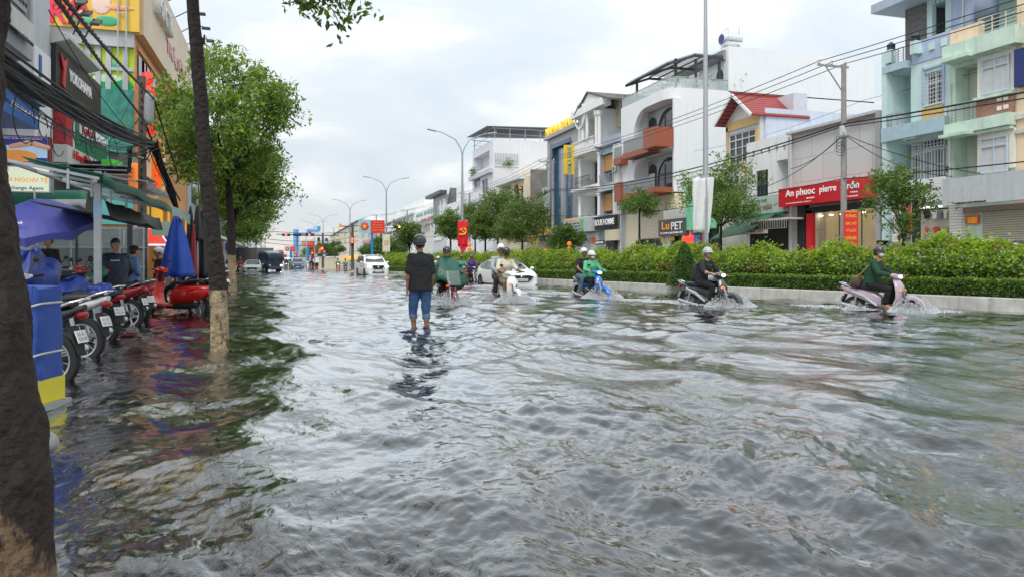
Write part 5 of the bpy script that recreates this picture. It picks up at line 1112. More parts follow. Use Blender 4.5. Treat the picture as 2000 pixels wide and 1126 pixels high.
def branchy(b,base,tips,r0,g,sub=3):
    ends=[]
    for tp in tips:
        base_=Vector(base); tp=Vector(tp); mid=base_.lerp(tp,.5)+Vector((g.uniform(-.15,.15),g.uniform(-.15,.15),g.uniform(.0,.25)))*(tp-base_).length*.35
        b.tube([base_,base_.lerp(mid,.5)+Vector((0,0,.05)),mid,mid.lerp(tp,.55),tp],[r0,r0*.8,r0*.6,r0*.4,r0*.2],6); ends.append(tp)
        for k in range(sub):
            t=g.uniform(.35,.9); s=mid.lerp(tp,t); L_=(tp-base_).length*.35; e=s+Vector((g.uniform(-1,1),g.uniform(-1,1),g.uniform(-.2,.9))).normalized()*L_
            b.tube([s,s.lerp(e,.5)+Vector((0,0,.03)),e],[r0*.4,r0*.25,r0*.1],5); ends.append(e)
    return ends
def crown(name,ends,n,leaf,spread,seed,mats,parent,w=(.5,.3,.2),droop=.55,aspect=.42,flat=.75):
    g=np.random.default_rng(seed); E=np.array([tuple(e) for e in ends]); k=len(E)
    # sub-clusters -> drooping sprays of leaves
    ns=max(1,n//9); ww=g.random(k)**1.6+.04; c=E[g.choice(k,ns,p=ww/ww.sum())]+g.normal(0,1,(ns,3))*np.array([spread,spread,spread*flat])
    d=g.normal(size=(ns,3)); d[:,2]-=.6; d/=np.linalg.norm(d,axis=1)[:,None]
    t=(np.arange(9)-4)[None,:,None]*leaf*.38; C=(c[:,None,:]+d[:,None,:]*t+g.normal(0,leaf*.35,(ns,9,3))).reshape(-1,3)
    V=leaves(C,leaf,aspect,droop,seed+1)
    # light, mid and dark leaves mixed at random, spray by spray
    cen=E.mean(0); rel=(C-cen); up=rel[:,2]/(np.abs(rel[:,2]).max()+1e-6); cl=np.repeat(g.random(ns),9); 
    p=g.random(len(C))*.5+cl*.5
    mi=np.where(p<w[1]-.12*up*0,1,np.where(p>1-w[2],2,0)); q=g.random(len(C)); mi=np.where(q<.06,3,mi) if len(mats)>3 else mi
    return quads(name,V,mi,mats,parent)
def tree(label,base,H,cw,ch,trunk_r,n,leaf,seed,limbs=8,lean=(0,0),painted=0,mats=None,w=(.45,.35,.25),group=None,knob=.07,cx=(0,0),spread=None,flowers=0,name='street_tree',fork=.45,bm=None):
    g=random.Random(seed); t=thing(name,label,'tree',base,0,group); mats=mats or LF
    hf=H-ch*(1-fork*.3); hf=max(hf,H*.28)
    top=(lean[0]*hf,lean[1]*hf,hf)
    if painted:
        b=trunkmesh([(0,0,-.4),(lean[0]*painted*.5,lean[1]*painted*.5,painted)],[trunk_r*1.1,trunk_r*1.0],seed=seed,knob=knob*.5); tr=b.build('painted_trunk',pbark,t,smooth=True)
        b=trunkmesh([(lean[0]*painted*.5,lean[1]*painted*.5,painted-.01),(top[0]*.7,top[1]*.7,hf*.7),top],[trunk_r*.99,trunk_r*.8,trunk_r*.6],seed=seed,knob=knob)
    else: b=trunkmesh([(0,0,-.4),(top[0]*.4,top[1]*.4,hf*.5),top],[trunk_r*1.15,trunk_r*.9,trunk_r*.65],seed=seed,knob=knob)
    b.build('trunk',bm or dbark,t,smooth=True)
    b=MB(); tips=[]
    cc=Vector((top[0]+cx[0],top[1]+cx[1],H-ch/2))
    for k in range(limbs):
        a=2*PI*k/limbs+g.uniform(-.4,.4); e=g.uniform(-.5,.95); rr=math.sqrt(max(0,1-e*e))*g.uniform(.55,.92)
        tips.append(cc+Vector((math.cos(a)*rr*cw/2,math.sin(a)*rr*cw/2,e*ch/2*.85)))
    tips.append(cc+Vector((0,0,ch*.36)))
    ends=branchy(b,top,tips,trunk_r*.42,g); b.build('limbs',bm or dbark,t)
    o=crown('crown',ends,n,leaf,spread or cw*.095,seed,mats,t,w)
    if flowers:
        gg=np.random.default_rng(seed); E=np.array([tuple(e) for e in ends if e[2]>cc.z-.1*ch]); C=E[gg.integers(0,len(E),flowers)]+gg.normal(0,cw*.05,(flowers,3)); C[:,2]+=cw*.06
        quads('blossom',leaves(C,leaf*.8,.9,0,seed),np.zeros(len(C),int),[mat('lilac_blossom',(.45,.28,.45),.6,var=.2)],t)
    return t
# tree whose trunk fills the left edge
t=thing('street_tree','huge dark trunk filling the left edge of the photo, pale flakes near the water','tree',(0,0,0))
D=2.35; rr=.135
def tp(px,py,d=D): return P(px,py,d)
edge=[(124,1230),(113,1126),(100,960),(86,800),(74,700),(64,560),(40,440),(22,330),(15,220),(17,100),(20,0),(24,-160),(30,-420)]
pts=[];rad=[]
for i,(px,py) in enumerate(edge):
    r=.155-.045*min(1,i/6); pts.append(P(px-(14 if i<3 else 22)-r*FPX/D,py,D)); rad.append(r)
t.location=(pts[0].x,pts[0].y,0); off=Vector(t.location)
b=trunkmesh([p-off for p in pts],rad,64,3,.04); 
tb=mat('flaking_bark',(.034,.024,.02),.92,var=.55,scale=5,bump=1.0,bscale=13,detail=9)
n_=tb.node_tree.nodes; l_=tb.node_tree.links; bs_=n_['Principled BSDF']; src=bs_.inputs['Base Color'].links[0].from_socket
tc_=n_.new('ShaderNodeTexCoord'); sp_=n_.new('ShaderNodeSeparateXYZ'); l_.new(tc_.outputs['Object'],sp_.inputs[0])
mr1=n_.new('ShaderNodeMapRange'); l_.new(sp_.outputs[2],mr1.inputs[0]); mr1.inputs[1].default_value=.62; mr1.inputs[2].default_value=.1; mr1.inputs[3].default_value=0; mr1.inputs[4].default_value=.20
mp_=n_.new('ShaderNodeMapping'); mp_.inputs['Scale'].default_value=(1,1,.4); l_.new(tc_.outputs['Object'],mp_.inputs[0])
no_=n_.new('ShaderNodeTexNoise'); no_.inputs['Scale'].default_value=11; no_.inputs['Detail'].default_value=9; no_.inputs['Roughness'].default_value=.65; l_.new(mp_.outputs[0],no_.inputs['Vector'])
ad=n_.new('ShaderNodeMath'); ad.operation='ADD'; l_.new(no_.outputs[0],ad.inputs[0]); l_.new(mr1.outputs[0],ad.inputs[1])
mr2=n_.new('ShaderNodeMapRange'); l_.new(ad.outputs[0],mr2.inputs[0]); mr2.inputs[1].default_value=.66; mr2.inputs[2].default_value=.74
mi_=n_.new('ShaderNodeMixRGB'); l_.new(mr2.outputs[0],mi_.inputs[0]); l_.new(src,mi_.inputs[1]); mi_.inputs[2].default_value=(.17,.11,.06,1); l_.new(mi_.outputs[0],bs_.inputs['Base Color'])
b.build('trunk',tb,t,smooth=True)
g=random.Random(4); b=MB(); top=pts[-1]-off
tips=[top+Vector((g.uniform(-2.2,2.4),g.uniform(-1.2,3.2),g.uniform(1.2,3.4))) for _ in range(14)]
ends=branchy(b,top,tips,.07,g); b.build('limbs',dbark,t); crown('crown',ends,20000,.14,.6,4,LF,t,(.5,.6,.08))
# second trunk with the whitewashed foot
def bigtree(label,spec,D,seed,painted_py,r0,r1,crownspec):
    base=P(spec[0][0],spec[0][1],D); t=thing('street_tree',label,'tree',(base.x,base.y,0)); off=Vector((base.x,base.y,0))
    zs=painted_py; lo=[(spec[0][0]+1,spec[0][1]+60)]+[s for s in spec if s[1]>zs]+[(None,zs)]
    def ip(py):
        for a,b_ in zip(spec[:-1],spec[1:]):
            if b_[1]<=py<=a[1]: return a[0]+(b_[0]-a[0])*(a[1]-py)/(a[1]-b_[1])
        return spec[0][0]
    y0=spec[0][1]; yt=spec[-1][1]
    rad=lambda py: r0+(r1-r0)*(y0-py)/(y0-yt)
    A=[(spec[0][0]+1,y0+60)]+[(ip(y),y) for y in np.linspace(y0,zs,4)]; Bp=[(ip(y),y) for y in np.linspace(zs,yt,12)]
    m=trunkmesh([P(a[0],a[1],D)-off for a in A],[rad(a[1])*1.03 for a in A],18,seed,.045); m.build('painted_trunk',pbark,t,smooth=True)
    m=trunkmesh([P(a[0],a[1],D)-off for a in Bp],[rad(a[1]) for a in Bp],18,seed,.06); m.build('trunk',dbark,t,smooth=True)
    return t,off,P(Bp[-1][0],Bp[-1][1],D)-off
t,off,top=bigtree('tall dark leaning trunk with a pale whitewashed foot, right of the red scooter',[(430,680),(429,620),(426,560),(421,500),(412,430),(405,380),(402,330),(396,260),(393,200),(388,130),(382,70),(375,0),(366,-110),(352,-260)],9.38,5,566,.108,.06,None)
b=MB(); b.tube([P(396,86,9.38)-off,P(400,68,9.4)-off],[.03,.008],6); b.build('twig_stub',dbark,t)
g=random.Random(9); b=MB()
bt=[P(560,-10,9.0)-off,P(640,10,8.8)-off,P(690,-40,8.8)-off,P(600,-90,9.2)-off]+[top+Vector((g.uniform(-2.6,1.8),g.uniform(-2.2,2.6),g.uniform(.8,2.8))) for _ in range(8)]
ends=branchy(b,top,bt[:4],.035,g,1); e2=branchy(b,top,bt[4:],.05,g,2); b.build('limbs',dbark,t)
crown('crown',e2,15000,.13,.5,10,LF,t,(.5,.55,.10))
es=[P(*q)-off for q in((560,-22,9),(590,-14,8.95),(618,-2,8.9),(640,14,8.9),(652,34,8.9),(662,48,8.9),(675,5,8.85),(684,-20,8.8),(640,-30,9),(600,-45,9))]
b=MB(); b.tube([top,P(470,-120,9.2)-off]+[P(*q)-off for q in((560,-40,9),(618,-12,8.9),(650,20,8.9),(664,50,8.9))],[.03,.025,.015,.01,.007,.004],5); b.tube([P(600,-25,8.95)-off,P(660,-12,8.9)-off,P(688,-5,8.8)-off],[.01,.006,.003],4); b.build('hanging_branch',dbark,t)
crown('hanging_leaves',es,900,.10,.10,12,LF,t,(.5,.3,.2),droop=.8,aspect=.5)
# third tree: the big green crown
t=thing('street_tree','large bright green leafy tree behind the second trunk, its slim stem whitewashed at the foot','tree',(*G(454,566),0)); off=Vector(t.location); D=28.5
m=trunkmesh([P(454,585,D)-off,P(453,530,D)-off,P(452.5,498,D)-off],[.17,.155,.15],14,7,.04); m.build('painted_trunk',pbark,t,smooth=True)
m=trunkmesh([P(452.5,499,D)-off,P(450,430,D)-off,P(447,370,D)-off,P(444,345,D)-off],[.148,.14,.125,.11],14,7,.06); m.build('trunk',dbark,t,smooth=True)
g=random.Random(2); b=MB(); top=P(445,350,D)-off
tp_=[]
for px,py,dd in((330,150,0),(318,200,1),(345,250,-1),(320,290,0),(360,330,1),(400,130,1.5),(430,110,-1),(470,105,0),(510,140,1),(545,180,0),(562,205,-.6),(540,250,.8),(505,215,-1.6),(470,165,1.8),(425,190,-2),(400,250,2),(470,260,-2),(520,290,.5),(495,330,0),(440,300,1),(380,200,-1.8),(375,290,0),(350,200,.8),(550,215,.5),(480,225,2.2),(410,330,-.8),(350,120+50,0),(520,175,-1)):
    tp_.append(P(px*.93+28,py*.93+24,D+dd)-off)
ends=branchy(b,top,tp_,.05,g,2); b.build('limbs',dbark,t)
crown('crown',tp_+ends,20000,.20,.33,2,LF,t,(.5,.18,.5),droop=.75,aspect=.36)
# trees further down the left kerb
for i,(px,Y,H,cw,ch,l) in enumerate(((470,42,7.4,4.6,4.6,'light green street tree just beyond the large leafy tree'),(478,58,8,5,5,'second light green tree beyond the large leafy tree'),(486,78,8,5.5,5.5,'third tree along the left kerb, overlapping the grey truck'),(494,104,8,6,5.5,'furthest green tree on the left kerb above the distant trucks'))):
    X=Xo(456-i*1.5,Y); tree(l,(X,Y,0),H,cw,ch,.13,int(16000-2500*i),.2+.03*i,30+i,10,painted=1.1,w=(.45,.2,.42),cx=((.6,1.0,1.2,1.6)[i],0))
for i,(px,Y) in enumerate(((0,22.5),)): pass
# ---- trees on the right side
def rt(px,X,H,cw,ch,r,n,leaf,seed,label,**k):
    Y=Yo(px,X); return tree(label,(X,Y,.1),H,cw,ch,r,n,leaf,seed,**k)
rt(1408,27.6,7.4,5.4,4.8,.12,13000,.17,41,'broad green tree right of the lamp post that carries the white banner',limbs=12,w=(.45,.25,.35),cx=(0,.3))
rt(1249,28.2,7.3,3.1,3.0,.10,5500,.17,42,'slender tree with a small dense crown in front of the wood-clad balconies',limbs=8,fork=1.0,w=(.5,.35,.2))
rt(1765,26.5,5.3,3.0,3.8,.10,5200,.16,43,'sparse bushy tree in front of the clothes shop, right of the concrete pole',limbs=9,w=(.45,.35,.2))
rt(1104,28,4.3,3.5,2.6,.12,9000,.24,44,'low round dark green tree in front of the bank canopy',limbs=10,w=(.4,.45,.15),name='round_tree')
for i,(px,X,H,cw,ch,fl,l) in enumerate(((880,20,8.0,3.8,5.5,0,'dull green tree just left of the red banner on the lamp post'),(928,27,9.6,5.6,7.0,260,'lilac-flowering tree right of the red banner'),(972,27,10.6,7.0,8.4,120,'tallest dense tree of the group in front of the cream house'),(1020,27,8.7,6.6,6.8,60,'broad rusty-green tree at the right end of the tree group'),(948,25,7.5,4.5,4.5,0,'small tree half hidden under the tallest dense tree'))):
    rt(px,X,H*.97,cw*.95,ch*.95,.16,13500,.26,50+i,l,limbs=13,w=(.42,.28,.36),flowers=fl,fork=.7,mats=[LF[0],LF[1],LF[3],LF[2]])
rt(800,12.3,5.2,3.4,3.2,.1,8000,.22,60,'drooping tree on the median behind the standing man, beside his helmet',limbs=9,w=(.5,.35,.2),flowers=110)
for i,(px,X,H,cw,l) in enumerate(((748,13,4.2,4.4,'low tree behind the white pickup near the blue billboard post'),(722,17,4.4,4,'small dark tree left of the low tree behind the pickup'),(768,15,3.9,3.6,'small loose tree right of the tall hanging notice'),(655,14,6.6,5,'dark tree in front of the gabled house far off'),(633,9.2,5,4.6,'small tree by the junction beside the road signs'),(610,11,8,7,'hazy tree mass left of the junction signs'),(598,12,9,8,'furthest hazy green tree beyond the red flags'))):
    rt(px,X,H,cw,H*.72,.14,7000,.3,70+i,l,limbs=8,w=(.4,.45,.12))
# ================================================= people
SKIN=mat('skin',(.42,.23,.15),.5,var=.08); SKIN2=mat('skin_tan',(.30,.155,.095),.5,var=.08); LIP=mat('lips',(.28,.09,.07),.5); EYE=mat('eye_dark',(.02,.015,.012),.3); HAIR=mat('black_hair',(.012,.010,.009),.5,var=.3,scale=40)
def V3(*a): return Vector(a)
STAND=dict(pel=(0,0,.93),sp=(0,.01,1.12),ch=(0,0,1.30),nk=(0,.0,1.47),hd=(0,.03,1.60),shL=(-.18,0,1.40),shR=(.18,0,1.40),elL=(-.235,-.02,1.13),elR=(.235,-.02,1.13),wrL=(-.25,.03,.87),wrR=(.25,.03,.87),
  hiL=(-.095,0,.90),hiR=(.095,0,.90),knL=(-.10,.02,.49),knR=(.10,.02,.49),anL=(-.105,-.03,.09),anR=(.105,-.03,.09),toL=(-.12,.13,.03),toR=(.12,.13,.03))
RIDE=dict(pel=(0,-.22,.84),sp=(0,-.20,1.02),ch=(0,-.14,1.20),nk=(0,-.09,1.37),hd=(0,-.05,1.50),shL=(-.19,-.11,1.30),shR=(.19,-.11,1.30),elL=(-.29,.05,1.08),elR=(.29,.05,1.08),wrL=(-.30,.30,1.03),wrR=(.30,.30,1.03),
  hiL=(-.10,-.20,.82),hiR=(.10,-.20,.82),knL=(-.17,.22,.74),knR=(.17,.22,.74),anL=(-.13,.12,.38),anR=(.13,.12,.38),toL=(-.14,.28,.31),toR=(.14,.28,.31))
PILL=dict(pel=(0,-.56,.90),sp=(0,-.55,1.08),ch=(0,-.50,1.27),nk=(0,-.45,1.44),hd=(0,-.41,1.57),shL=(-.18,-.48,1.37),shR=(.18,-.48,1.37),elL=(-.27,-.36,1.13),elR=(.27,-.36,1.13),wrL=(-.19,-.17,.98),wrR=(.19,-.17,.98),
  hiL=(-.11,-.53,.88),hiR=(.11,-.53,.88),knL=(-.25,-.14,.84),knR=(.25,-.14,.84),anL=(-.24,-.25,.42),anR=(.24,-.25,.42),toL=(-.26,-.10,.35),toR=(.26,-.10,.35))
def J(base,**k): d={a:Vector(b) for a,b in base.items()}; d.update({a:Vector(b) for a,b in k.items()}); return d
def remesh(b,name,m,parent,vox,it=3,sm=.5):
    o=b.build(name,m,parent,recalc=False); r=o.modifiers.new('r','REMESH'); r.mode='VOXEL'; r.voxel_size=vox; r.use_smooth_shade=True
    s=o.modifiers.new('s','SMOOTH'); s.factor=sm; s.iterations=it
    if name in('shirt','trousers'):
        tx=bpy.data.textures.get('folds') or bpy.data.textures.new('folds','CLOUDS'); tx.noise_scale=.11; tx.noise_depth=3; dm=o.modifiers.new('d','DISPLACE'); dm.texture=tx; dm.strength=.030; dm.mid_level=.5
    pm=o.parent; bake(o); 
    if not o.data.materials: o.data.materials.append(m)
    o.data.shade_smooth(); return o
def hand(b,wr,d,side,curl=.5,out=Vector((1,0,0))):
    d=d.normalized(); th=(out-d*out.dot(d)).normalized(); pn=d.cross(th).normalized()*side    # th: towards the thumb; pn: palm side
    c=wr+d*.045; 
    for k in(-1,0,1): b.cap(wr+th*k*.016,wr+d*.085+th*k*.026,.016,.0145,8)
    for k,(o_,L_) in enumerate(((-.031,.055),(-.0105,.068),(.0105,.074),(.031,.066))):
        p=wr+d*.085+th*o_; a=curl*.6; q=p+(d*math.cos(a)+pn*math.sin(a))*L_*.55; a2=curl*1.6; r=q+(d*math.cos(a2)+pn*math.sin(a2))*L_*.5
        b.cap(p,q,.0095,.0088,7); b.cap(q,r,.0088,.0075,7)
    p=wr+d*.03+th*.03; q=p+(th*.7+d*.7+pn*.25).normalized()*.035; r=q+(th*.15+d*.9+pn*.4).normalized()*.032
    b.cap(p,q,.013,.011,7); b.cap(q,r,.011,.009,7)
def person(label,loc,rz,pose,skin=SKIN,vox=.0095,scale=1.0,shirt=None,sleeve=.5,trou=None,leg=1.0,shoes=None,hair=True,helmet=None,mask=None,faceup=0,headyaw=0,build=1.0,group=None,curl=.5,barefoot=True,hem=None,visor=False,longhair=False,collar=False,extra=None,cap_=None,loose=.012):
    t=thing('person',label,'person',loc,rz,group); t.scale=(scale,)*3; j=pose; w=build
    b=MB(); q=lambda *a: Vector(a)
    b.ell(j['pel'],(.155*w,.11*w,.12),14,9); b.ell(j['sp'],(.135*w,.095*w,.14),14,9); b.ell(j['ch'],(.165*w,.11*w,.16),14,9); b.cap(j['pel'],j['ch'],.10*w,.115*w)
    b.cap(j['shL'],j['shR'],.055,.055); b.cap(j['ch'],j['nk'],.075,.052); b.cap(j['nk']-Vector((0,0,.03)),j['hd'],.052,.05)
    for s in 'LR':
        b.cap(j['sh'+s],j['el'+s],.050,.038); b.cap(j['el'+s],j['wr'+s],.038,.025); el,wr=j['el'+s],j['wr'+s]; sg=-1 if s=='L' else 1
        mu=el.lerp(wr,.25); b.ell(mu,(.042,.042,.05),10,6)
        b.cap(j['pel']*.3+j['hi'+s]*.7,j['hi'+s],.10*w,.088*w); b.cap(j['hi'+s],j['kn'+s],.085*w,.055); b.cap(j['kn'+s],j['an'+s],.054,.036); kn,an=j['kn'+s],j['an'+s]
        f=(j['to'+s]-an); f.z=0; f=f.normalized() if f.length>1e-3 else Vector((0,1,0)); mu=kn.lerp(an,.3)-f*.018; b.ell(mu,(.048,.052,.10),10,7)
        b.cap(an,j['to'+s],.038,.030); b.cap(an-f*.03,an-f*.03-Vector((0,0,.035)),.034,.03)
        hand(b,wr,(wr-el)*.7+Vector((0,.3,-.5))*.0+ (wr-el)*.3,sg,curl,Vector((0,1,0)) if pose is not None and abs((wr-el).normalized().z)>.6 else Vector((-sg,0,.2)))
    hy=Matrix.Rotation(headyaw,4,'Z')@Matrix.Rotation(-faceup,4,'X'); H=Matrix.Translation(j['hd']+Vector((0,0,.035)))@hy
    o_=b.M; b.M=H
    b.ell((0,-.005,.03),(.078,.096,.098),16,10); b.ell((0,.018,-.045),(.062,.072,.075),14,9); b.ell((0,.045,-.092),(.034,.032,.026),10,7)
    b.cap((0,.094,.008),(0,.112,-.032),.011,.016,8)      # nose
    for sx in(-1,1): b.ell((sx*.079,-.002,-.008),(.012,.022,.034),8,6); b.ell((sx*.031,.078,.022),(.022,.018,.010),8,5); b.ell((sx*.042,.062,-.028),(.022,.022,.02),8,5)
    b.ell((0,.088,-.06),(.026,.014,.012),8,5)
    b.M=o_
    body=remesh(b,'body',skin,t,vox)
    if vox<=.012:
        b=MB(); b.M=H
        for sx in(-1,1): b.ell((sx*.031,.0915,.006),(.014,.006,.0055),8,5)
        b.build('eyes',EYE,body); b=MB(); b.M=H
        for sx in(-1,1): b.cap((sx*.016,.0975,.028),(sx*.046,.086,.029),.0045,.0035,6)
        b.build('eyebrows',HAIR,body); b=MB(); b.M=H; b.ell((0,.1005,-.060),(.022,.005,.0065),8,5); b.build('mouth',LIP,body)
    if hair:
        b=MB(); b.M=H; b.ell((0,-.012,.042),(.086,.104,.098),16,10,zmin=-.1); b.ell((0,-.045,.0),(.080,.072,.085 if not longhair else .13),14,9); b.ell((0,.05,.09),(.06,.04,.03),10,6)
        for sx in(-1,1): b.ell((sx*.076,.004,.03),(.012,.03,.04),8,6)
        remesh(b,'hair',HAIR,t,.012,2)
    if helmet:
        col,visc=helmet; hm=mat('helmet_%d%d%d'%tuple(int(c*99) for c in col),col,.25,var=.05,coat=.6); b=MB(); b.M=H
        b.ell((0,-.012,.045),(.113,.135,.118),20,10,zmin=-.28); b.loft([[( .113*math.cos(a),-.012+.135*math.sin(a),.012) for a in np.linspace(0,2*PI,20,endpoint=False)],[(.113*math.cos(a),-.012+.135*math.sin(a),.045) for a in np.linspace(0,2*PI,20,endpoint=False)]])
        b.ell((0,-.075,-.015),(.088,.065,.062),14,8)
        h_=b.build('helmet',hm,t,smooth=True)
        b=MB(); b.M=H
        # peak
        rows=[]
        for k in range(9):
            a=-PI*.32+PI*.64*k/8; x=math.sin(a); y=math.cos(a); rows.append([(.108*x*1.02,-.012+.128*y,.050),(.112*x*1.05,-.005+.182*y,.030),(.112*x*1.05,-.005+.182*y,.022),(.108*x*1.02,-.012+.128*y,.036)])
        b.loft(rows,cap=True); b.build('peak',mat('peak_%d'%int(visc[0]*99),visc,.35,var=.1),h_)
        b=MB(); b.M=H
        for sx in(-1,1): b.tube([(sx*.098,0,.02),(sx*.082,.01,-.05),(sx*.03,.035,-.122),(0,.04,-.13)],.006,5)
        b.build('chin_strap',M['black'],h_)
        if visor: b=MB(); b.M=H; b.ell((0,-.012,.045),(.116,.139,.12),20,6,zmin=-.25,zmax=-.05); b.build('rim',M['dgrey'],h_)
    if cap_:
        b=MB(); b.M=H; b.ell((0,-.01,.05),(.09,.108,.085),16,8,zmin=-.05); b.obox((0,.12,.05),(.13,.11,.012),(-.15,0,0)); b.build('cap',cap_,t,smooth=True)
    if mask:
        b=MB(); b.M=H; b.ell((0,.055,-.045),(.062,.062,.052),14,8); b.build('face_mask',mask,t,smooth=True)
    if shirt:
        b=MB(); e=loose
        b.ell(j['sp'],(.145*w+e,.11*w+e,.15),14,9); b.ell(j['ch'],(.172*w+e*.7,.118*w+e,.165),14,9); b.cap(j['shL'],j['shR'],.062+e*.3,.062+e*.3); 
        dn=(hem if hem is not None else .04); lo=j['pel']+(j['sp']-j['pel'])*.3+Vector((0,0,-dn)); 
        up=j['sp']-j['pel']; up.normalize(); sit=abs(j['kn'+'L'].z-j['hiL'].z)<.25
        h0=j['pel']+up*(.0 if sit else -dn-.03); fx=1.0
        def rg(c,hx,hy): return [(c.x+hx*math.copysign(abs(math.cos(a))**.8,math.cos(a)),c.y+hy*math.copysign(abs(math.sin(a))**.8,math.sin(a)),c.z) for a in [2*PI*k/20 for k in range(20)]]
        b.loft([rg(h0,.172*w+e,.125*w+e),rg(h0.lerp(j['sp'],.6),.162*w+e,.118*w+e),rg(j['sp'].lerp(j['ch'],.4),.165*w+e,.115*w+e),rg(j['ch']+Vector((0,0,.04)),.178*w+e*.6,.112*w+e*.5),rg(j['ch']+Vector((0,0,.12)),.15*w,.08*w)]); b.cap(j['sp'],j['ch'],.10*w+e,.11*w+e); b.cap(j['ch'],j['nk']-(j['nk']-j['ch'])*.22,.09,.072)
        for s in 'LR':
            a,el,wr=j['sh'+s],j['el'+s],j['wr'+s]
            if sleeve<=1: p=a.lerp(el,sleeve); b.cap(a,p,.064,.058+e*.4)
            else: p=el.lerp(wr,sleeve-1); b.cap(a,el,.062,.050+e*.4); b.cap(el,p,.050+e*.4,.040+e*.3)
        so_=remesh(b,'shirt',shirt,t,max(vox,.012),4)
        if collar:
            b=MB(); c=j['nk']-(j['nk']-j['ch'])*.1; b.lathe([(.058,-.012),(.066,-.018),(.060,.02),(.054,.02)],tuple(c),'z',14); b.build('collar',collar,so_)
    if trou:
        b=MB(); b.ell(j['pel'],(.165*w,.122*w,.115),14,9)
        for s in 'LR':
            hi,kn,an=j['hi'+s],j['kn'+s],j['an'+s]; b.cap(j['pel']*.4+hi*.6,hi,.118*w,.108*w)
            if leg<=1: p=hi.lerp(kn,leg); b.cap(hi,p,.105*w,.085)
            else: p=kn.lerp(an,min(leg-1,.95)); b.cap(hi,kn,.105*w,.075); b.cap(kn,p,.075,.064)
        tr=remesh(b,'trousers',trou,t,max(vox,.012),3)
        if leg>1 and leg<1.6:
            for s in 'LR':
                kn,an=j['kn'+s],j['an'+s]; p=kn.lerp(an,leg-1); u=(an-kn).normalized(); b=MB(); b.tube([p-u*.045,p-u*.03,p+u*.03,p+u*.045],[.062,.070,.071,.060],18); b.build('rolled_cuff',extra or trou,tr,smooth=True)
    if shoes:
        b=MB()
        for s in 'LR': an,to=j['an'+s],j['to'+s]; d=(to-an); d.z=0; d.normalize(); b.cap(an-d*.02-Vector((0,0,.02)),to,.047,.038); 
        o=remesh(b,'shoes',shoes,t,.012,2)
    return t
DENIM=mat('blue_denim',(.04,.10,.23),.85,var=.35,scale=9,bump=.4,bscale=60); DENC=mat('pale_denim_cuff',(.12,.17,.25),.85,var=.3,scale=20)
BLK=mat('black_cotton',(.018,.018,.020),.85,var=.35,scale=5,bump=.6,bscale=9); BLKT=mat('black_trousers',(.012,.012,.014),.85,var=.3)
# the man standing in the flood with his back to us
x,y=G(821,637,0)
ps=J(STAND,hd=(-.015,.035,1.60),shL=(-.158,0,1.40),shR=(.158,0,1.39),elL=(-.205,-.05,1.12),wrL=(-.215,-.01,.865),elR=(.20,-.01,1.12),wrR=(.20,.12,.90),hiL=(-.09,0,.9),hiR=(.09,0,.9),knL=(-.125,.05,.50),knR=(.095,.0,.49),anL=(-.10,.03,.09),anR=(.115,-.05,.09),toL=(-.15,.16,.03),toR=(.14,.11,.03))
man=person('standing man in black shirt, rolled blue jeans and black helmet, back turned',(x,y,-.235),-YAW-R(-7),ps,SKIN2,.008,1.0,shirt=BLK,sleeve=.82,trou=DENIM,leg=1.22,helmet=((.02,.02,.022),(.02,.02,.02)),build=.97,extra=DENC,hem=.06,curl=.35,visor=True,headyaw=R(8),loose=.03)
# onlookers on the pavement
NAVY=mat('navy_jacket',(.018,.028,.055),.6,var=.2,bump=.4,bscale=7); LBL=mat('light_blue_shirt',(.12,.24,.48),.8,var=.15,bump=.3,bscale=9)
def stand_at(label,px,pyhead,D,rz,sc=1.0,**k):
    p=P(px,pyhead,D); z=p.z-1.72*sc; return person(label,(p.x,p.y,z),rz,k.pop('pose',STAND if False else J(STAND)),scale=sc,**k)
n=stand_at('man in a navy jacket with a white word on its chest, beside the steel post',226,470,14.4,PI-YAW+R(25),.98,shirt=NAVY,sleeve=1.9,trou=BLKT,leg=1.95,vox=.011,build=1.2,headyaw=R(28),pose=J(STAND,wrL=(-.16,-.16,1.0),elL=(-.28,-.08,1.14),wrR=(.16,-.16,1.0),elR=(.28,-.08,1.14)),loose=.03)
text('Sacombank',1,M['wtxt'],Matrix.Translation((0,.165,1.33))@Matrix.Rotation(PI,4,'Z')@Matrix.Rotation(PI/2,4,'X'),n,'lettering',.003,.0,fit=.16,fith=.03)
stand_at('man in a light blue shirt and dark cap bending his head beside the concrete pole',256,480,16.3,-YAW+R(-30),.97,shirt=LBL,sleeve=1.9,trou=BLKT,leg=1.95,vox=.011,build=1.1,cap_=mat('navy_cap',(.012,.016,.03),.8),pose=J(STAND,hd=(0,.09,1.56),wrL=(-.12,.12,1.05),wrR=(.12,.12,1.05),elR=(.27,0,1.12)))
stand_at('man in a black shirt under the blue umbrella in front of the glass cabinets',96,464,16.0,PI-YAW+R(-10),.96,shirt=BLK,sleeve=1.7,trou=BLKT,leg=1.95,vox=.011,build=1.1,collar=BLK)
stand_at('person in a dark jacket and white helmet half hidden behind the folded blue umbrella',311,487,19.5,PI-YAW+R(-50),.97,shirt=BLK,sleeve=1.9,trou=BLKT,leg=1.95,vox=.014,hair=False,helmet=((.6,.6,.6),(.05,.05,.05)))
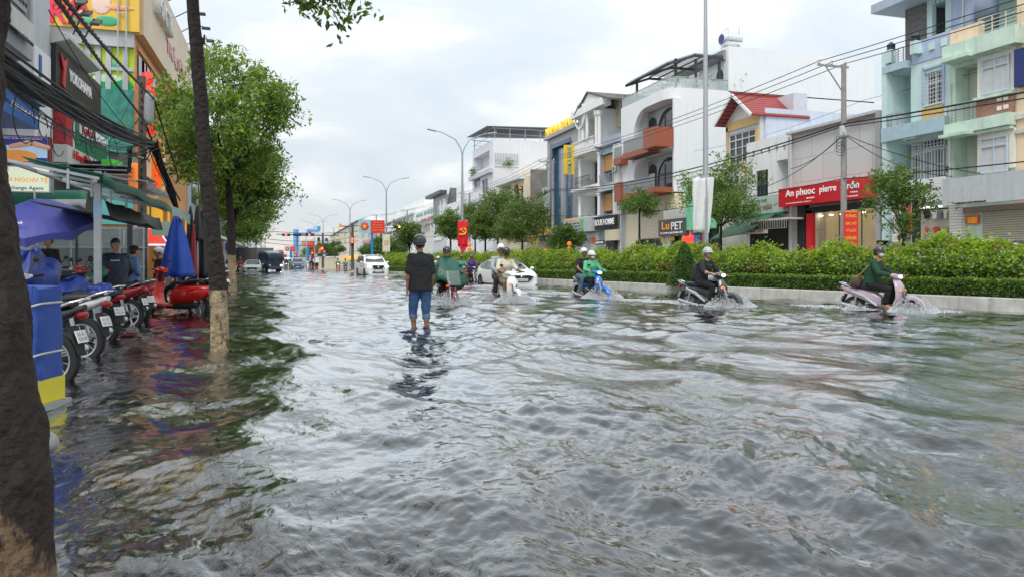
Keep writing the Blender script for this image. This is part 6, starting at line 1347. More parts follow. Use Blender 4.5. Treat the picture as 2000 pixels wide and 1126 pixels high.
# ================================================= motorbikes
def gloss(name,c,**k): return mat(name,c,k.pop('rough',.25),var=.04,coat=.7,**k)
LAMP=mat('lit_headlamp',(.9,.9,.85),.2,var=0,emit=(1,.96,.85),es=3.5); LENS=mat('clear_lens',(.55,.57,.58),.12,var=0); AMB=mat('amber_lens',(.8,.25,.02),.25,var=0,emit=(1,.3,.02),es=.5); TAIL=mat('red_lens',(.25,.008,.008),.2,var=0,emit=(1,.02,.02),es=.03)
PLATE=mat('number_plate',(.72,.73,.72),.4,var=.05); SEAT=mat('black_vinyl',(.02,.02,.021),.45,var=.15,bump=.2)
def wheelp(b,y,z,r,w,steer=0): pass
def ring_(b,c,prof,n=28,steer=0.0):
    o=b.M; b.M=o@Matrix.Translation(Vector(c))@Matrix.Rotation(steer,4,'Z'); b.lathe(prof,(0,0,0),'x',n); b.M=o
def bike(label,loc,rz,col,trim=None,style='scooter',lit=False,tilt=0,steer=0,mirrors=True,group=None,plate_txt=None,plate_front=False,rack=False,simple=False,cat='motorbike',seatc=None,windscreen=False,rimc=None):
    t=thing('motorbike',label,cat,loc,rz,group); t.rotation_euler=(0,tilt,rz)
    body=col; trim=trim or col; r=.275 if style!='vespa' else .245; yf,yr=.62,-.60
    def wheel(y):
        wr=.045 if style!='vespa' else .055; b=MB(); prof=[(r-.075,-wr*.75),(r-.04,-wr),(r-.012,-wr*.8),(r,0),(r-.012,wr*.8),(r-.04,wr),(r-.075,wr*.75)]
        ring_(b,(0,y,r),prof,32,steer if y>0 else 0); w=b.build('wheel',M['rubber'],t,smooth=True)
        b=MB(); ring_(b,(0,y,r),[(r-.073,-wr*.7),(r-.095,-wr*.6),(r-.1,0),(r-.095,wr*.6),(r-.073,wr*.7),(r-.073,-wr*.7)],28,steer if y>0 else 0)
        o=b.M; b.M=Matrix.Translation((0,y,r))@Matrix.Rotation(steer if y>0 else 0,4,'Z')
        for k in range(6 if style!='wave' else 12):
            a=2*PI*k/(6 if style!='wave' else 12); b.bar((0,.03*math.cos(a),.03*math.sin(a)),(0,(r-.085)*math.cos(a+.2),(r-.085)*math.sin(a+.2)),.022 if style!='wave' else .006)
        b.cap((-.05,0,0),(.05,0,0),.032,.032,10); b.M=o; b.build('rim',rimc or M['alum'],w)
        return w
    wheel(yf); wheel(yr)
    # front mudguard: an arc shell
    b=MB(); rows=[]; hw=.075 if style!='vespa' else .09; a0,a1=(-.15,2.25) if style!='vespa' else (.2,2.5)
    for k in range(13):
        a=a0+(a1-a0)*k/12; rr=r+.035; taper=1-.45*abs(k/12-.45)**1.5*2
        rows.append([(x,yf+(rr+dz)*math.cos(a),r+(rr+dz)*math.sin(a)) for x,dz in((-hw*taper,-.07),(-hw*taper*.9,-.01),(-hw*.4*taper,.02),(hw*.4*taper,.02),(hw*taper*.9,-.01),(hw*taper,-.07),(hw*taper*.8,-.07),(hw*.4*taper,.005),(-hw*.4*taper,.005),(-hw*taper*.8,-.07))])
    b.loft(rows); b.build('front_mudguard',body,t,smooth=True)
    b=MB()
    for sx in(-1,1): b.cap((sx*.075,yf,r),(sx*.06,yf-.16,.70),.018,.024,8)
    b.build('fork',M['dgrey'] if style!='wave' else M['alum'],t)
    # leg shield and nose
    nose={'scooter':[(.26,.30,.02,.10),(.34,.36,.02,.135),(.5,.39,.03,.17),(.66,.40,.05,.185),(.80,.37,.06,.165),(.90,.32,.05,.11),(.96,.28,.035,.07)],
          'vespa':[(.24,.26,.02,.12),(.34,.33,.02,.20),(.5,.37,.03,.225),(.68,.36,.04,.215),(.82,.31,.045,.17),(.92,.27,.04,.10),(.99,.25,.035,.055)],
          'wave':[(.34,.26,.02,.06),(.44,.36,.03,.12),(.58,.40,.045,.16),(.70,.40,.055,.16),(.80,.36,.055,.13),(.88,.31,.05,.09),(.94,.28,.035,.06)]}[style]
    b=MB(); rows=[]
    for z,y,dp,hwid in nose:
        ring=[]
        for k in range(18):
            a=2*PI*k/18; x=hwid*math.copysign(abs(math.cos(a))**.75,math.cos(a)); s_=math.sin(a); bulge=(1-abs(x/hwid)**1.8)
            yy=y+(.035+dp*1.1)*bulge*(1 if s_>0 else .55)+(.012 if s_>0 else -.012)-.02*abs(x/hwid)
            ring.append((x,yy,z))
        rows.append(ring)
    b.loft(rows); b.build('leg_shield',body,t,smooth=True)
    # front lamps / v-shaped trim on the nose
    b=MB()
    if style=='vespa': b.cap((0,.415,.45),(0,.40,.80),.022,.03,8); 
    else: b.prism([(-.10,.74),(-.04,.60),(0,.55),(.04,.60),(.10,.74),(.05,.70),(0,.62),(-.05,.70)],'y',.42,.475)
    b.build('nose_trim',(trim if not lit or style=='wave' else LENS),t)
    b=MB()
    for sx in(-1,1): b.ell((sx*.115,.445,.70),(.045,.03,.028),10,6)
    b.build('indicators',AMB,t,smooth=True)
    # floor, under-body, engine
    b=MB()
    if style!='wave': b.se([(.30,0,.29,.15,.035),(.1,0,.27,.165,.03),(-.08,0,.27,.15,.035)],'y',14,4)
    else: b.se([(.40,0,.52,.05,.10),(.15,0,.50,.07,.09),(-.08,0,.56,.085,.08)],'y',12,3)
    b.build('floor_board',body if style!='scooter' else M['dgrey'],t,smooth=True)
    b=MB(); b.se([(.12,0,.24,.07,.05),(-.1,0,.27,.11,.09),(-.35,0,.30,.11,.10),(-.55,-.05,.28,.05,.06)],'y',12,3); b.cap((-.10,-.30,.26),(-.10,-.60,.27),.08,.065); b.tube([(0,-.2,.42),(0,-.5,.5)],.04); b.build('engine',M['matt'],t,smooth=True)
    # tail body
    tb={'scooter':[(.02,0,.42,.09,.14),(-.12,0,.50,.135,.17),(-.35,0,.58,.15,.13),(-.58,0,.64,.13,.10),(-.78,0,.70,.09,.07),(-.90,0,.75,.05,.035)],
        'vespa':[(.0,0,.42,.10,.15),(-.14,0,.48,.17,.20),(-.36,0,.50,.205,.20),(-.58,0,.52,.195,.18),(-.78,0,.56,.14,.13),(-.90,0,.60,.07,.07)],
        'wave':[(.02,0,.60,.06,.07),(-.12,0,.60,.10,.11),(-.35,0,.62,.115,.10),(-.58,0,.67,.10,.075),(-.78,0,.72,.075,.05),(-.92,0,.77,.04,.03)]}[style]
    b=MB(); b.se(tb,'y',18,2.6); b.build('tail_body',body,t,smooth=True)
    if style!='vespa':
        for sx in(-1,1):
            b=MB(); b.loft([[(sx*(.118+.0),-.05,.40),(sx*.150,-.30,.60),(sx*.152,-.30,.54),(sx*.122,-.05,.34)],[(sx*(.13),-.045,.40),(sx*.166,-.30,.60),(sx*.166,-.30,.54),(sx*.132,-.05,.34)],[(sx*(.12),-.6,.69),(sx*.136,-.61,.69),(sx*.14,-.62,.65),(sx*.12,-.6,.65)]]); b.build('side_trim',trim,t)
    b=MB(); b.se([(.0,0,.715,.075,.028),(-.12,0,.735,.12,.045),(-.32,0,.735,.14,.045),(-.42,0,.765,.14,.05),(-.66,0,.785,.115,.042),(-.82,0,.80,.07,.025)],'y',16,2.8); b.build('seat',seatc or SEAT,t,smooth=True)
    b=MB(); b.tube([(.09,-.62,.74),(.10,-.84,.82),(.05,-.93,.85),(-.05,-.93,.85),(-.10,-.84,.82),(-.09,-.62,.74)],.014,6); b.build('grab_rail',M['alum'],t)
    b=MB(); b.ell((0,-.90,.70),(.085,.035,.04),12,7); b.build('tail_light',TAIL,t,smooth=True)
    b=MB(); b.loft([[(-.06,-.80,.60),(.06,-.80,.60),(.06,-.79,.57),(-.06,-.79,.57)],[(-.075,-.87,.45),(.075,-.87,.45),(.075,-.86,.43),(-.075,-.86,.43)],[(-.05,-.895,.33),(.05,-.895,.33),(.05,-.885,.32),(-.05,-.885,.32)]]); b.build('rear_mudguard',M['matt'],t)
    b=MB(); b.M=Matrix.Translation((0,-.885,.50))@Matrix.Rotation(R(-20),4,'X'); b.box(-.08,.08,-.008,.0,-.06,.06); pl=b.build('plate',PLATE,t)
    if plate_txt:
        mt=Matrix.Translation((0,-.885,.50))@Matrix.Rotation(R(-20),4,'X')@Matrix.Translation((0,-.010,0))@Matrix.Rotation(PI/2,4,'X')
        text(plate_txt,1,M['grey'],mt,pl,'digits',.001,0,fit=.13,fith=.085)
    b=MB(); b.cap((.13,-.28,.27),(.145,-.55,.30),.035,.05); b.cap((.145,-.55,.30),(.15,-.82,.37),.052,.045); b.build('exhaust',M['alum'] if style!='vespa' else M['dgrey'],t,smooth=True)
    b=MB(); b.cap((-.11,-.60,.28),(-.10,-.50,.62),.022,.028,8); b.cap((.11,-.60,.28),(.10,-.50,.62),.022,.028,8); b.build('rear_shocks',M['alum'],t)
    # handlebar
    HB=Matrix.Translation((0,.24,0))@Matrix.Rotation(steer,4,'Z')@Matrix.Translation((0,-.24,0))
    b=MB(); b.M=HB; 
    if style=='vespa': b.se([(.38,0,1.00,.05,.045),(.33,0,1.01,.10,.07),(.24,0,1.01,.14,.07),(.16,0,1.01,.09,.045)],'y',16,2.4)
    else: b.se([(.42,0,.98,.04,.03),(.36,0,.99,.11,.055),(.26,0,1.01,.15,.06),(.17,0,1.02,.10,.035)],'y',16,2.6)
    b.cap((-.12,.25,1.01),(-.22,.25,1.02),.035,.02); b.cap((.12,.25,1.01),(.22,.25,1.02),.035,.02); b.build('handlebar_cover',body,t,smooth=True)
    b=MB(); b.M=HB; b.ell((0,.405,.995),(.075,.035,.04) if style!='vespa' else (.06,.04,.055),14,8); b.build('headlight',LAMP if lit else LENS,t,smooth=True)
    for sx in(-1,1):
        b=MB(); b.M=HB; b.cap((sx*.22,.245,1.02),(sx*.36,.22,1.03),.018,.019,8); b.bar((sx*.20,.28,1.02),(sx*.35,.29,1.03),.010); b.build('grip',M['rubber'],t,smooth=True)
        if mirrors:
            b=MB(); b.M=HB; b.tube([(sx*.17,.26,1.04),(sx*.21,.27,1.12),(sx*.27,.25,1.19)],.008,6); b.ell((sx*.29,.25,1.225),(.058,.018,.036),12,7); b.build('mirror',M['black'],t,smooth=True)
    b=MB(); b.M=HB; b.cap((0,.27,.80),(0,.26,1.0),.045,.05); b.build('steering_neck',M['matt'],t)
    if plate_front: pass
    if windscreen:
        pass
    return t
def splash(px,py,d,n,seed,w=1.2,h=.45,label='water spray thrown up by the front wheel',dirx=0):
    n=int(n*1.5)
    p=P(px,py,d); g=np.random.default_rng(seed); FO=mat('spray_foam',(.62,.64,.66),.3,var=0,alpha=.8,spec=.6); 
    a=g.random(n)*2*PI; sp=g.random(n)**.6; R_=w*.5*(.25+.75*sp); lobe=.45+.55*np.abs(np.sin(a*3.3+seed))**1.5; zz=.66*h*lobe*(1-sp)**.9*g.random(n)**.8*1.7+.004
    C=np.stack([p.x+R_*np.cos(a)*1.0,p.y+R_*np.sin(a)*.8,zz],1); s=(.0045+.011*g.random(n)**2.2)*(1.0+.5*(zz<.1))
    # octahedral drops, stretched along their flight
    u=np.stack([np.cos(a)*.7,np.sin(a)*.7,np.ones(n)*.8],1); u/=np.linalg.norm(u,axis=1)[:,None]; v=np.cross(u,[0,0,1]); v/=np.linalg.norm(v,axis=1)[:,None]; w_=np.cross(u,v); S_=s[:,None]; st=1.5
    A=[C+u*S_*st,C-u*S_*st,C+v*S_,C-v*S_,C+w_*S_,C-w_*S_]
    tri=[(0,2,4),(0,4,3),(0,3,5),(0,5,2),(1,4,2),(1,3,4),(1,5,3),(1,2,5)]
    T_=np.concatenate([np.stack([A[i],A[j],A[k]],1) for i,j,k in tri])
    o=quads('water_spray',T_,np.zeros(len(T_),int),[FO]); return tag(o,label,'splash',kind='stuff')
def foamring(px,py,d,L_,W_,seed,rz=0,label='churned foam'):
    p=P(px,py,d); g=np.random.default_rng(seed); n=int(4200*L_*W_); FO=MATS['spray_foam']
    a=g.random(n)*2*PI; r=np.sqrt(g.random(n)); x=r*np.cos(a)*L_/2+g.normal(0,.05,n); y=r*np.sin(a)*W_/2; k=np.sin(x*9+seed)*np.sin(y*11)+g.normal(0,.5,n)>0; x,y=x[k],y[k]; n=len(x)
    X=p.x+x*math.cos(rz)-y*math.sin(rz); Y=p.y+x*math.sin(rz)+y*math.cos(rz); C=np.stack([X,Y,.015+.03*g.random(n)],1)
    V=leaves(C,.045,.7,0,seed); V[:,:,2]=C[:,2:3]+(V[:,:,2]-C[:,2:3])*.5; o=quads('foam',V,np.zeros(n,int),[FO]); return tag(o,label,'foam',kind='stuff')
# ---- the five riders in the foreground
def place(px,py): x,y=G(px,py,0); return (x,y,-.24)
MASKW=mat('white_mask',(.75,.76,.77),.7,var=.04); MASKB=mat('black_mask',(.015,.015,.016),.7,var=.1)
# 1 pink scooter, green hoodie
l=place(1722,606); th=PI+R(24)
pinkm=gloss('pink_pearl_paint',(.42,.32,.40)); silv=gloss('silver_trim',(.6,.6,.62))
bike('pale pink step-through scooter with lit headlamp ploughing through the water at the right',l,th,pinkm,silv,'scooter',True,plate_txt='65-B1\n284.17',rimc=M['dgrey'])
GH=mat('dark_green_hoodie',(.012,.055,.030),.9,var=.2,bump=.4,bscale=8)
person('rider in a dark green hoodie, black helmet and white mask on the pale pink scooter',l,th,J(RIDE),SKIN,.010,1.0,shirt=GH,sleeve=1.92,trou=BLKT,leg=1.85,helmet=((.035,.035,.04),(.03,.03,.03)),mask=MASKW,hair=True,headyaw=R(-18),loose=.035,hem=.02,build=1.05)
bag=thing('shoulder_bag','brown-grey shoulder bag behind the hip of the green hoodie rider','bag',l,th); b=MB(); b.se([(-.62,.10,.86,.10,.02),(-.56,.10,.88,.13,.12),(-.44,.10,.88,.13,.12),(-.40,.10,.88,.09,.06)],'y',14,4); b.build('pouch',mat('brown_leather',(.10,.07,.05),.6,var=.2),bag,smooth=True)
b=MB(); b.tube([(.16,-.5,.95),(.19,-.2,1.24),(.08,.04,1.38),(-.10,.03,1.20),(-.19,-.2,.98),(-.1,-.45,.92)],.016,6); b.build('strap',mat('tan_leather',(.35,.18,.07),.6),bag)
# 2 dark scooter, black shirt
l=place(1386,597); th=PI+R(22)
dg=gloss('dark_grey_paint',(.045,.05,.055)); 
bike('dark grey and silver underbone motorbike with lit headlamp beside the cone-shaped shrub',l,th,dg,silv,'wave',True,plate_txt='65-H1\n110.36')
p2=person('rider in a black polo shirt, glasses and pale grey helmet on the dark grey motorbike',l,th,J(RIDE,wrL=(-.29,.27,1.0)),SKIN,.010,1.0,shirt=BLK,sleeve=.95,trou=BLKT,leg=1.9,helmet=((.42,.43,.44),(.5,.5,.5)),headyaw=R(-12),collar=mat('grey_collar',(.2,.2,.2),.8),loose=.02)
b=MB(); b.M=Matrix.Translation(RIDE['hd'])@Matrix.Translation((0,0,.035))@Matrix.Rotation(R(-12),4,'Z')
for sx in(-1,1): b.tube([(sx*.033+.026*math.cos(a),.106,.006+.019*math.sin(a)) for a in np.linspace(0,2*PI,11)],.0022,4); b.bar((sx*.059,.104,.008),(sx*.08,.0,.012),.004)
b.bar((-.008,.107,.01),(.008,.107,.01),.004); b.build('glasses',M['black'],p2)
bp=thing('backpack','black backpack on the back of the rider in glasses','bag',l,th); b=MB(); b.se([(-.46,0,1.02,.11,.16),(-.42,0,1.04,.15,.22),(-.33,0,1.06,.15,.23),(-.30,0,1.06,.13,.2)],'y',16,3.5); b.build('sack',mat('black_nylon',(.02,.02,.022),.7,var=.2,bump=.4),bp,smooth=True)
b=MB()
for sx in(-1,1): b.tube([(sx*.1,-.32,1.24),(sx*.12,-.13,1.33),(sx*.12,.0,1.24),(sx*.16,-.14,1.02),(sx*.12,-.32,.92)],.016,6)
b.build('straps',M['matt'],bp)
pc=thing('white_parcel','white bag held on the lap of the rider in glasses','bag',l,th); b=MB(); b.se([(-.0,-.05,.94,.12,.05),(.04,-.05,.95,.17,.10),(.13,-.05,.95,.17,.10),(.16,-.05,.95,.13,.06)],'y',14,3); b.build('pouch',mat('white_plastic_bag',(.62,.63,.66),.5,var=.1,bump=.5,bscale=12),pc,smooth=True)
# 3 blue motorbike with two people
l=place(1156,580); th=PI+R(13)
blu=gloss('blue_paint',(.02,.16,.52)); 
bike('blue and green sporty motorbike carrying two people past the white kerb',l,th,blu,gloss('green_panel',(.02,.20,.12)),'wave',True,plate_txt='65-F1\n442.08')
GR=mat('green_ride_jacket',(.08,.42,.22),.7,var=.15,bump=.4,bscale=8)
person('driver in a bright green jacket, pale helmet and white mask on the blue motorbike',l,th,J(RIDE,pel=(0,-.14,.84),sp=(0,-.13,1.02),ch=(0,-.09,1.19),nk=(0,-.05,1.36),hd=(0,-.01,1.48),shL=(-.19,-.07,1.29),shR=(.19,-.07,1.29)),SKIN2,.011,1.0,shirt=GR,sleeve=1.9,trou=BLKT,leg=1.9,helmet=((.66,.7,.68),(.7,.72,.7)),mask=MASKW,loose=.035,build=1.1)
person('passenger in a black t-shirt, jeans and white helmet behind the green jacket driver',l,th,J(PILL),SKIN2,.011,1.0,shirt=BLK,sleeve=.6,trou=mat('grey_jeans',(.10,.15,.20),.85,var=.25,scale=9),leg=1.9,helmet=((.62,.65,.65),(.03,.03,.03)))
# 4 white scooter with two people
l=place(990,586); th=PI+R(9)
wht=gloss('white_gloss_paint',(.78,.79,.78))
bike('white step-through scooter with lit headlamp carrying two people in front of the white car',l,th,wht,wht,'scooter',True,plate_txt='65-C1\n093.55')
person('driver in a cream t-shirt, shorts and black mask on the white scooter',l,th,J(RIDE,hd=(0,-.03,1.52)),SKIN2,.010,1.02,shirt=mat('cream_cotton',(.62,.57,.42),.85,var=.12,bump=.5,bscale=8),sleeve=.9,trou=mat('khaki_shorts',(.25,.22,.15),.85,var=.2),leg=.92,helmet=((.03,.03,.035),(.03,.03,.03)),mask=MASKB,loose=.03,shoes=mat('dark_sandal',(.05,.04,.04),.7),build=1.05,headyaw=R(-8))
person('passenger in a light grey hoodie and white helmet peering round the cream t-shirt driver',l,th,J(PILL,hd=(-.0,-.38,1.60),nk=(0,-.44,1.45),hiR=(.11,-.53,.88),knR=(.27,-.12,.84)),SKIN2,.011,1.03,shirt=mat('light_grey_hoodie',(.36,.40,.43),.9,var=.12,bump=.4,bscale=8),sleeve=1.9,trou=mat('dark_brown_trousers',(.045,.035,.03),.9,var=.2),leg=1.85,helmet=((.72,.73,.73),(.03,.03,.03)),loose=.03,shoes=MATS['dark_sandal'])
# 5 green poncho
l=place(874,590); th=PI+R(3)
bike('dark red motorbike under the clear front of the green raincoat, spray at its front wheel',l,th,gloss('dark_red_paint',(.16,.012,.02)),M['black'],'wave',False,plate_txt='65-D1\n771.20')
p5=person('rider in a wide dark green rain poncho and black helmet beside the standing man',l,th,J(RIDE,elL=(-.27,.05,1.07),elR=(.27,.05,1.07)),SKIN,.010,1.03,shirt=BLK,sleeve=1.8,trou=BLKT,leg=1.9,helmet=((.02,.02,.022),(.03,.03,.03)),loose=.02)
PON=mat('dark_green_poncho',(.006,.085,.05),.42,var=.2,scale=3,bump=.6,bscale=5)
b=MB(); rows=[]
prof=[(.075,.085,1.40,-.07),(.16,.12,1.37,-.08),(.27,.19,1.31,-.05),(.36,.30,1.18,-.0),(.44,.42,1.02,.02),(.49,.52,.86,.02),(.52,.57,.72,.02),(.50,.58,.62,.02)]
for i,(hx,hy,z,cy) in enumerate(prof):
    ring=[]
    for k in range(40):
        a=2*PI*k/40; f=1+.05*(i/7)*math.sin(k*PI/40*2*7+i*.4)+.03*(i/7)*math.sin(k*PI/20*11)
        zz=z-(.10*(i/7)*math.cos(a*3+.6)) + (.10*(i/7) if math.sin(a)>.6 else 0)
        ring.append((hx*math.cos(a)*f,cy+hy*math.sin(a)*f,zz))
    rows.append(ring)
b.loft(rows,cap=False); o=b.build('poncho',PON,p5,smooth=True); o.scale=(1,1,1); q=o.modifiers.new('t','SOLIDIFY'); q.thickness=.006
b=MB(); b.ell((0,-.10,1.42),(.105,.10,.09),14,8,zmin=-.9,zmax=.3); b.build('hood',PON,p5,smooth=True)
b=MB(); rows=[]
for i in range(7):
    z=1.06-.06*i; rows.append([(x,.46+.05*i*.8+.10*(1-(x/.2)**2)*.6,z+.0) for x in np.linspace(-.17,.17,8)])
b.loft(rows,cap=False,close=False); o=b.build('clear_panel',mat('clear_plastic',(.4,.42,.42),.12,var=.2,scale=9,alpha=.25),p5,smooth=True)
for k,(px,py,d,n,w,h) in enumerate(((1785,606,16.1,3000,1.15,.36),(1678,606,16.9,900,.8,.18),(1426,598,18.0,2800,1.3,.40),(1352,597,19.0,800,.9,.18),(1176,581,22.3,2800,1.3,.42),(1138,580,23.8,1200,1.1,.3),(1006,590,19.9,2800,1.2,.38),(972,588,21.5,1200,1.0,.25),(884,594,19.1,2800,1.3,.38),(862,592,20.5,1200,1.0,.3),(1000,561,30.5,900,2.0,.12),(745,539,55,900,2.4,.25))):
    splash(px,510,d,n,100+k,w,h,'white water spray around the %s'%(['front wheel of the pale pink scooter','rear wheel of the pale pink scooter','front wheel of the dark grey motorbike','rear wheel of the dark grey motorbike','front wheel of the blue motorbike','rear wheel of the blue motorbike','front wheel of the white scooter','rear wheel of the white scooter','front wheel of the poncho rider','rear wheel of the poncho rider','front bumper of the white hatchback','front bumper of the white pickup'][k]))
for k,(px,d,L_,W_,rz,lb) in enumerate(((1700,17.0,3.6,1.0,2.1,'pale pink scooter'),(1330,19.4,4.2,1.3,2.0,'dark grey motorbike'),(1110,24.6,4.5,1.4,1.85,'blue motorbike'),(990,21.6,3.0,1.3,1.75,'white scooter'),(880,20.4,3.0,1.5,1.65,'poncho rider'),(975,31.5,3.5,2.0,1.7,'white hatchback'))):
    foamring(px,510,d,L_,W_,200+k,rz,'broken foam trailing on the water behind the '+lb)
# small riders further back
def small(px,py,th,col,shirtm,hel,label,style='wave',lit=False,mask=None,l2=None,skin=SKIN2,**k):
    l=place(px,py); bike(label[0],l,PI+R(th),col,None,style,lit,**k); person(label[1],l,PI+R(th),J(RIDE),skin,.016,1.0,shirt=shirtm,sleeve=1.5,trou=BLKT,leg=1.9,helmet=hel,mask=mask,loose=.03)
rp=gloss('red_paint',(.55,.02,.025)); wp=wht; bp_=gloss('black_paint',(.02,.02,.022)); HB_=((.03,.03,.033),(.03,.03,.03)); HW_=((.65,.66,.66),(.6,.6,.6))
WS=mat('white_shirt',(.66,.67,.68),.8,var=.1); PU=mat('purple_shirt',(.09,.03,.22),.8,var=.1); BL2=mat('blue_jacket',(.05,.15,.5),.7,var=.1); TL=mat('teal_green_jacket',(.05,.40,.24),.7,var=.1); RS=mat('red_shirt',(.45,.05,.04),.8)
small(902,548,4,rp,TL,HB_,('red and white motorbike just behind the green poncho','rider in a teal green and blue jacket on the red and white motorbike'),lit=False)
small(922,549,4,gloss('navy_paint',(.02,.04,.10)),PU,HB_,('dark blue motorbike ridden beside the hedge by the purple shirt','rider in a purple shirt and dark helmet close to the white hatchback'),lit=False)
small(856,541,2,bp_,WS,HW_,('black motorbike half hidden between the standing man and the poncho','rider in a white shirt and white helmet between the standing man and the poncho'),mask=MASKW)
small(764,535,2,wp,BLK,HW_,('white motorbike on the right flank of the white pickup','rider in black with a white helmet on the right flank of the white pickup'),'scooter')
small(660,527.5,0,rp,TL,HB_,('red motorbike near the junction, left one of the pair','rider in a green jacket near the junction, left one of the pair'),lit=True)
small(674.5,528,0,bp_,mat('pale_blue_shirt',(.25,.4,.6),.8),HB_,('dark motorbike near the junction, right one of the pair','rider in a pale blue shirt near the junction, right one of the pair'),lit=False)
small(601,524.5,0,wp,WS,HB_,('distant white scooter left of the low red and white kerb','distant rider in white left of the low red and white kerb'),'scooter')
small(608,524.5,0,bp_,BLK,HB_,('distant black motorbike left of the low red and white kerb','distant rider in black left of the low red and white kerb'))
small(559,525,0,bp_,BLK,HB_,('distant dark motorbike before the white van, left one','distant rider in black before the white van'),lit=True)
small(567,525,0,bp_,TL,HB_,('distant dark motorbike before the white van, right one','distant rider in green before the white van'))
small(469,534.5,5,bp_,RS,HB_,('black motorbike beside the silver car at the left kerb','rider in a red shirt beside the silver car at the left kerb'))
# ================================================= cars
def car(label,name,cat,loc,rz,col,L_,W_,H_,prof,belt,glassr,wheels,wr=.33,front=None,hood=None,group=None,lit=False,plate=None,roofrack=False,tint=None):
    """prof: (y, ztop) side silhouette front (+y) to rear; belt: height of the waistline"""
    t=thing(name,label,cat,loc,rz,group); hw=W_/2; b=MB(); rows=[]
    zb=.22
    for y,zt in prof:
        e=min(1,(L_/2-abs(y))/.35+.25); e=max(.62,min(1,e))**.45; w=hw*e; zt=max(zt,zb+.15); bl=min(belt,zt-.02)
        tw=w*(1-.22*max(0,(zt-belt))/(max(H_-belt,.1))) if zt>belt else w*.93
        ring=[(w*.80,zb),(w*.97,zb+.10),(w,zb+.30*(bl-zb)),(w*.985,bl-.10*(bl-zb)),(w*.95 if zt>belt else w*.9,bl),(tw*(.96),zt-.06 if zt>belt+.1 else zt-.01),(tw*.72,zt),(0,zt+.012)]
        ring=ring+[(-x,z) for x,z in ring[-2::-1]]; rows.append([(x,y,z) for x,z in ring])
    b.loft(rows); b.build('body',col,t,smooth=True)
    gm=tint or mat('car_glass',(.02,.025,.03),.05,var=.1,spec=.8)
    for nm,pts in glassr:
        b=MB(); b.poly(pts); o=b.build(nm,gm,t,recalc=False); q=o.modifiers.new('t','SOLIDIFY'); q.thickness=.012; q.offset=0
        if nm=='side_window':
            b=MB(); b.poly([(-x,y,z) for x,y,z in pts][::-1]); o=b.build(nm,gm,t,recalc=False); q=o.modifiers.new('t','SOLIDIFY'); q.thickness=.012; q.offset=0
    for y in wheels:
        for sx in(-1,1):
            b=MB(); b.lathe([(wr-.1,-.09),(wr-.02,-.10),(wr,-.06),(wr,.06),(wr-.02,.10),(wr-.1,.09)],(sx*(hw-.10),y,wr),'x',28); w_=b.build('wheel',M['rubber'],t,smooth=True)
            b=MB(); b.lathe([(.0,sx*.07),(wr-.13,sx*.08),(wr-.10,sx*.095),(wr-.09,sx*.02),(.0,sx*.01)],(sx*(hw-.10),y,wr),'x',20)
            for k in range(5): a=2*PI*k/5; b.bar((sx*(hw-.015),y,wr),(sx*(hw-.015),y+(wr-.11)*math.cos(a),wr+(wr-.11)*math.sin(a)),.05,.02)
            b.build('rim',M['alum'],w_)
            b=MB(); pts=[(y+(wr+.06)*math.cos(a),wr+(wr+.06)*math.sin(a)) for a in np.linspace(-.25,PI+.25,16)]; b.prism(pts,'x',sx*(hw-.25),sx*(hw+.004)); b.build('wheel_arch',M['matt'],t)
    if front: front(t)
    for sx in(-1,1): b=MB(); b.ell((sx*(hw+.10),prof[0][0]-L_*.30,belt+.08),(.11,.06,.075),12,8); b.bar((sx*(hw-.05),prof[0][0]-L_*.30,belt+.02),(sx*(hw+.05),prof[0][0]-L_*.30,belt+.05),.04); b.build('wing_mirror',col,t,smooth=True)
    return t
def lamps(t,pts,m=None,size=(.16,.06,.06),yaw=.3):
    for (x,y,z) in pts:
        for sx in(-1,1): b=MB(); b.ell((sx*x,y,z),size,12,7,rot=Euler((0,0,-sx*yaw))); b.build('headlight',m or LENS,t,smooth=True)
wcar=gloss('white_car_paint',(.80,.81,.82))
# white hatchback
x,y=G(1012,557)
def ft(t):
    b=MB(); pts=[(-.52,.66),(-.42,.50),(-.30,.40),(.30,.40),(.42,.50),(.52,.66),(.3,.70),(-.3,.70)]; b.prism(pts,'y',2.10,2.215); b.build('grille',M['black'],t,bevel=.01)
    b=MB(); b.prism([(-.62,.27),(.62,.27),(.72,.20),(-.72,.20)],'y',2.0,2.17); b.build('lower_grille',M['black'],t)
    b=MB(); b.tube([(-.56,2.20,.68),(-.42,2.225,.49),(-.30,2.225,.385),(.30,2.225,.385),(.42,2.225,.49),(.56,2.20,.68)],.014,5); b.build('grille_trim',M['chrome'],t)
    b=MB(); b.M=Matrix.Translation((0,2.225,.615)); b.tube([(.085*math.cos(a),0,.06*math.sin(a)) for a in np.linspace(0,2*PI,17)],.008,5); b.tube([(-.07,0,.02),(-.03,0,.03),(0,0,-.015),(.03,0,.03),(.07,0,.02)],.008,5); b.build('badge',M['chrome'],t)
    b=MB(); b.box(-.26,.26,2.215,2.235,.44,.55); p=b.build('plate',PLATE,t); text('65A-162.03',1,M['btxt'],Matrix.Translation((0,2.24,.495))@Matrix.Rotation(PI,4,'Z')@Matrix.Rotation(PI/2,4,'X'),p,'digits',.001,0,fit=.46,fith=.07)
    lamps(t,[(.66,1.93,.69)],LENS,(.20,.11,.05),.55)
prof=[(2.18,.40),(2.14,.66),(2.0,.76),(1.6,.86),(1.1,.94),(.86,.97),(.35,1.24),(-.05,1.39),(-.5,1.43),(-1.0,1.42),(-1.5,1.33),(-1.9,1.12),(-2.12,.92),(-2.2,.60)]
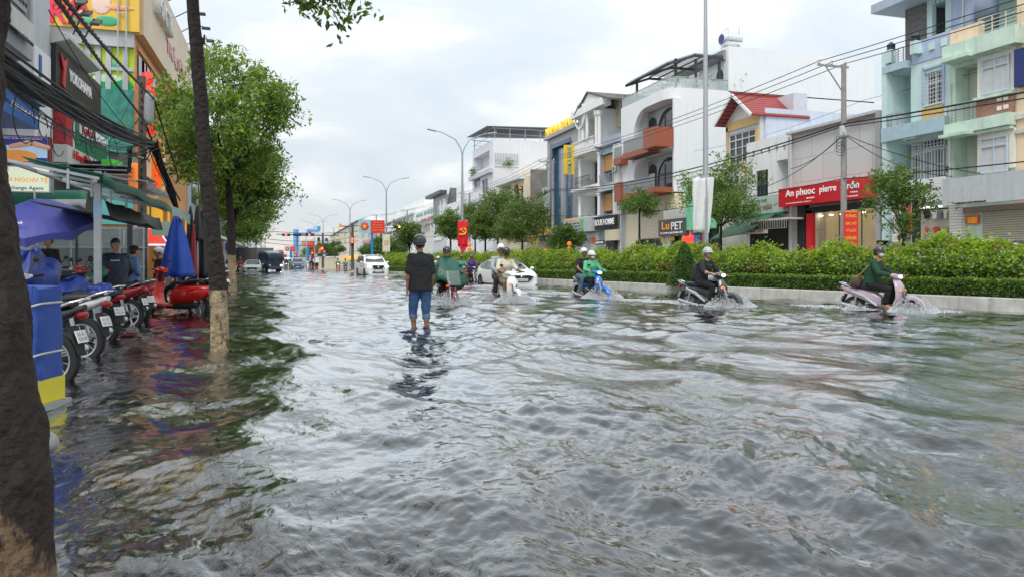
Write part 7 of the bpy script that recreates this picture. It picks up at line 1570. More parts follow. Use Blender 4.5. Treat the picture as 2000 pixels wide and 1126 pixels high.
hgl=[('windscreen',[(-.70,.90,1.0),(.70,.90,1.0),(.56,.10,1.385),(-.56,.10,1.385)]),('side_window',[(.885,.75,.96),(.885,-.55,.98),(.715,-.55,1.37),(.715,.0,1.34)]),('side_window',[(.885,-.63,.98),(.88,-1.5,1.04),(.73,-1.25,1.32),(.715,-.63,1.37)]),('rear_window',[(-.6,-1.62,1.28),(.6,-1.62,1.28),(.68,-1.98,1.05),(-.68,-1.98,1.05)])]
car('white hatchback with a black grille pushing through the water behind the white scooter','parked_car' if 0 else 'hatchback_car','car',(x,y+1.9,-.24),PI+R(3),wcar,4.4,1.8,1.44,prof,.93,hgl,(1.33,-1.35),.33,ft)
# white pickup
x,y=G(734,538)
def ft(t):
    b=MB(); b.prism([(-.42,.98),(.42,.98),(.40,.78),(.30,.68),(-.30,.68),(-.40,.78)],'y',2.58,2.665); b.build('grille',M['black'],t,bevel=.01)
    b=MB(); b.tube([(-.45,2.66,1.0),(.45,2.66,1.0),(.42,2.67,.78),(.31,2.67,.66),(-.31,2.67,.66),(-.42,2.67,.78),(-.45,2.66,1.0)],.02,5); b.ell((0,2.68,.87),(.09,.02,.09),12,6); b.build('grille_trim',M['chrome'],t)
    b=MB(); b.box(-.45,.45,2.55,2.67,.42,.52); b.build('lower_grille',M['black'],t); lamps(t,[(.66,2.50,.90)],LAMP,(.2,.12,.09),.4); lamps(t,[(.74,2.52,.52)],LENS,(.1,.08,.06),.4)
    b=MB(); b.box(-.25,.25,2.67,2.69,.50,.62); b.build('plate',PLATE,t)
prof=[(2.62,.55),(2.6,1.0),(2.45,1.10),(1.7,1.18),(1.25,1.22),(.65,1.62),(.3,1.78),(-.4,1.82),(-1.0,1.82),(-2.3,1.80),(-2.45,1.7),(-2.62,1.2),(-2.66,.6)]
pgl=[('windscreen',[(-.74,1.22,1.27),(.74,1.22,1.27),(.60,.38,1.76),(-.60,.38,1.76)]),('side_window',[(.93,.95,1.20),(.93,.05,1.22),(.73,.05,1.72),(.74,.40,1.68)]),('side_window',[(.93,-.05,1.22),(.93,-.9,1.22),(.73,-.9,1.74),(.73,-.05,1.74)]),('side_window',[(.93,-1.05,1.22),(.93,-2.2,1.22),(.74,-2.15,1.72),(.73,-1.05,1.74)])]
car('white pickup with canopy and lit headlamps at the end of the hedge','pickup_truck','pickup',(x,y+2.5,-.22),PI+R(4),wcar,5.3,1.86,1.84,prof,1.16,pgl,(1.62,-1.6),.38,ft)
# silver car, far left
sil=gloss('silver_paint',(.42,.44,.45)); 
sed=[(2.2,.45),(2.15,.70),(1.9,.78),(1.2,.90),(.9,.95),(.3,1.33),(-.2,1.45),(-.8,1.43),(-1.5,1.12),(-2.1,1.05),(-2.2,.6)]
sgl=[('windscreen',[(-.68,.84,1.0),(.68,.84,1.0),(.56,.16,1.42),(-.56,.16,1.42)]),('side_window',[(.87,.75,.98),(.87,-1.1,1.0),(.7,-.75,1.40),(.71,.15,1.38)])]
def f0(t):
    b=MB(); b.box(-.45,.45,2.14,2.22,.45,.66); b.build('grille',M['black'],t); lamps(t,[(.66,2.02,.68)],LENS,(.17,.12,.07),.4); b=MB(); b.box(-.25,.25,2.22,2.24,.40,.5); b.build('plate',PLATE,t)
x,y=G(492.5,531.5); car('silver-grey car waiting at the left kerb in front of the grey cargo box','sedan_car','car',(x,y+2,-.2),PI,sil,4.4,1.76,1.46,sed,.92,sgl,(1.3,-1.3),.31,f0)
x,y=G(441,531); car('white car tucked behind the pale-footed tree at the left kerb','sedan_car','car',(x,y+2,-.2),PI,wcar,4.4,1.76,1.46,sed,.92,sgl,(1.3,-1.3),.31,f0)
van=[(2.1,.6),(2.08,.95),(1.9,1.10),(1.5,1.20),(.95,1.70),(.5,1.84),(-1.8,1.86),(-2.05,1.7),(-2.12,.7)]
vgl=[('windscreen',[(-.70,1.52,1.24),(.70,1.52,1.24),(.60,.88,1.74),(-.60,.88,1.74)]),('side_window',[(.86,1.25,1.2),(.86,.2,1.2),(.72,.2,1.75),(.72,.75,1.72)]),('side_window',[(.86,.1,1.2),(.86,-1.9,1.2),(.72,-1.8,1.75),(.72,.1,1.75)])]
x,y=G(581.5,524); car('dark blue-grey people carrier facing us in the middle of the junction','van','van',(x,y+2,-.2),PI,gloss('slate_blue_paint',(.12,.16,.22)),4.2,1.74,1.86,van,1.15,vgl,(1.35,-1.3),.32,f0)
x,y=G(561,524.2); car('white van with lit lamps just left of the blue-grey people carrier','van','van',(x,y+6,-.2),PI,wcar,4.2,1.74,1.86,van,1.15,vgl,(1.35,-1.3),.32,lambda t: lamps(t,[(.62,2.0,.85)],LAMP,(.15,.1,.08),.3))
x,y=G(544,524.5); car('white hatchback behind the navy lorry','van','van',(x,y+3,-.2),PI,wcar,4.2,1.7,1.6,van,1.1,vgl,(1.35,-1.3),.32,f0)
# navy lorry with grey cargo box
x,y=G(527,530); t=thing('cargo_truck','navy blue lorry with a long dull grey cargo box waiting at the far left','truck',(x,y+1,-.2),PI+R(36))
b=MB(); b.se([(1.0,0,1.25,.92,.75),(.9,0,1.3,.95,.90),(.2,0,1.42,.95,1.0),(-.7,0,1.42,.95,1.0)],'y',20,6); b.build('cab',gloss('navy_truck_paint',(.02,.045,.10)),t,smooth=True)
b=MB(); b.poly([(-.8,1.03,1.5),(.8,1.03,1.5),(.74,.86,2.15),(-.74,.86,2.15)]); o=b.build('windscreen',MATS['car_glass'],t,recalc=False); q=o.modifiers.new('t','SOLIDIFY'); q.thickness=.03
for sx in(-1,1): b=MB(); b.box(sx*.94,sx*.965,-.35,.65,1.45,2.1); b.build('side_window',MATS['car_glass'],t); b=MB(); b.box(sx*1.0,sx*1.2,.8,.86,1.35,1.75); b.build('wing_mirror',M['black'],t); b=MB(); b.ell((sx*.72,1.0,.85),(.15,.05,.1),10,6); b.build('headlight',LAMP if sx<0 else LENS,t,smooth=True)
b=MB(); b.box(-1.05,1.05,-6.6,-.85,.85,2.75); b.build('cargo_box',band('dull_box_panel',(.24,.225,.2),(.15,.14,.125),1,.9,.08,.5,.3),t)
b=MB(); b.box(-.85,.85,.95,1.06,.5,.75); b.build('bumper',M['dgrey'],t)
for y_ in(.35,-5.0):
    for sx in(-1,1): b=MB(); b.lathe([(.2,-.12),(.38,-.12),(.4,0),(.38,.12),(.2,.12)],(sx*.85,y_,.4),'x',20); w_=b.build('wheel',M['rubber'],t); b=MB(); b.lathe([(0,sx*.06),(.2,sx*.1),(.2,-sx*.1)],(sx*.85,y_,.4),'x',14); b.build('rim',M['alum'],w_)
x,y=G(541,522.5); t=thing('cargo_truck','second blue lorry seen behind the navy lorry','truck',(x,y+12,-.2),PI)
b=MB(); b.se([(1.0,0,1.4,.95,.8),(.9,0,1.45,1.0,1.05),(-.7,0,1.5,1.0,1.1)],'y',18,6); b.build('cab',mat('blue_truck',(.05,.09,.18),.4),t,smooth=True); b=MB(); b.box(-1.1,1.1,-6,-.8,.9,3.0); b.build('cargo_box',M['dgrey'],t); b=MB(); b.box(-.8,.8,1.0,1.03,1.6,2.2); b.build('windscreen',MATS['car_glass'],t)
# white car on the far carriageway, its roof above the hedge
X=21.0; y=Yo(1965,X); car('white car beyond the hedge at the right edge, only its roof showing','sedan_car','car',(X,y,.30),PI-R(4),wcar,4.5,1.8,1.5,sed,.92,sgl,(1.3,-1.3),.32,None)
X=22.0; y=Yo(1512,X); car('red car glimpsed over the hedge below the green awning','sedan_car','car',(X,y,-.05),PI,gloss('red_car_paint',(.5,.02,.02)),4.4,1.76,1.46,sed,.92,sgl,(1.3,-1.3),.31,None)
# two pedestrians in hats over the hedge
for px,py,l,c,hc in((1757,463,'person in a tan hat seen over the hedge in front of the clothes shop',mat('tan_top',(.4,.3,.2),.8),(.3,.13,.05)),(1771,461,'person in a striped shirt and pale hat seen over the hedge beside the red flag',mat('striped_top',(.5,.5,.48),.8),(.45,.38,.28))):
    p=P(px,py,35); q=person(l,(p.x,p.y,p.z-1.72),PI-YAW-R(30),J(STAND),SKIN2,.016,1.0,shirt=c,sleeve=1.4,trou=BLKT,leg=1.9)
    b=MB(); b.lathe([(.23,1.66),(.10,1.69),(.10,1.80),(.0,1.83)],n=14); b.build('hat',mat('hat_%d'%px,hc,.8),q)
# ================================================= street furniture
def lamp_post(label,px,pytip,d=None,H=10.1,X=None,arm=1.9,armz=.75,single=False):
    d=d if d else (H-CAMH)*FPX/(HOR-pytip); p=P(px,510,d); t=thing('street_lamp',label,'street lamp',(p.x,p.y,.2),0); s=(H-.2)
    b=MB(); b.tube([(0,0,0),(0,0,s*.35),(0,0,s-1.6)],[.125,.10,.06],12); b.build('pole',M['steel'],t,smooth=True); b=MB(); b.lathe([(.17,0),(.17,.5),(.13,.55)],n=12); b.build('base',M['steel'],t)
    for sg in(-1,1):
        b=MB(); b.tube([(0,0,s-1.65),(sg*.12,0,s-1.15),(sg*.5,0,s-.55),(sg*arm*.75,0,s-.12),(sg*arm,0,s)],[.045,.04,.035,.03,.03],7); b.build('arm',M['steel'],t,smooth=True)
        b=MB(); b.obox((sg*(arm+.25),0,s+.02),(.65,.24,.08),(0,-sg*.18,0)); b.build('lamp_head',M['lgrey'],t,bevel=.02)
    t.rotation_euler=(0,0,0); return t
lamp_post('tall grey lamp post rising out of the top of the photo, carrying the white banner',1378,None,28.0,13.6)
lamp_post('grey twin-arm lamp post with the red banner on it',903,258); lamp_post('grey twin-arm lamp post carrying the pale hanging notice, right of the blue billboard',754.5,347); lamp_post('third twin-arm lamp post, behind the traffic signal mast',683.5,391)
lamp_post('fourth twin-arm lamp post, small, left of the brown gabled house',631,419,arm=2.1); lamp_post('fifth twin-arm lamp post, beside the blue steel letters',614,432,arm=2.2); lamp_post('sixth twin-arm lamp post, faint and far left of the blue letters',598,444,arm=2.2); lamp_post('furthest faint twin-arm lamp post over the distant traffic',585,456,arm=2.2)
def cloth(w,h,nx,nz,wave,seed,th=.006):
    b=MB(); rows=[]
    for j in range(nz+1):
        rows.append([((i/nx-.5)*w*(1-.04*math.sin(j*1.1+seed)),wave*math.sin(i*1.2+seed+j*.35)*(.3+.7*j/nz),-h*j/nz-.02*math.sin(i*.9+seed)) for i in range(nx+1)])
    b.loft(rows,cap=False,close=False); return b
def banner(label,px0,px1,pyt,pyb,d,m,wave=.08,name='banner',seed=0,cat='banner',rz=None):
    p=P((px0+px1)/2,pyt,d); w=(px1-px0)*d/FPX; h=(pyb-pyt)*d/FPX; t=thing(name,label,cat,tuple(p),-YAW if rz is None else rz)
    b=cloth(w,h,8,12,wave,seed); o=b.build('cloth',m,t,smooth=True); q=o.modifiers.new('t','SOLIDIFY'); q.thickness=.008
    b=MB(); b.bar((-w/2,0,.02),(w/2,0,.02),.04); b.build('rod',M['steel'],t); return t,w,h
wb=mat('white_banner_cloth',(.66,.67,.66),.7,var=.12,bump=.3,bscale=5)
banner('long blank white banner hanging on the tallest lamp post',1353,1378,346,455,27.6,wb,.07,seed=1); 
p=P(1386,346,27.9); t=thing('banner','narrow second white banner leaning on the right of the tallest lamp post','banner',tuple(p),-YAW); b=MB(); b.loft([[(-.12,0,0),(.17,0,0)],[(-.12,.03,-1.0),(.10,.0,-1.0)],[(-.14,.05,-2.1),(-.02,0,-2.1)]],cap=False,close=False); o=b.build('cloth',wb,t); q=o.modifiers.new('t','SOLIDIFY'); q.thickness=.008
t,w,h=banner('red banner with a yellow hammer and sickle on the twin-arm lamp post',894,914,431,481,50,mat('red_flag_cloth',(.72,.01,.025),.6,var=.1),.10,seed=2)
ylw=mat('flag_yellow',(.85,.6,.03),.5,var=0)
b=MB(); b.M=Matrix.Translation((0,-.13,-h*.42)); b.tube([(.22*math.cos(a),0,.22*math.sin(a)) for a in np.linspace(-2.4,1.3,14)],[.015]+[.045]*12+[.01],5); b.bar((-.24,0,-.24),(-.14,0,-.14),.05); b.build('sickle',ylw,t)
b=MB(); b.M=Matrix.Translation((0,-.14,-h*.42)); b.bar((.2,0,-.2),(-.1,0,.12),.05); b.bar((-.2,0,.07),(-.02,0,.22),.1,.05); b.build('hammer',ylw,t)
b=MB(); b.loft([[(-.30,0,-h),(.34,0,-h)],[(-.05,.02,-h-.35),(.1,0,-h-.35)],[(-.28,0,-h-.55),(-.02,0,-h-.6)]],cap=False,close=False); o=b.build('loose_tail',MATS['red_flag_cloth'],t)
# notice on pole 2
t,w,h=banner('pale hanging notice with red words on the second twin-arm lamp post',747,762,458,493,70,mat('pale_notice',(.68,.66,.52),.6,var=.08),.02,seed=3)
for i,(s_,z) in enumerate((('CHÚC MỪNG',.35),('NĂM MỚI',.45),('XUÂN 2024',.55))): text(s_,1,MATS['red_lettering'],onF(0,-.05,-h*z),t,'lettering',.004,0,fit=w*.6,fith=.1)
# ---- red/blue flower billboards on blue posts
blue_post=mat('blue_post_paint',(.02,.25,.62),.45,var=.05); skyb=mat('sky_blue_board',(.25,.58,.72),.5,var=.05); redb=mat('red_board',(.72,.03,.03),.5,var=.05); flr=mat('flower_red',(.75,.07,.05),.5,var=.1)
def billboard(px0,pxm,px1,pyt,pyb,pxp,d,label,small=False):
    p=P(pxp,510,d); k=d/FPX; w0=(pxm-px0)*k; w1=(px1-pxm)*k; h=(pyb-pyt)*k; zt=CAMH+(HOR-pyt)*k
    t=thing('billboard',label,'billboard',(p.x,p.y,.2),-YAW); xm=(pxm-pxp)*k; zt-=.2
    b=MB(); b.tube([(0,.1,0),(0,.1,zt-h+.1)],max(.12,.005*d/3),10); b.build('post',blue_post,t)
    b=MB(); b.box(xm-w0,xm,-.06,.06,zt-h,zt); b.build('blue_panel',skyb,t); b=MB(); b.box(xm+.003,xm+w1,-.07,.06,zt-h-.05,zt-.05); b.build('red_panel',redb,t)
    cx,cz=xm-w0/2,zt-h/2; R_=min(w0,h)*.38
    b=MB()
    for q in range(8): a=2*PI*q/8; b.ell((cx+R_*.62*math.cos(a),-.08,cz+R_*.62*math.sin(a)),(R_*.36,.02,R_*.36),10,5)
    b.build('flower',flr,t); b=MB()
    pts=[(cx+R_*(.55 if q%2==0 else .25)*math.sin(PI*q/5),cz+R_*(.55 if q%2==0 else .25)*math.cos(PI*q/5)) for q in range(10)]; b.prism(pts,'y',-.14,-.11); b.build('star',ylw,t)
    if not small:
        for i,s_ in enumerate(('KỶ NIỆM MỘT TRĂM','NĂM NGÀY BÁO CHÍ','CÁCH MẠNG VIỆT NAM','21/6/1925 - 21/6/2025')): text(s_,1,ylw,onF(xm+w1/2,-.08,zt-h*(.2+.2*i)),t,'lettering',.006,.0,fit=w1*(.72 if i<3 else .88),fith=h*.09)
    else:
        for i in range(3): text('MỪNG ĐẢNG MỪNG XUÂN',1,ylw,onF(xm+w1/2,-.08,zt-h*(.25+.25*i)),t,'lettering',.006,0,fit=w1*.7,fith=h*.13)
billboard(701,724,751,429.5,455,726.5,72,'nearest blue and red billboard with a red flower and gold star')
billboard(588,600,614,471,483,601.5,125,'second blue and red flower billboard, left of the traffic signal mast',True)
billboard(556,567,577,481,491,568,165,'third blue and red flower billboard, just left of the second',True); billboard(538,544.5,553,488,495.5,545,210,'fourth blue and red flower billboard, pale and small',True); billboard(523,529,536,494,500,529.5,260,'furthest tiny blue and red flower billboard above the lorry',True)
for i,(px,a,c_) in enumerate(((610.5,488,507),(577,495,508),(556,497,508.5))):
    t,w,h=banner(('nearest','middle','furthest')[i]+' of the three small red flags with a star beyond the junction',px-3.2,px+3.2,a,c_-1.5,[110,140,170][i],MATS['red_flag_cloth'],.15,name='flag',seed=5+i,cat='flag'); 
    b=MB(); b.ell((0,-.2,-h*.35),(.16,.03,.16),8,5); b.build('star',ylw,t); b=MB(); b.bar((w/2+.1,0,.3),(w/2+.1,0,-8),.1); b.build('pole',M['steel'],t)
# ---- blue steel arch letters far off
d=190; k=d/FPX
t=thing('blue_gateway','bright blue steel gateway standing above the far trees behind the signal mast','gateway',tuple(P(600,510,d)),-YAW); 
def q_(px,py): return ((px-600)*k,(510-py)*k)
b=MB()
for (xa,ya,xb,yb_) in((575,448,581,505),(581,456,604,461),(604,448,620,453),(620,442,624,452),(601,449,606,461)): a_=q_(xa,ya); c_=q_(xb,yb_); b.box(a_[0],c_[0],-1,1,c_[1],a_[1])
b.build('steel_letters',mat('gate_blue',(.12,.38,.78),.5,var=.05),t)
# ---- signals
SR=mat('signal_red_lit',(.9,.05,.03),.3,var=0,emit=(1,.06,.03),es=7); SA=mat('signal_amber_lit',(.9,.5,.03),.3,var=0,emit=(1,.42,.03),es=5); SG=mat('signal_dark_lens',(.03,.03,.03),.3)
def head3(parent,x,z,horizontal,lit,s=1.0,y=-.2):
    b=MB(); L_=1.05*s; W_=.34*s
    if horizontal: b.box(x-L_/2,x+L_/2,y-.1,y+.1,z-W_/2,z+W_/2)
    else: b.box(x-W_/2,x+W_/2,y-.1,y+.1,z-L_/2,z+L_/2)
    o=b.build('signal_head',M['matt'],parent)
    for i in range(3):
        c=(x+(i-1)*.33*s,y-.11,z) if horizontal else (x,y-.11,z+(1-i)*.33*s); b=MB(); b.ell(c,(.13*s,.04,.13*s),12,7)
        b.build('lens',{'r':SR,'a':SA,'0':SG}[lit[i]],o)
d=95; k=d/FPX; t=thing('traffic_signal_mast','grey signal mast with a long horizontal arm and red lights over the junction','traffic light',tuple(P(630.5,510,d)-Vector((0,0,.9))),-YAW)
z=(510-460)*k+.9; b=MB(); b.tube([(0,0,0),(0,0,z+.3)],[.17,.12],10); b.build('post',M['dgrey'],t); b=MB(); b.tube([(0,0,z),((540-630.5)*k,0,z+.15)],[.09,.05],8); b.tube([(0,0,z),(2,0,z)],.06,8); b.build('arm',M['dgrey'],t)
for px,l in((560,'0r0'),(581.5,'000'),(605.5,'0r0')): head3(t,(px-630.5)*k,(510-459)*k+.9,True,l,.95)
b=MB(); x=(625-630.5)*k; b.box(x-.28,x+.02,-.2,-.1,(510-472)*k+.9,(510-464)*k+.9); b.build('counter_box',M['matt'],t); b=MB(); b.box(x-.25,x+.0,-.21,-.2,(510-475.5)*k+.9,(510-472.5)*k+.9); b.build('green_plate',MATS['green_sign'],t)
for px,py,w_,h_,m in((625,482,4,5,redb),(625.5,490,5,9,mat('orange_plate',(.7,.25,.03),.5)),(638.5,469,6,7,M['dgrey'])):
    x,z_=(px-630.5)*k,(510-py)*k+.9; b=MB(); b.box(x-w_*k/2,x+w_*k/2,-.3,-.25,z_-h_*k/2,z_+h_*k/2); b.build('plate',m,t)
b=MB(); x,z_=(634.5-630.5)*k,(510-491.5)*k+.9; b.lathe([(0,-.3),(3.1*k,-.3),(3.1*k,-.25)],(x,0,z_),'y',18); nd=b.build('no_entry_disc',redb,t); b=MB(); b.box(x-2.1*k,x+2.1*k,-.33,-.305,z_-.5*k,z_+.5*k); b.build('white_bar',M['white2'],nd)
b=MB(); x,z_=(634.5-630.5)*k,(510-499)*k+.9; b.box(x-2.9*k,x+2.9*k,-.3,-.25,z_-3*k,z_+3*k); nd=b.build('blue_plate',blue_post,t); b=MB(); b.bar((x-1.5*k,-.32,z_+1.5*k),(x+1.5*k,-.32,z_-1.5*k),.12); b.build('white_arrow',M['white2'],nd)
b=MB(); x,z_=(630-630.5)*k,(510-485.5)*k+.9; b.ell((x,-.3,z_),(.16,.05,.16),10,6); b.build('lit_lens',SR,t)
d=76; k=d/FPX; t=thing('traffic_signal','near signal post with a tall red lit head and an amber box','traffic light',tuple(P(688.5,510,d)-Vector((0,0,.9))),-YAW); z=(510-443)*k+.9
b=MB(); b.tube([(0,0,0),(0,0,z+.4)],[.16,.13],10); b.build('post',M['dgrey'],t); b=MB(); b.tube([(0,0,z),((664-688.5)*k,0,z+.05)],[.06,.05],7); b.tube([(0,0,z+.1),(1.1,0,z+.1)],.05,7); b.bar((-.1,0,z-.9),(-.5,0,z),.04); b.build('arm',M['dgrey'],t)
head3(t,(689.5-688.5)*k,(510-472.5)*k+.9,False,'rr0',.85,-.3)
b=MB(); x=(664.5-688.5)*k; b.box(x-.14,x+.2,-.15,.1,z+.05,z+.30); b.build('amber_box',AMB,t)
d=64; k=d/FPX; t=thing('traffic_signal','horizontal signal head with one amber light beside the lamp post and the drooping tree','traffic light',tuple(P(754.5,443.5,d)),-YAW)
b=MB(); b.tube([(0,0,0),((783-754.5)*k,0,.0)],.05,7); b.build('arm',M['steel'],t); head3(t,(776-754.5)*k,0,True,'00a',.62,-.1)
# junction island with striped kerb
x0,y0=G(610,524.5); x1,y1=G(642,524.5); b=MB(); b.box(0,x1-x0,0,1.2,-.2,.35); o=b.build('striped_kerb',band('red_white_stripes',(.72,.7,.66),(.5,.05,.03),0,1.6,.5,.6,0)); o.location=(x0,y0,0); tag(o,'low red and white striped kerb round the small island at the junction','kerb')
hx=MB(); o=None; g=np.random.default_rng(8); n=6000; C=np.stack([x0+(x1-x0)*g.random(n),y0+.3+.7*g.random(n),.35+.5*g.random(n)],1); tag(quads('island_hedge',leaves(C,.13,.7,0,9),g.integers(0,2,n),[LF[0],LF[1]]),'low clipped hedge on top of the striped junction island','hedge',kind='stuff')
# the odd kiosk and parasols by the junction
for i,(px,py,dd,c,l) in enumerate(((678,503,100,(.8,.33,.05),'orange parasol by the junction, left of the near signal post'),(693,499,98,(.75,.45,.08),'yellow-orange parasol by the junction, right of the near signal post'))):
    p=P(px,py,dd); t=thing('parasol',l,'parasol',(p.x,p.y,0)); b=MB(); b.lathe([(1.3,p.z-.5),(1.25,p.z-.4),(.05,p.z+.2)],n=10); b.build('canopy',mat('parasol_%d'%i,c,.7),t); b=MB(); b.tube([(0,0,-.2),(0,0,p.z+.2)],.04,6); b.build('pole',M['steel'],t)
p=P(641,514,105); t=thing('kiosk','small cream roadside kiosk with a black roof by the junction','kiosk',(p.x,p.y,-.1)); b=MB(); b.box(-1.3,1.3,-.6,.6,0,1.7); b.build('counter',M['cream'],t); b=MB(); b.box(-1.4,1.4,-.8,.8,1.9,2.15); b.build('roof',M['black'],t)
# ---- utility poles on the right pavement and their wires
def upole(label,px,pyt,X,arm=True,H=None,r=.16):
    Y=Yo(px,X); zt=Zx(px,pyt,X); t=thing('utility_pole',label,'utility pole',(X,Y,.1)); b=MB(); b.tube([(0,0,0),(0,0,zt-.1)],[r*1.15,r*.8],12); b.build('pole',M['conc'],t,smooth=True)
    if arm:
        b=MB(); b.box(-1.7,.3,-.05,.05,zt-.3,zt-.2); b.bar((-1.2,0,zt-.25),(0,0,zt-1.7),.05); b.build('crossarm',M['steel'],t)
        for x in(-1.6,-.8,.1): b=MB(); b.lathe([(.03,zt-.2),(.09,zt-.15),(.05,zt-.08),(.09,zt-.02),(.04,zt+.08)],(x,0,0),n=8); b.build('insulator',M['offw'],t)
    return Vector((X,Y,zt))
Xp=29.0
p1=upole('nearest concrete utility pole, in front of the long red shop sign',1648,126,Xp); p2=upole('concrete utility pole in front of the tall blue glass of the bank',1080,314,Xp); p3=upole('concrete utility pole left of the tall lilac-white house',917,377,Xp); p4=upole('distant utility pole at the left of the clinic sign',795,411,Xp,r=.2); p5=upole('distant twin-arm utility pole behind the flower billboard',735,420,Xp,r=.22); 
p0=Vector((Xp,-14,12.2)); p6=upole('furthest utility pole by the pale shop building',652,446,Xp,r=.25)
b=MB(); z=Zx(1648,258,Xp); b.lathe([(.2,-.3),(.24,-.2),(.24,.25),(.2,.3)],(0,0,0),n=12); o=b.build('junction_box',M['lgrey']); o.location=(Xp,p1.y,z); tag(o,'grey box and cable clamp wrapped round the nearest utility pole above the red sign','junction box')
def wire(a,c,sag,r=.018,n=14,b=None):
    a,c=Vector(a),Vector(c); pts=[a.lerp(c,t)-Vector((0,0,sag*4*t*(1-t))) for t in np.linspace(0,1,n+1)]; b.tube(pts,r,5,cap=False)
def wires(label,segs,name='overhead_wire',group='overhead wires',cat='wire'):
    b=MB(); 
    for s_ in segs: wire(*s_,b=b)
    o=b.build(name,M['cable'],recalc=False); tag(o,label,cat,group)
ps_=[p0,p1,p2,p3,p4,p5,p6]
for j,(dx_,dz,l) in enumerate(((-1.6,.05,'outermost of the three wires along the pole tops on the right'),(-.8,.05,'middle of the three wires along the pole tops on the right'),(.1,.05,'innermost of the three wires along the pole tops on the right'))):
    wires(l,[(a+Vector((dx_,0,dz)),c+Vector((dx_,0,dz)),.55 if i else .8,.022) for i,(a,c) in enumerate(zip(ps_[:-1],ps_[1:]))])
zz=[Zx(1648,243,Xp),]
dz1=p1.z-Zx(1648,243,Xp)
wires('thick black cable strung along the utility poles at mid height',[(a-Vector((.1,0,dz1)),c-Vector((.1,0,dz1)),.9,.045) for a,c in zip(ps_[:-1],ps_[1:])]+[(a-Vector((.1,0,dz1+.12)),c-Vector((.1,0,dz1+.15)),1.05,.03) for a,c in zip(ps_[:-1],ps_[1:])])
dz2=p1.z-Zx(1648,350,Xp)
wires('lower black cable sagging below the red shop sign line',[(a-Vector((.1,0,dz2)),c-Vector((.1,0,dz2)),.7,.03) for a,c in zip(ps_[:-1],ps_[1:])])
wires('single thin wire crossing the blue side wall',[(Vector((Xp+1,p0.y,10)),P(1690,195,44),.4,.012),(P(1690,195,44),P(1310,300,70),.6,.012),(P(1310,300,70),P(1130,360,84),.4,.012)])
q=Vector((Xp,p1.y,Zx(1648,262,Xp))); q2=Vector((Xp,p1.y,Zx(1648,350,Xp)))
for i,(e,sg_,l) in enumerate(((P(1860,345,36),.5,'black service cable dropping right from the pole to the mint house'),(P(1545,330,44),.3,'thin service wire dropping left from the pole to the café house'),(P(1760,420,38),.2,'pale service wire dropping from the pole to the clothes shop'),(P(1470,372,48),.5,'service wire running left from the pole over the café sign'),(P(1960,347,34),.3,'black coil cable running along the white blank signboard'))):
    wires(l,[(q if i!=2 else q2,e,sg_,.02)],'service_cable',None)
b=MB()
for k_ in range(5): 
    c=Vector((Xp-.2,p1.y-.2,Zx(1648,270+k_*6,Xp))); b.tube([c+Vector((.0,.35*math.cos(a)+.2,.3*math.sin(a))) for a in np.linspace(0,2*PI,13)],.014,4)
tag(b.build('cable_coil',M['cable'],recalc=False),'loops of spare cable hanging on the nearest utility pole','cable')
# propaganda board on pole 1
d=39.6; p=P(1651,413,d); w=28*d/FPX; h=75*d/FPX; t=thing('notice_board','tall red board with yellow lettering strapped to the nearest utility pole','sign',(p.x,p.y-.4,p.z),-YAW); b=MB(); b.box(-w/2,w/2,-.03,.03,-h,0); b.build('panel',redb,t)
b=MB(); 
for q in((-w/2+.02,w/2-.02,-.06,-.03),(-w/2+.02,w/2-.02,-h+.03,-h+.06)): b.box(q[0],q[1],-.04,-.031,q[2],q[3])
b.build('yellow_border',ylw,t)
for i,s_ in enumerate(('ĐẢNG','BÁC HỒ','TỔ QUỐC','NHÂN DÂN','VIỆT NAM')): text(s_,1,ylw,onF(0,-.04,-h*(.12+i*.19)),t,'lettering',.005,.01,fit=w*.72,fith=h*.1)
p=P(1772,412,33); t=thing('flag','red flag hanging furled on a grey pole in front of the clothes shop','flag',(p.x,p.y,.1)); b=MB(); zt=p.z+.3; b.bar((.2,0,0),(.2,0,zt),.05); b.build('pole',M['steel'],t); b=MB(); b.lathe([(.02,zt-.1),(.09,zt-.5),(.17,zt-1.2),(.05,zt-1.3)],(.08,0,0),n=9); b.build('cloth',M['red'],t)
for i,(px,py,d) in enumerate(((926,478,60),(917,500,0),)): pass
for i,(px,py,d) in enumerate(((917,478,75),(1065,490,70),(1112,476,66))):  # added glowing orange balls stand in for orange and yellow vertical banners
    p=P(px,py,d); t=thing('banner_stand_in','string of orange paper lanterns %s'%['right of the red banner','left of the low round tree','right of the low round tree'][i],'lantern',tuple(p)); 
    for k_ in range(3): b=MB(); b.lathe([(.06,-.2),(.2,-.13),(.21,.08),(.06,.2)],(0,0,-.45*k_),n=9); b.build('lantern',orn if False else mat('orange_glow_ball',(.8,.2,.02),.5,emit=(.9,.2,.02),es=.3),t)
# ================================================= our side of the street
# concrete pole and the great bundle of cables
pp=P(278,142,19.5); t=thing('utility_pole','grey-brown concrete utility pole on the left pavement carrying the cable bundle','utility pole',(pp.x,pp.y,-.1)); b=MB(); b.tube([(0,0,-.2),(0,0,pp.z)],[.125,.085],14); b.build('pole',mat('brown_concrete',(.13,.105,.085),.85,var=.25,bump=.5,bscale=14),t,smooth=True)
b=MB()
for z in np.linspace(1.5,5.8,22): b.box(-.02,.02,-.125,-.07,z,z+.07)
b.build('step_holes',M['matt'],t)
for zc in(4.3,3.3,3.9,2.9): b=MB(); b.tube([(.13*math.cos(a),.13*math.sin(a),zc+.02*math.sin(2*a)) for a in np.linspace(0,2*PI,12)],.011,4); b.build('tie_band',M['offw'],t)
b=MB(); b.cap((.14,.0,4.9),(.16,.0,5.5),.13,.13,12); b.build('small_transformer',M['grey'],t,smooth=True)
g=random.Random(12)
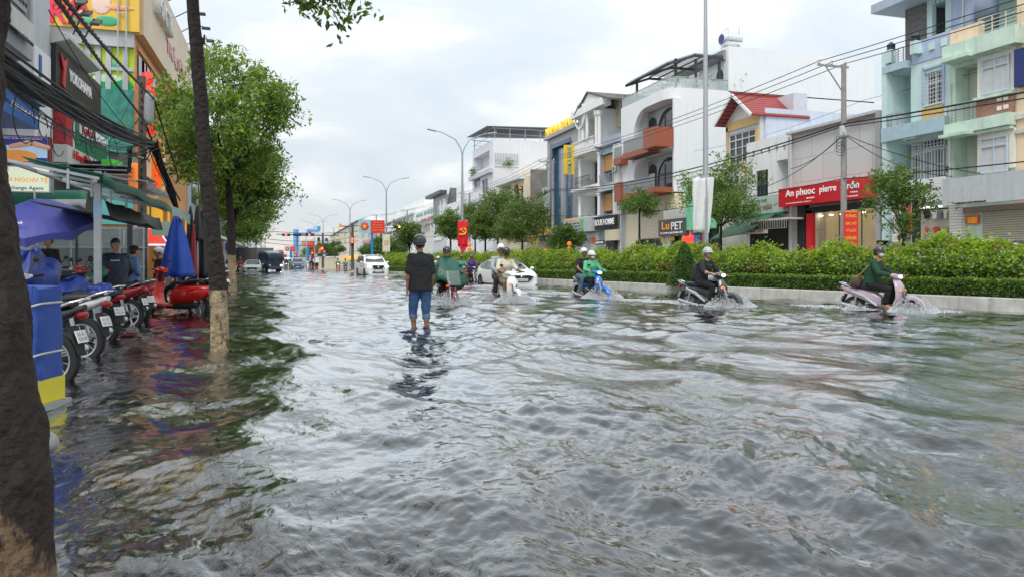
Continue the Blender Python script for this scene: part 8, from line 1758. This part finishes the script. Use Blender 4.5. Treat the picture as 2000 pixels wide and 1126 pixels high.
def bundle(a,c,n,sag,spr,label,r=(.008,.02),seed=0,name='cable_bundle',mid=None):
    g=random.Random(seed); b=MB()
    for i in range(n):
        o1=Vector((g.uniform(-spr,spr),g.uniform(-spr,spr),g.uniform(-spr,spr))); o2=Vector((g.uniform(-spr,spr),g.uniform(-spr,spr),g.uniform(-spr,spr)))*.45; s_=sag*g.uniform(.75,1.15)+(.25*g.random()**3); ph=g.random()*6; rr=g.uniform(*r); pts=[]
        for t_ in np.linspace(0,1,17): pts.append((a+o1).lerp(c+o2,t_)-Vector((0,0,s_*4*t_*(1-t_)))+Vector((math.sin(ph+t_*9),0,math.cos(ph*2+t_*7)))*spr*.22)
        b.tube(pts,rr,5,cap=False)
    tag(b.build(name,M['cable'],recalc=False),label,'cable'); 
A=P(-60,88,7.0); B_=P(298,281,19.3)
bundle(A,B_,46,.10,.13,'thick sagging bundle of black cables along the shop fronts at the upper left',seed=1)
bundle(A+Vector((0,0,-.1)),B_,6,.38,.2,'loose low cables drooping under the thick bundle',r=(.005,.009),seed=2,name='loose_cables')
b=MB(); g=random.Random(5)
for i in range(9):
    t_=g.uniform(.12,.6); c=A.lerp(B_,t_)-Vector((0,0,.25+.25*g.random())); R_=g.uniform(.12,.3); b.tube([c+Vector((0,R_*1.3*math.cos(a),R_*math.sin(a)-R_*.5)) for a in np.linspace(0,2*PI*.9,15)],.007,4,cap=False)
tag(b.build('cable_loops',M['cable'],recalc=False),'thin loops of spare cable hanging from the thick bundle','cable')
C_=P(348,415,20.5); 
bundle(B_,C_,30,-.12,.10,'dense column of black cables falling from the pole towards the folded umbrella',seed=3)
bundle(P(300,283,19.3),P(262,300,19.6),8,.05,.1,'short black cables knotted beside the concrete pole',seed=7); bundle(P(254,290,19),P(252,335,19),22,-.0,.06,'black roll of cable hanging left of the concrete pole',seed=8)
def twisted(a,m_,c,label,R_=.016,n=90):
    for st in(0,):
        b=MB()
        for ph in(0,2.1,4.2):
            pts=[]
            for t_ in np.linspace(0,1,n): p_=a*(1-t_)**2+m_*2*t_*(1-t_)+c*t_**2; w_=ph+t_*n*.9; pts.append(p_+Vector((math.cos(w_),0,math.sin(w_)))*R_)
            b.tube(pts,R_*.75,5,cap=False)
        tag(b.build('twisted_cable',M['cable'],recalc=False),label,'cable')
twisted(P(105,-12,6.6),P(190,120,12),P(282,235,19.5),'left one of the two twisted power cables crossing the yellow building'); twisted(P(118,-12,6.8),P(215,110,12),P(300,192,19.5),'right one of the two twisted power cables crossing the yellow building')
twisted(P(282,235,19.5),P(315,330,21),P(352,392,24),'twisted cable running on from the pole into the tree, lower one',n=30); twisted(P(300,192,19.5),P(318,250,22),P(350,352,26),'twisted cable running on from the pole into the tree, upper one',n=30)
for i,(a,c,s_,l) in enumerate(((P(95,20,10),P(262,262,19.5),.2,'thin wire slanting down past the lime panels'),(P(188,280,16),P(262,175,19.5),.3,'thin wire rising from the green sign to the pole'),(P(150,255,15),P(270,232,19.5),.5,'thin wire sagging in front of the aqua panels'),(P(140,330,15),P(262,300,19.5),.15,'thin wire above the metal awning frame'),(P(190,345,14),P(190,540,14),0,'dark rope hanging behind the steel post'))): wires(l,[(a,c,s_,.008)],'thin_wire',None)
# wires over the street in the distance
for i,(ya,yb_,sg_) in enumerate(((446,452,.2),(458,461,.4),(465,470,.4),(484,489,.5))): wires('wire %s over the far junction'%['highest','second highest','third','lowest'][i],[(P(466,ya,80),P(700,yb_,110),sg_*2,.03)],'junction_wire','wires over the junction')
# steel post, green awning, frame
def ext(a,b_): return a
t=thing('awning','green tarpaulin awning on a steel frame over the left pavement','awning',(-2.5,13,0)); off=Vector((-2.5,13,0))
def lp(*a): return Vector(a)-off
gtarp=mat('green_tarpaulin',(.012,.13,.075),.5,var=.25,bump=.4,bscale=4); ktarp=mat('grey_black_tarpaulin',(.045,.048,.045),.7,var=.4,scale=2,bump=.5,bscale=4)  # second sheet: grey-black tarp, one dark colour with noise
ya,yb_=Yo(203,-2.2),Yo(336,-2.2); b=MB(); rows=[]
for k_ in range(9):
    y=ya+(yb_-ya)*k_/8; z=2.20-.03*math.sin(k_*1.7); rows.append([lp(-2.2,y,z-.12),lp(-2.2,y,z),lp(-2.7,y,z+.10),lp(-3.1,y,z+.19)])
b.loft(rows,cap=False,close=False); o=b.build('green_sheet',gtarp,t,smooth=True); q=o.modifiers.new('t','SOLIDIFY'); q.thickness=.012
b=MB(); rows=[]; 
for k_ in range(9):
    f=k_/8; y=Yo(170,-3.0)+(Yo(325,-2.6)-Yo(170,-3.0))*f; z=2.02-.02*math.sin(k_*2.1)-.0; rows.append([lp(-2.75,y,z+.04),lp(-2.68,y,z-.20-.03*math.sin(k_)),lp(-3.3,y,z-.08),lp(-3.8,y,z+.02)])
b.loft(rows,cap=False,close=False); o=b.build('dark_sheet',ktarp,t,smooth=True); q=o.modifiers.new('t','SOLIDIFY'); q.thickness=.012
b=MB()
for k_ in range(6): y=ya+(yb_-ya)*k_/5; b.bar(lp(-2.25,y,2.14),lp(-3.3,y,2.34),.035); b.bar(lp(-2.6,y,2.0),lp(-2.6,y,2.25),.03)
b.bar(lp(-2.3,ya,2.12),lp(-2.3,yb_,2.12),.045); b.bar(lp(-3.3,ya,2.34),lp(-3.3,yb_,2.34),.04); b.bar(lp(-3.4,ya+3,2.42),lp(-3.4,yb_,2.32),.04)
b.build('frame',M['steel'],t)
p=P(191,335,10.4); b=MB(); b.bar((p.x-off.x,p.y-off.y,-.2),(p.x-off.x,p.y-off.y,p.z),.085); b.build('post',M['steel'],t); 
b=MB(); b.box(p.x-off.x-.046,p.x-off.x+.046,p.y-off.y-.047,p.y-off.y-.043,1.72,1.95); b.build('sticker',mat('blue_sticker',(.35,.5,.75),.5),t)
for px,dd,w_ in((254,17,.10),(150,17,.05)): p=P(px,400,dd); b=MB(); b.bar((p.x-off.x,p.y-off.y,-.2),(p.x-off.x,p.y-off.y,2.3),w_); b.build('post',M['dgrey'],t)
# second tarpaulin (green over white) under the exchange sign
t=thing('awning','drooping green and white tarpaulin under the cream exchange sign','awning',(-5,15.5,2)); off=Vector((-5,15.5,2)); b=MB(); rows=[]
gw=mat('green_white_tarp',(.02,.2,.12),.6,var=.3,bump=.4,bscale=4)
for k_ in range(10):
    f=k_/9; p_=P(15+155*f,376,15.8-.8*f); q_=P(15+155*f,402+6*math.sin(k_*1.3),15.2-.8*f); rows.append([p_-off+Vector((0,.6,.1)),p_-off,q_-off])
b.loft(rows,cap=False,close=False); o=b.build('green_sheet',gw,t,smooth=True); q=o.modifiers.new('t','SOLIDIFY'); q.thickness=.01
b=MB(); rows=[]
for k_ in range(10): f=k_/9; p_=P(60+108*f,390,15.0-.8*f); q_=P(60+108*f,404+5*math.sin(k_*2.3),14.9-.8*f); rows.append([p_-off,q_-off])
b.loft(rows,cap=False,close=False); o=b.build('white_edge',M['offw'],t,smooth=True); q=o.modifiers.new('t','SOLIDIFY'); q.thickness=.01
# open blue umbrella
ub=mat('blue_umbrella_cloth',(.07,.08,.36),.55,var=.15,bump=.2,bscale=4); c=P(68,388,13.2); t=thing('umbrella','open royal blue umbrella with white writing on its panel','umbrella',(c.x,c.y,0)); z0=c.z; R_=.90; b=MB(); rows=[]
for j,(rr,zz) in enumerate(((.02,.0),(.35,-.10),(.7,-.27),(1.0,-.50),(1.0,-.66))):
    ring=[]
    for k_ in range(32):
        a=2*PI*k_/32; m_=abs(math.sin(a*4)); rad=R_*rr*(1-.05*m_*(rr>.3)); ring.append((rad*math.cos(a),rad*math.sin(a),z0+zz+.03*m_*rr+(.05*m_ if j==4 else 0)))
    rows.append(ring)
b.loft(rows,cap=False); o=b.build('canopy',ub,t); q=o.modifiers.new('t','SOLIDIFY'); q.thickness=.006
b=MB(); b.tube([(0,0,-.2),(0,0,z0+.12)],.018,8); UP=b.build('pole',M['steel'],t); b=MB()
for k_ in range(8): a=2*PI*k_/8; b.tube([(0,0,z0-.02),(R_*.5*math.cos(a),R_*.5*math.sin(a),z0-.2),(R_*math.cos(a),R_*math.sin(a),z0-.53)],.006,4)
b.build('ribs',M['steel'],t)
text('Sacombank',1,M['wtxt'],Matrix.Rotation(-YAW,4,'Z')@Matrix.Translation((-.02,-.74,z0-.255))@Matrix.Rotation(R(30),4,'X'),t,'lettering',.002,.0,fit=.46,fith=.07)
TM=Matrix.Translation((0,0,z0))@Matrix.Rotation(-YAW,4,'Z')@Matrix.Rotation(R(17),4,'X')@Matrix.Rotation(YAW,4,'Z')@Matrix.Translation((0,0,-z0))
for ch in t.children:
    if ch!=UP: ch.data.transform(TM)
# folded blue umbrella and the raincoats beside it
fb_=mat('bright_blue_cloth',(.012,.07,.42),.5,var=.2,bump=.5,bscale=5)
def folded(px,pyt,pyb,d,rw,m,label,name='folded_umbrella',cat='umbrella',pole=True,tip=True,lean=0):
    c=P(px,pyb,d); zt=P(px,pyt,d).z; t=thing(name,label,cat,(c.x,c.y,0)); b=MB(); rows=[]; H=zt-c.z
    for j in range(13):
        f=j/12; rr=rw*(.12+.88*f**.75); ring=[]
        for k_ in range(36): a=2*PI*k_/36; ring.append((rr*math.cos(a)*(1+.13*math.sin(7*a+f*1.5))+lean*(1-f),rr*.8*math.sin(a)*(1+.16*math.sin(5*a+1)),zt-H*f+.03*f*math.sin(6*a)))
        rows.append(ring)
    b.loft(rows,cap=False); o=b.build('cloth',m,t,smooth=True); q=o.modifiers.new('t','SOLIDIFY'); q.thickness=.006
    if pole: b=MB(); b.tube([(0,0,-.25),(0,0,zt+.12)],.02,8); b.build('pole',M['steel'],t)
    return t
folded(345,420,540,17.6,.37,fb_,'folded bright blue umbrella standing behind the red scooter')
b=None
folded(378,437,540,18.6,.10,mat('wine_red_oilcloth',(.28,.02,.03),.4,var=.15,bump=.3),'red raincoat hanging between two black ones behind the red scooter','raincoat','raincoat',False)
folded(372,402,540,19.0,.16,mat('black_oilcloth',(.02,.02,.022),.35,var=.3,bump=.5,bscale=6),'black raincoat hanging left of the red raincoat','raincoat','raincoat',False); folded(395,405,542,19.3,.22,MATS['black_oilcloth'],'black raincoat with a white patch hanging right of the red raincoat','raincoat','raincoat',False)
folded(386,398,470,18.9,.14,MATS['black_oilcloth'],'shorter black coat hanging over the top of the raincoats','raincoat','raincoat',True)
t=thing('small_awning','small faded green and white corner tarpaulin above the raincoats','awning',tuple(P(350,412,17))); o=Vector(t.location); b=MB(); rows=[[P(333,402,16)-o,P(336,421,16)-o],[P(352,408,17)-o,P(354,424,17)-o],[P(372,420,18.4)-o,P(371,440,18.4)-o]]; b.loft(rows,cap=False,close=False); q=b.build('sheet',mat('faded_green',(.25,.36,.3),.7,var=.2),t); 
t=thing('hanging_sign','small pale green and white sign hanging behind the folded umbrella','sign',tuple(P(318,447,21)),-YAW); b=MB(); b.box(-.3,.3,-.02,.02,-.2,.2); b.build('panel',mat('pale_green_board',(.45,.6,.48),.6,var=.1),t)
# glass cabinets with helmets
t=thing('glass_cabinet','long aluminium and glass display cabinet with three shelves along the left pavement','cabinet',(-4.8,21,0)); off=Vector((-4.8,21,0)); Yc=21.0; x0_,x1_=Xo(40,Yc),Xo(281,Yc); b=MB()
for z in(.35,.95,1.45,1.95):
    b.box(x0_+4.8,x1_+4.8,-.02,.0,z-.02,z+.02); b.box(x0_+4.8,x1_+4.8,.5,.52,z-.02,z+.02)
for k_ in range(6): x=x0_+(x1_-x0_)*k_/5+4.8; b.box(x-.02,x+.02,-.025,-.021,-.1,1.97); b.box(x-.02,x+.02,.5,.54,-.1,1.97)
b.build('frame',M['lgrey'],t)
b=MB(); b.box(x0_+4.8,x1_+4.8,.0,.5,.94,.95); b.box(x0_+4.8,x1_+4.8,.0,.5,1.44,1.45); b.box(x0_+4.8,x1_+4.8,.0,.5,.34,.35); b.build('shelves',M['lgrey'],t)
b=MB(); b.box(x0_+4.8,x1_+4.8,.53,.55,-.1,1.95); b.build('back_panel',mat('cabinet_back',(.2,.21,.19),.6,var=.35,scale=1.5),t)
b=MB(); b.box(x0_+4.8,x1_+4.8,-.018,-.012,-.1,1.93); b.build('glass',mat('cabinet_glass',(.7,.8,.75),.05,var=0,alpha=.18,spec=.8),t)
for i,(px,py,c,l) in enumerate(((128,466,(.25,.02,.02),'dark red helmet on the upper shelf of the glass cabinet'),(135,489,(.02,.03,.03),'black helmet on the middle shelf under the dark red helmet'),(188,487,(.02,.05,.04),'dark green helmet on the middle shelf behind the steel post'),(52,466,(.03,.05,.05),'black helmet on the upper shelf at the left end of the cabinet'),(112,512,(.3,.3,.3),'grey helmet low in the cabinet beside the black shirted man'))):
    p=P(px,py,19.3); b=MB(); b.ell((0,0,.02),(.13,.15,.13),16,9,zmin=-.5); o=b.build('helmet',mat('shelf_helmet_%d'%i,c,.25,coat=.5),smooth=True); o.location=p; tag(o,l,'helmet')
    b=MB(); b.ell((0,-.05,.01),(.11,.12,.06),12,6); b.build('visor',M['glass'],o,smooth=True)
p=P(165,507,19.4); b=MB(); b.box(-.12,.12,-.05,.05,-.35,.05); o=b.build('green_lit_panel',mat('green_lit',(.2,.8,.3),.5,emit=(.25,1,.35),es=.5)); o.location=p; tag(o,'small glowing green panel inside the glass cabinet','sign')
t=thing('green_shop_box','bright green and white curved shop box above the awning frame','sign',tuple(P(232,340,22)),-YAW); b=MB(); b.box(-.35,-.05,-.3,.3,-.35,.4); b.build('green_panel',mat('bright_green',(.06,.5,.06),.5,emit=(.1,.8,.1),es=.1),t); b=MB(); b.lathe([(.0,-.3),(.42,-.3),(.42,.3)],(.05,0,-.3),'y',20,-PI/2,PI/2); b.build('curved_panel',M['white2'],t); b=MB(); b.box(-1.05,-.36,-.25,.3,-.35,.35); b.build('dark_box',M['black'],t)
t=thing('light_box','small orange lit box sign left of the concrete pole','sign',tuple(P(261,350,21)),-YAW); b=MB(); b.box(-.13,.13,-.08,.08,-.45,.45); b.build('panel',mat('lit_orange_box',(.85,.25,.03),.4,emit=(.9,.2,.03),es=.5),t,bevel=.05)
# ---- parked motorbikes, rears to the street
def pb(px,d,th,*a,**k):     # px of the rear wheel, depth, heading angle of the front measured from +Y
    p=P(px,510,d); y_=.60; dx_,dy_=-math.sin(th),math.cos(th); return bike(a[0],(p.x+dx_*y_,p.y+dy_*y_,-.10),th,*a[1:],**k)
vred=gloss('vespa_red',(.66,.012,.012)); wred=gloss('wine_red',(.30,.01,.02)); bp2=gloss('black_gloss',(.016,.016,.018)); wh2=gloss('pearl_white',(.66,.67,.67))
pb(100,6.95,R(72),'black motorbike nearest to the blue wrapped box, only its rear wheel clear',bp2,M['matt'],style='wave',plate_txt='65-K1\n558.90',group='motorbikes parked on the left pavement')
pb(163,8.75,R(66),'black and white motorbike second in the parked row from the blue box',wh2,M['matt'],style='wave',plate_txt='65-B2\n167.33',group='motorbikes parked on the left pavement')
pb(204,10.6,R(52),'black motorbike with a blue cloth on its seat, third in the parked row',bp2,M['matt'],style='wave',plate_txt='65-C1\n670.28',group='motorbikes parked on the left pavement')
pb(252,13.0,R(70),'wine red scooter with a large front-lit rear wheel, fourth in the parked row',wred,wred,style='scooter',plate_txt='65-E1\n205.46',group='motorbikes parked on the left pavement')
pb(271,13.9,R(55),'wine red scooter just behind the fourth one in the parked row',wred,M['matt'],style='scooter',plate_txt='65-F1\n331.70',group='motorbikes parked on the left pavement')
pb(388,15.9,R(66),'bright red classic scooter with a black seat standing under the folded blue umbrella',vred,vred,style='vespa',plate_txt='65-G1\n518.62',group='motorbikes parked on the left pavement')
pb(404,19.5,R(50),'dark scooter peeping out behind the bright red classic scooter',bp2,M['matt'],style='scooter',group='motorbikes parked on the left pavement')
p=P(172,535,15.2); bike('red scooter facing the street in front of the glass cabinet',(p.x,p.y,-.05),R(150),gloss('crimson_paint',(.5,.015,.03)),M['white2'],'wave',False,group='motorbikes parked on the left pavement')
p=P(118,530,15.8); bike('red and white scooter left of the one facing the street',(p.x,p.y,-.05),R(160),MATS['crimson_paint'],M['white2'],'scooter',False,group='motorbikes parked on the left pavement')
for i,(px,d,c) in enumerate(((432,27,bp2),(438,31,wred),(442,36,sil))): pb(px,d,R(60),['black scooter in shadow between the two pale-footed trees','dark red scooter in shadow between the two pale-footed trees','silver scooter in shadow between the two pale-footed trees'][i],c,M['matt'],style='scooter',group='motorbikes parked on the left pavement')
# cloths and covers
blc=mat('royal_blue_tarp',(.012,.035,.22),.45,var=.25,bump=.6,bscale=4)
def drape(label,cpx,cpy,d,sx,sy,sz,m,seed,name='cover',rz=0,amp=.12):
    c=P(cpx,cpy,d); g=np.random.default_rng(seed); b=MB(); rows=[]; ph=g.random(6)*6
    for j in range(15):
        t_=j/14*PI*.55; ring=[]
        for k_ in range(40):
            a=2*PI*k_/40; f=1+amp*math.sin(3*a+ph[0]+t_*3)+amp*.7*math.sin(7*a+ph[1]-t_*2)+amp*.5*math.sin(t_*6+ph[2]+a)
            ring.append((sx*math.sin(t_)*math.cos(a)*f,sy*math.sin(t_)*math.sin(a)*f,sz*math.cos(t_)*f))
        rows.append(ring)
    b.loft(rows[::-1]); o=b.build(name,m,smooth=True); o.location=c; o.rotation_euler=(0,0,rz); tag(o,label,'cover'); return o
drape('crumpled royal blue tarpaulin heaped over a motorbike beside the giant trunk',66,556,9.8,.27,.5,.42,blc,1,'tarpaulin_cover')
drape('long royal blue tarpaulin spread over the seats in front of the red scooter',118,566,11.2,.52,.5,.20,blc,2,'tarpaulin_cover',R(10))
drape('dark blue cloth bundled on the seat of the third parked motorbike',197,570,10.2,.19,.15,.11,blc,3,'seat_cloth'); drape('green cloth heap at the foot of the man in the navy jacket',186,537,13.6,.2,.2,.17,mat('green_cloth',(.01,.14,.09),.7,var=.2,bump=.5,bscale=5),4,'cloth_heap')
# wrapped box with yellow base in the foreground
x0_=P(40,700,5.35); D_=5.35; t=thing('wrapped_crate','box wrapped in blue tarpaulin and white string on a yellow base, beside the giant trunk','crate',(P(35,700,D_+.15).x,P(35,700,D_+.15).y,0),-YAW); k=D_/FPX; tw=.50
zt=CAMH-(562-510)*k; zm=CAMH-(745-510)*k; b=MB(); rows=[]
for j in range(14):
    f=j/13; z=zt+(zm-zt)*f; pin=1-.05*math.exp(-((f-.22)/.05)**2)-.05*math.exp(-((f-.76)/.05)**2); ring=[]
    for k_ in range(48):
        a=2*PI*k_/48; ca,sa=math.cos(a),math.sin(a); x=tw/2*math.copysign(abs(ca)**.25,ca); y=.17*math.copysign(abs(sa)**.25,sa); f2=pin*(1+.012*math.sin(9*a+f*4)+.008*math.sin(23*a+f*9)); ring.append((x*f2,y*f2,z+.012*math.sin(5*a)*(f<.1)))
    rows.append(ring)
b.loft(rows); b.build('blue_wrapping',mat('blue_tarp_wrap',(.015,.07,.36),.42,var=.25,scale=6,bump=.7,bscale=7),t,smooth=True)
for f in(.22,.76):
    z=zt+(zm-zt)*f; b=MB(); b.tube([(tw/2*1.0*math.copysign(abs(math.cos(a))**.25,math.cos(a)),.17*math.copysign(abs(math.sin(a))**.25,math.sin(a)),z+.035*math.cos(a)) for a in np.linspace(0,2*PI,40)],.008,5); b.build('string',M['offw'],t)
b=MB(); b.box(-tw/2+.02,tw/2-.0,-.165,.165,zm-.17,zm+.005); b.build('yellow_base',mat('yellow_board',(.75,.62,.03),.5,var=.1,scale=5),t)
b=MB(); b.box(-tw/2-.02,tw/2+.03,-.19,.2,zm-.22,zm-.172); b.build('plinth',M['grey'],t)
# grey muffler and white corner poking out beside the trunk
t=thing('motorbike_tail','grey rounded motorbike silencer poking out beside the giant trunk','motorbike',tuple(P(70,850,3.6)),-YAW); k=3.6/FPX
b=MB(); b.cap((-.12,.1,.02),(.055,0,-.035),.045,.052,18); b.build('exhaust',mat('dull_silver',(.33,.33,.33),.4,var=.1),t,smooth=True); b=MB(); b.prism([(-.1,.07),(.0,.13),(.032,.04),(.01,.0),(-.1,-.04)],'y',-.02,.03); b.build('white_panel',M['white2'],t,bevel=.008)
b=MB(); b.cap((-.3,.3,.1),(-.1,.1,.02),.04,.045,14); b.build('exhaust_pipe',M['dgrey'],t)
# a few leaves and litter on the water
g=np.random.default_rng(44); n=70; X=g.uniform(-3,12,n); Y=g.uniform(2.2,22,n); C=np.stack([X,Y,np.full(n,.03)],1); V=leaves(C,.05,.5,0,45); V[:,:,2]=.028+(V[:,:,2]-.03)*.15
tag(quads('floating_leaves',V,np.zeros(n,int),[mat('dead_leaf',(.3,.14,.04),.7,var=.3)]),'scattered fallen leaves floating on the flood water','leaves',kind='stuff')
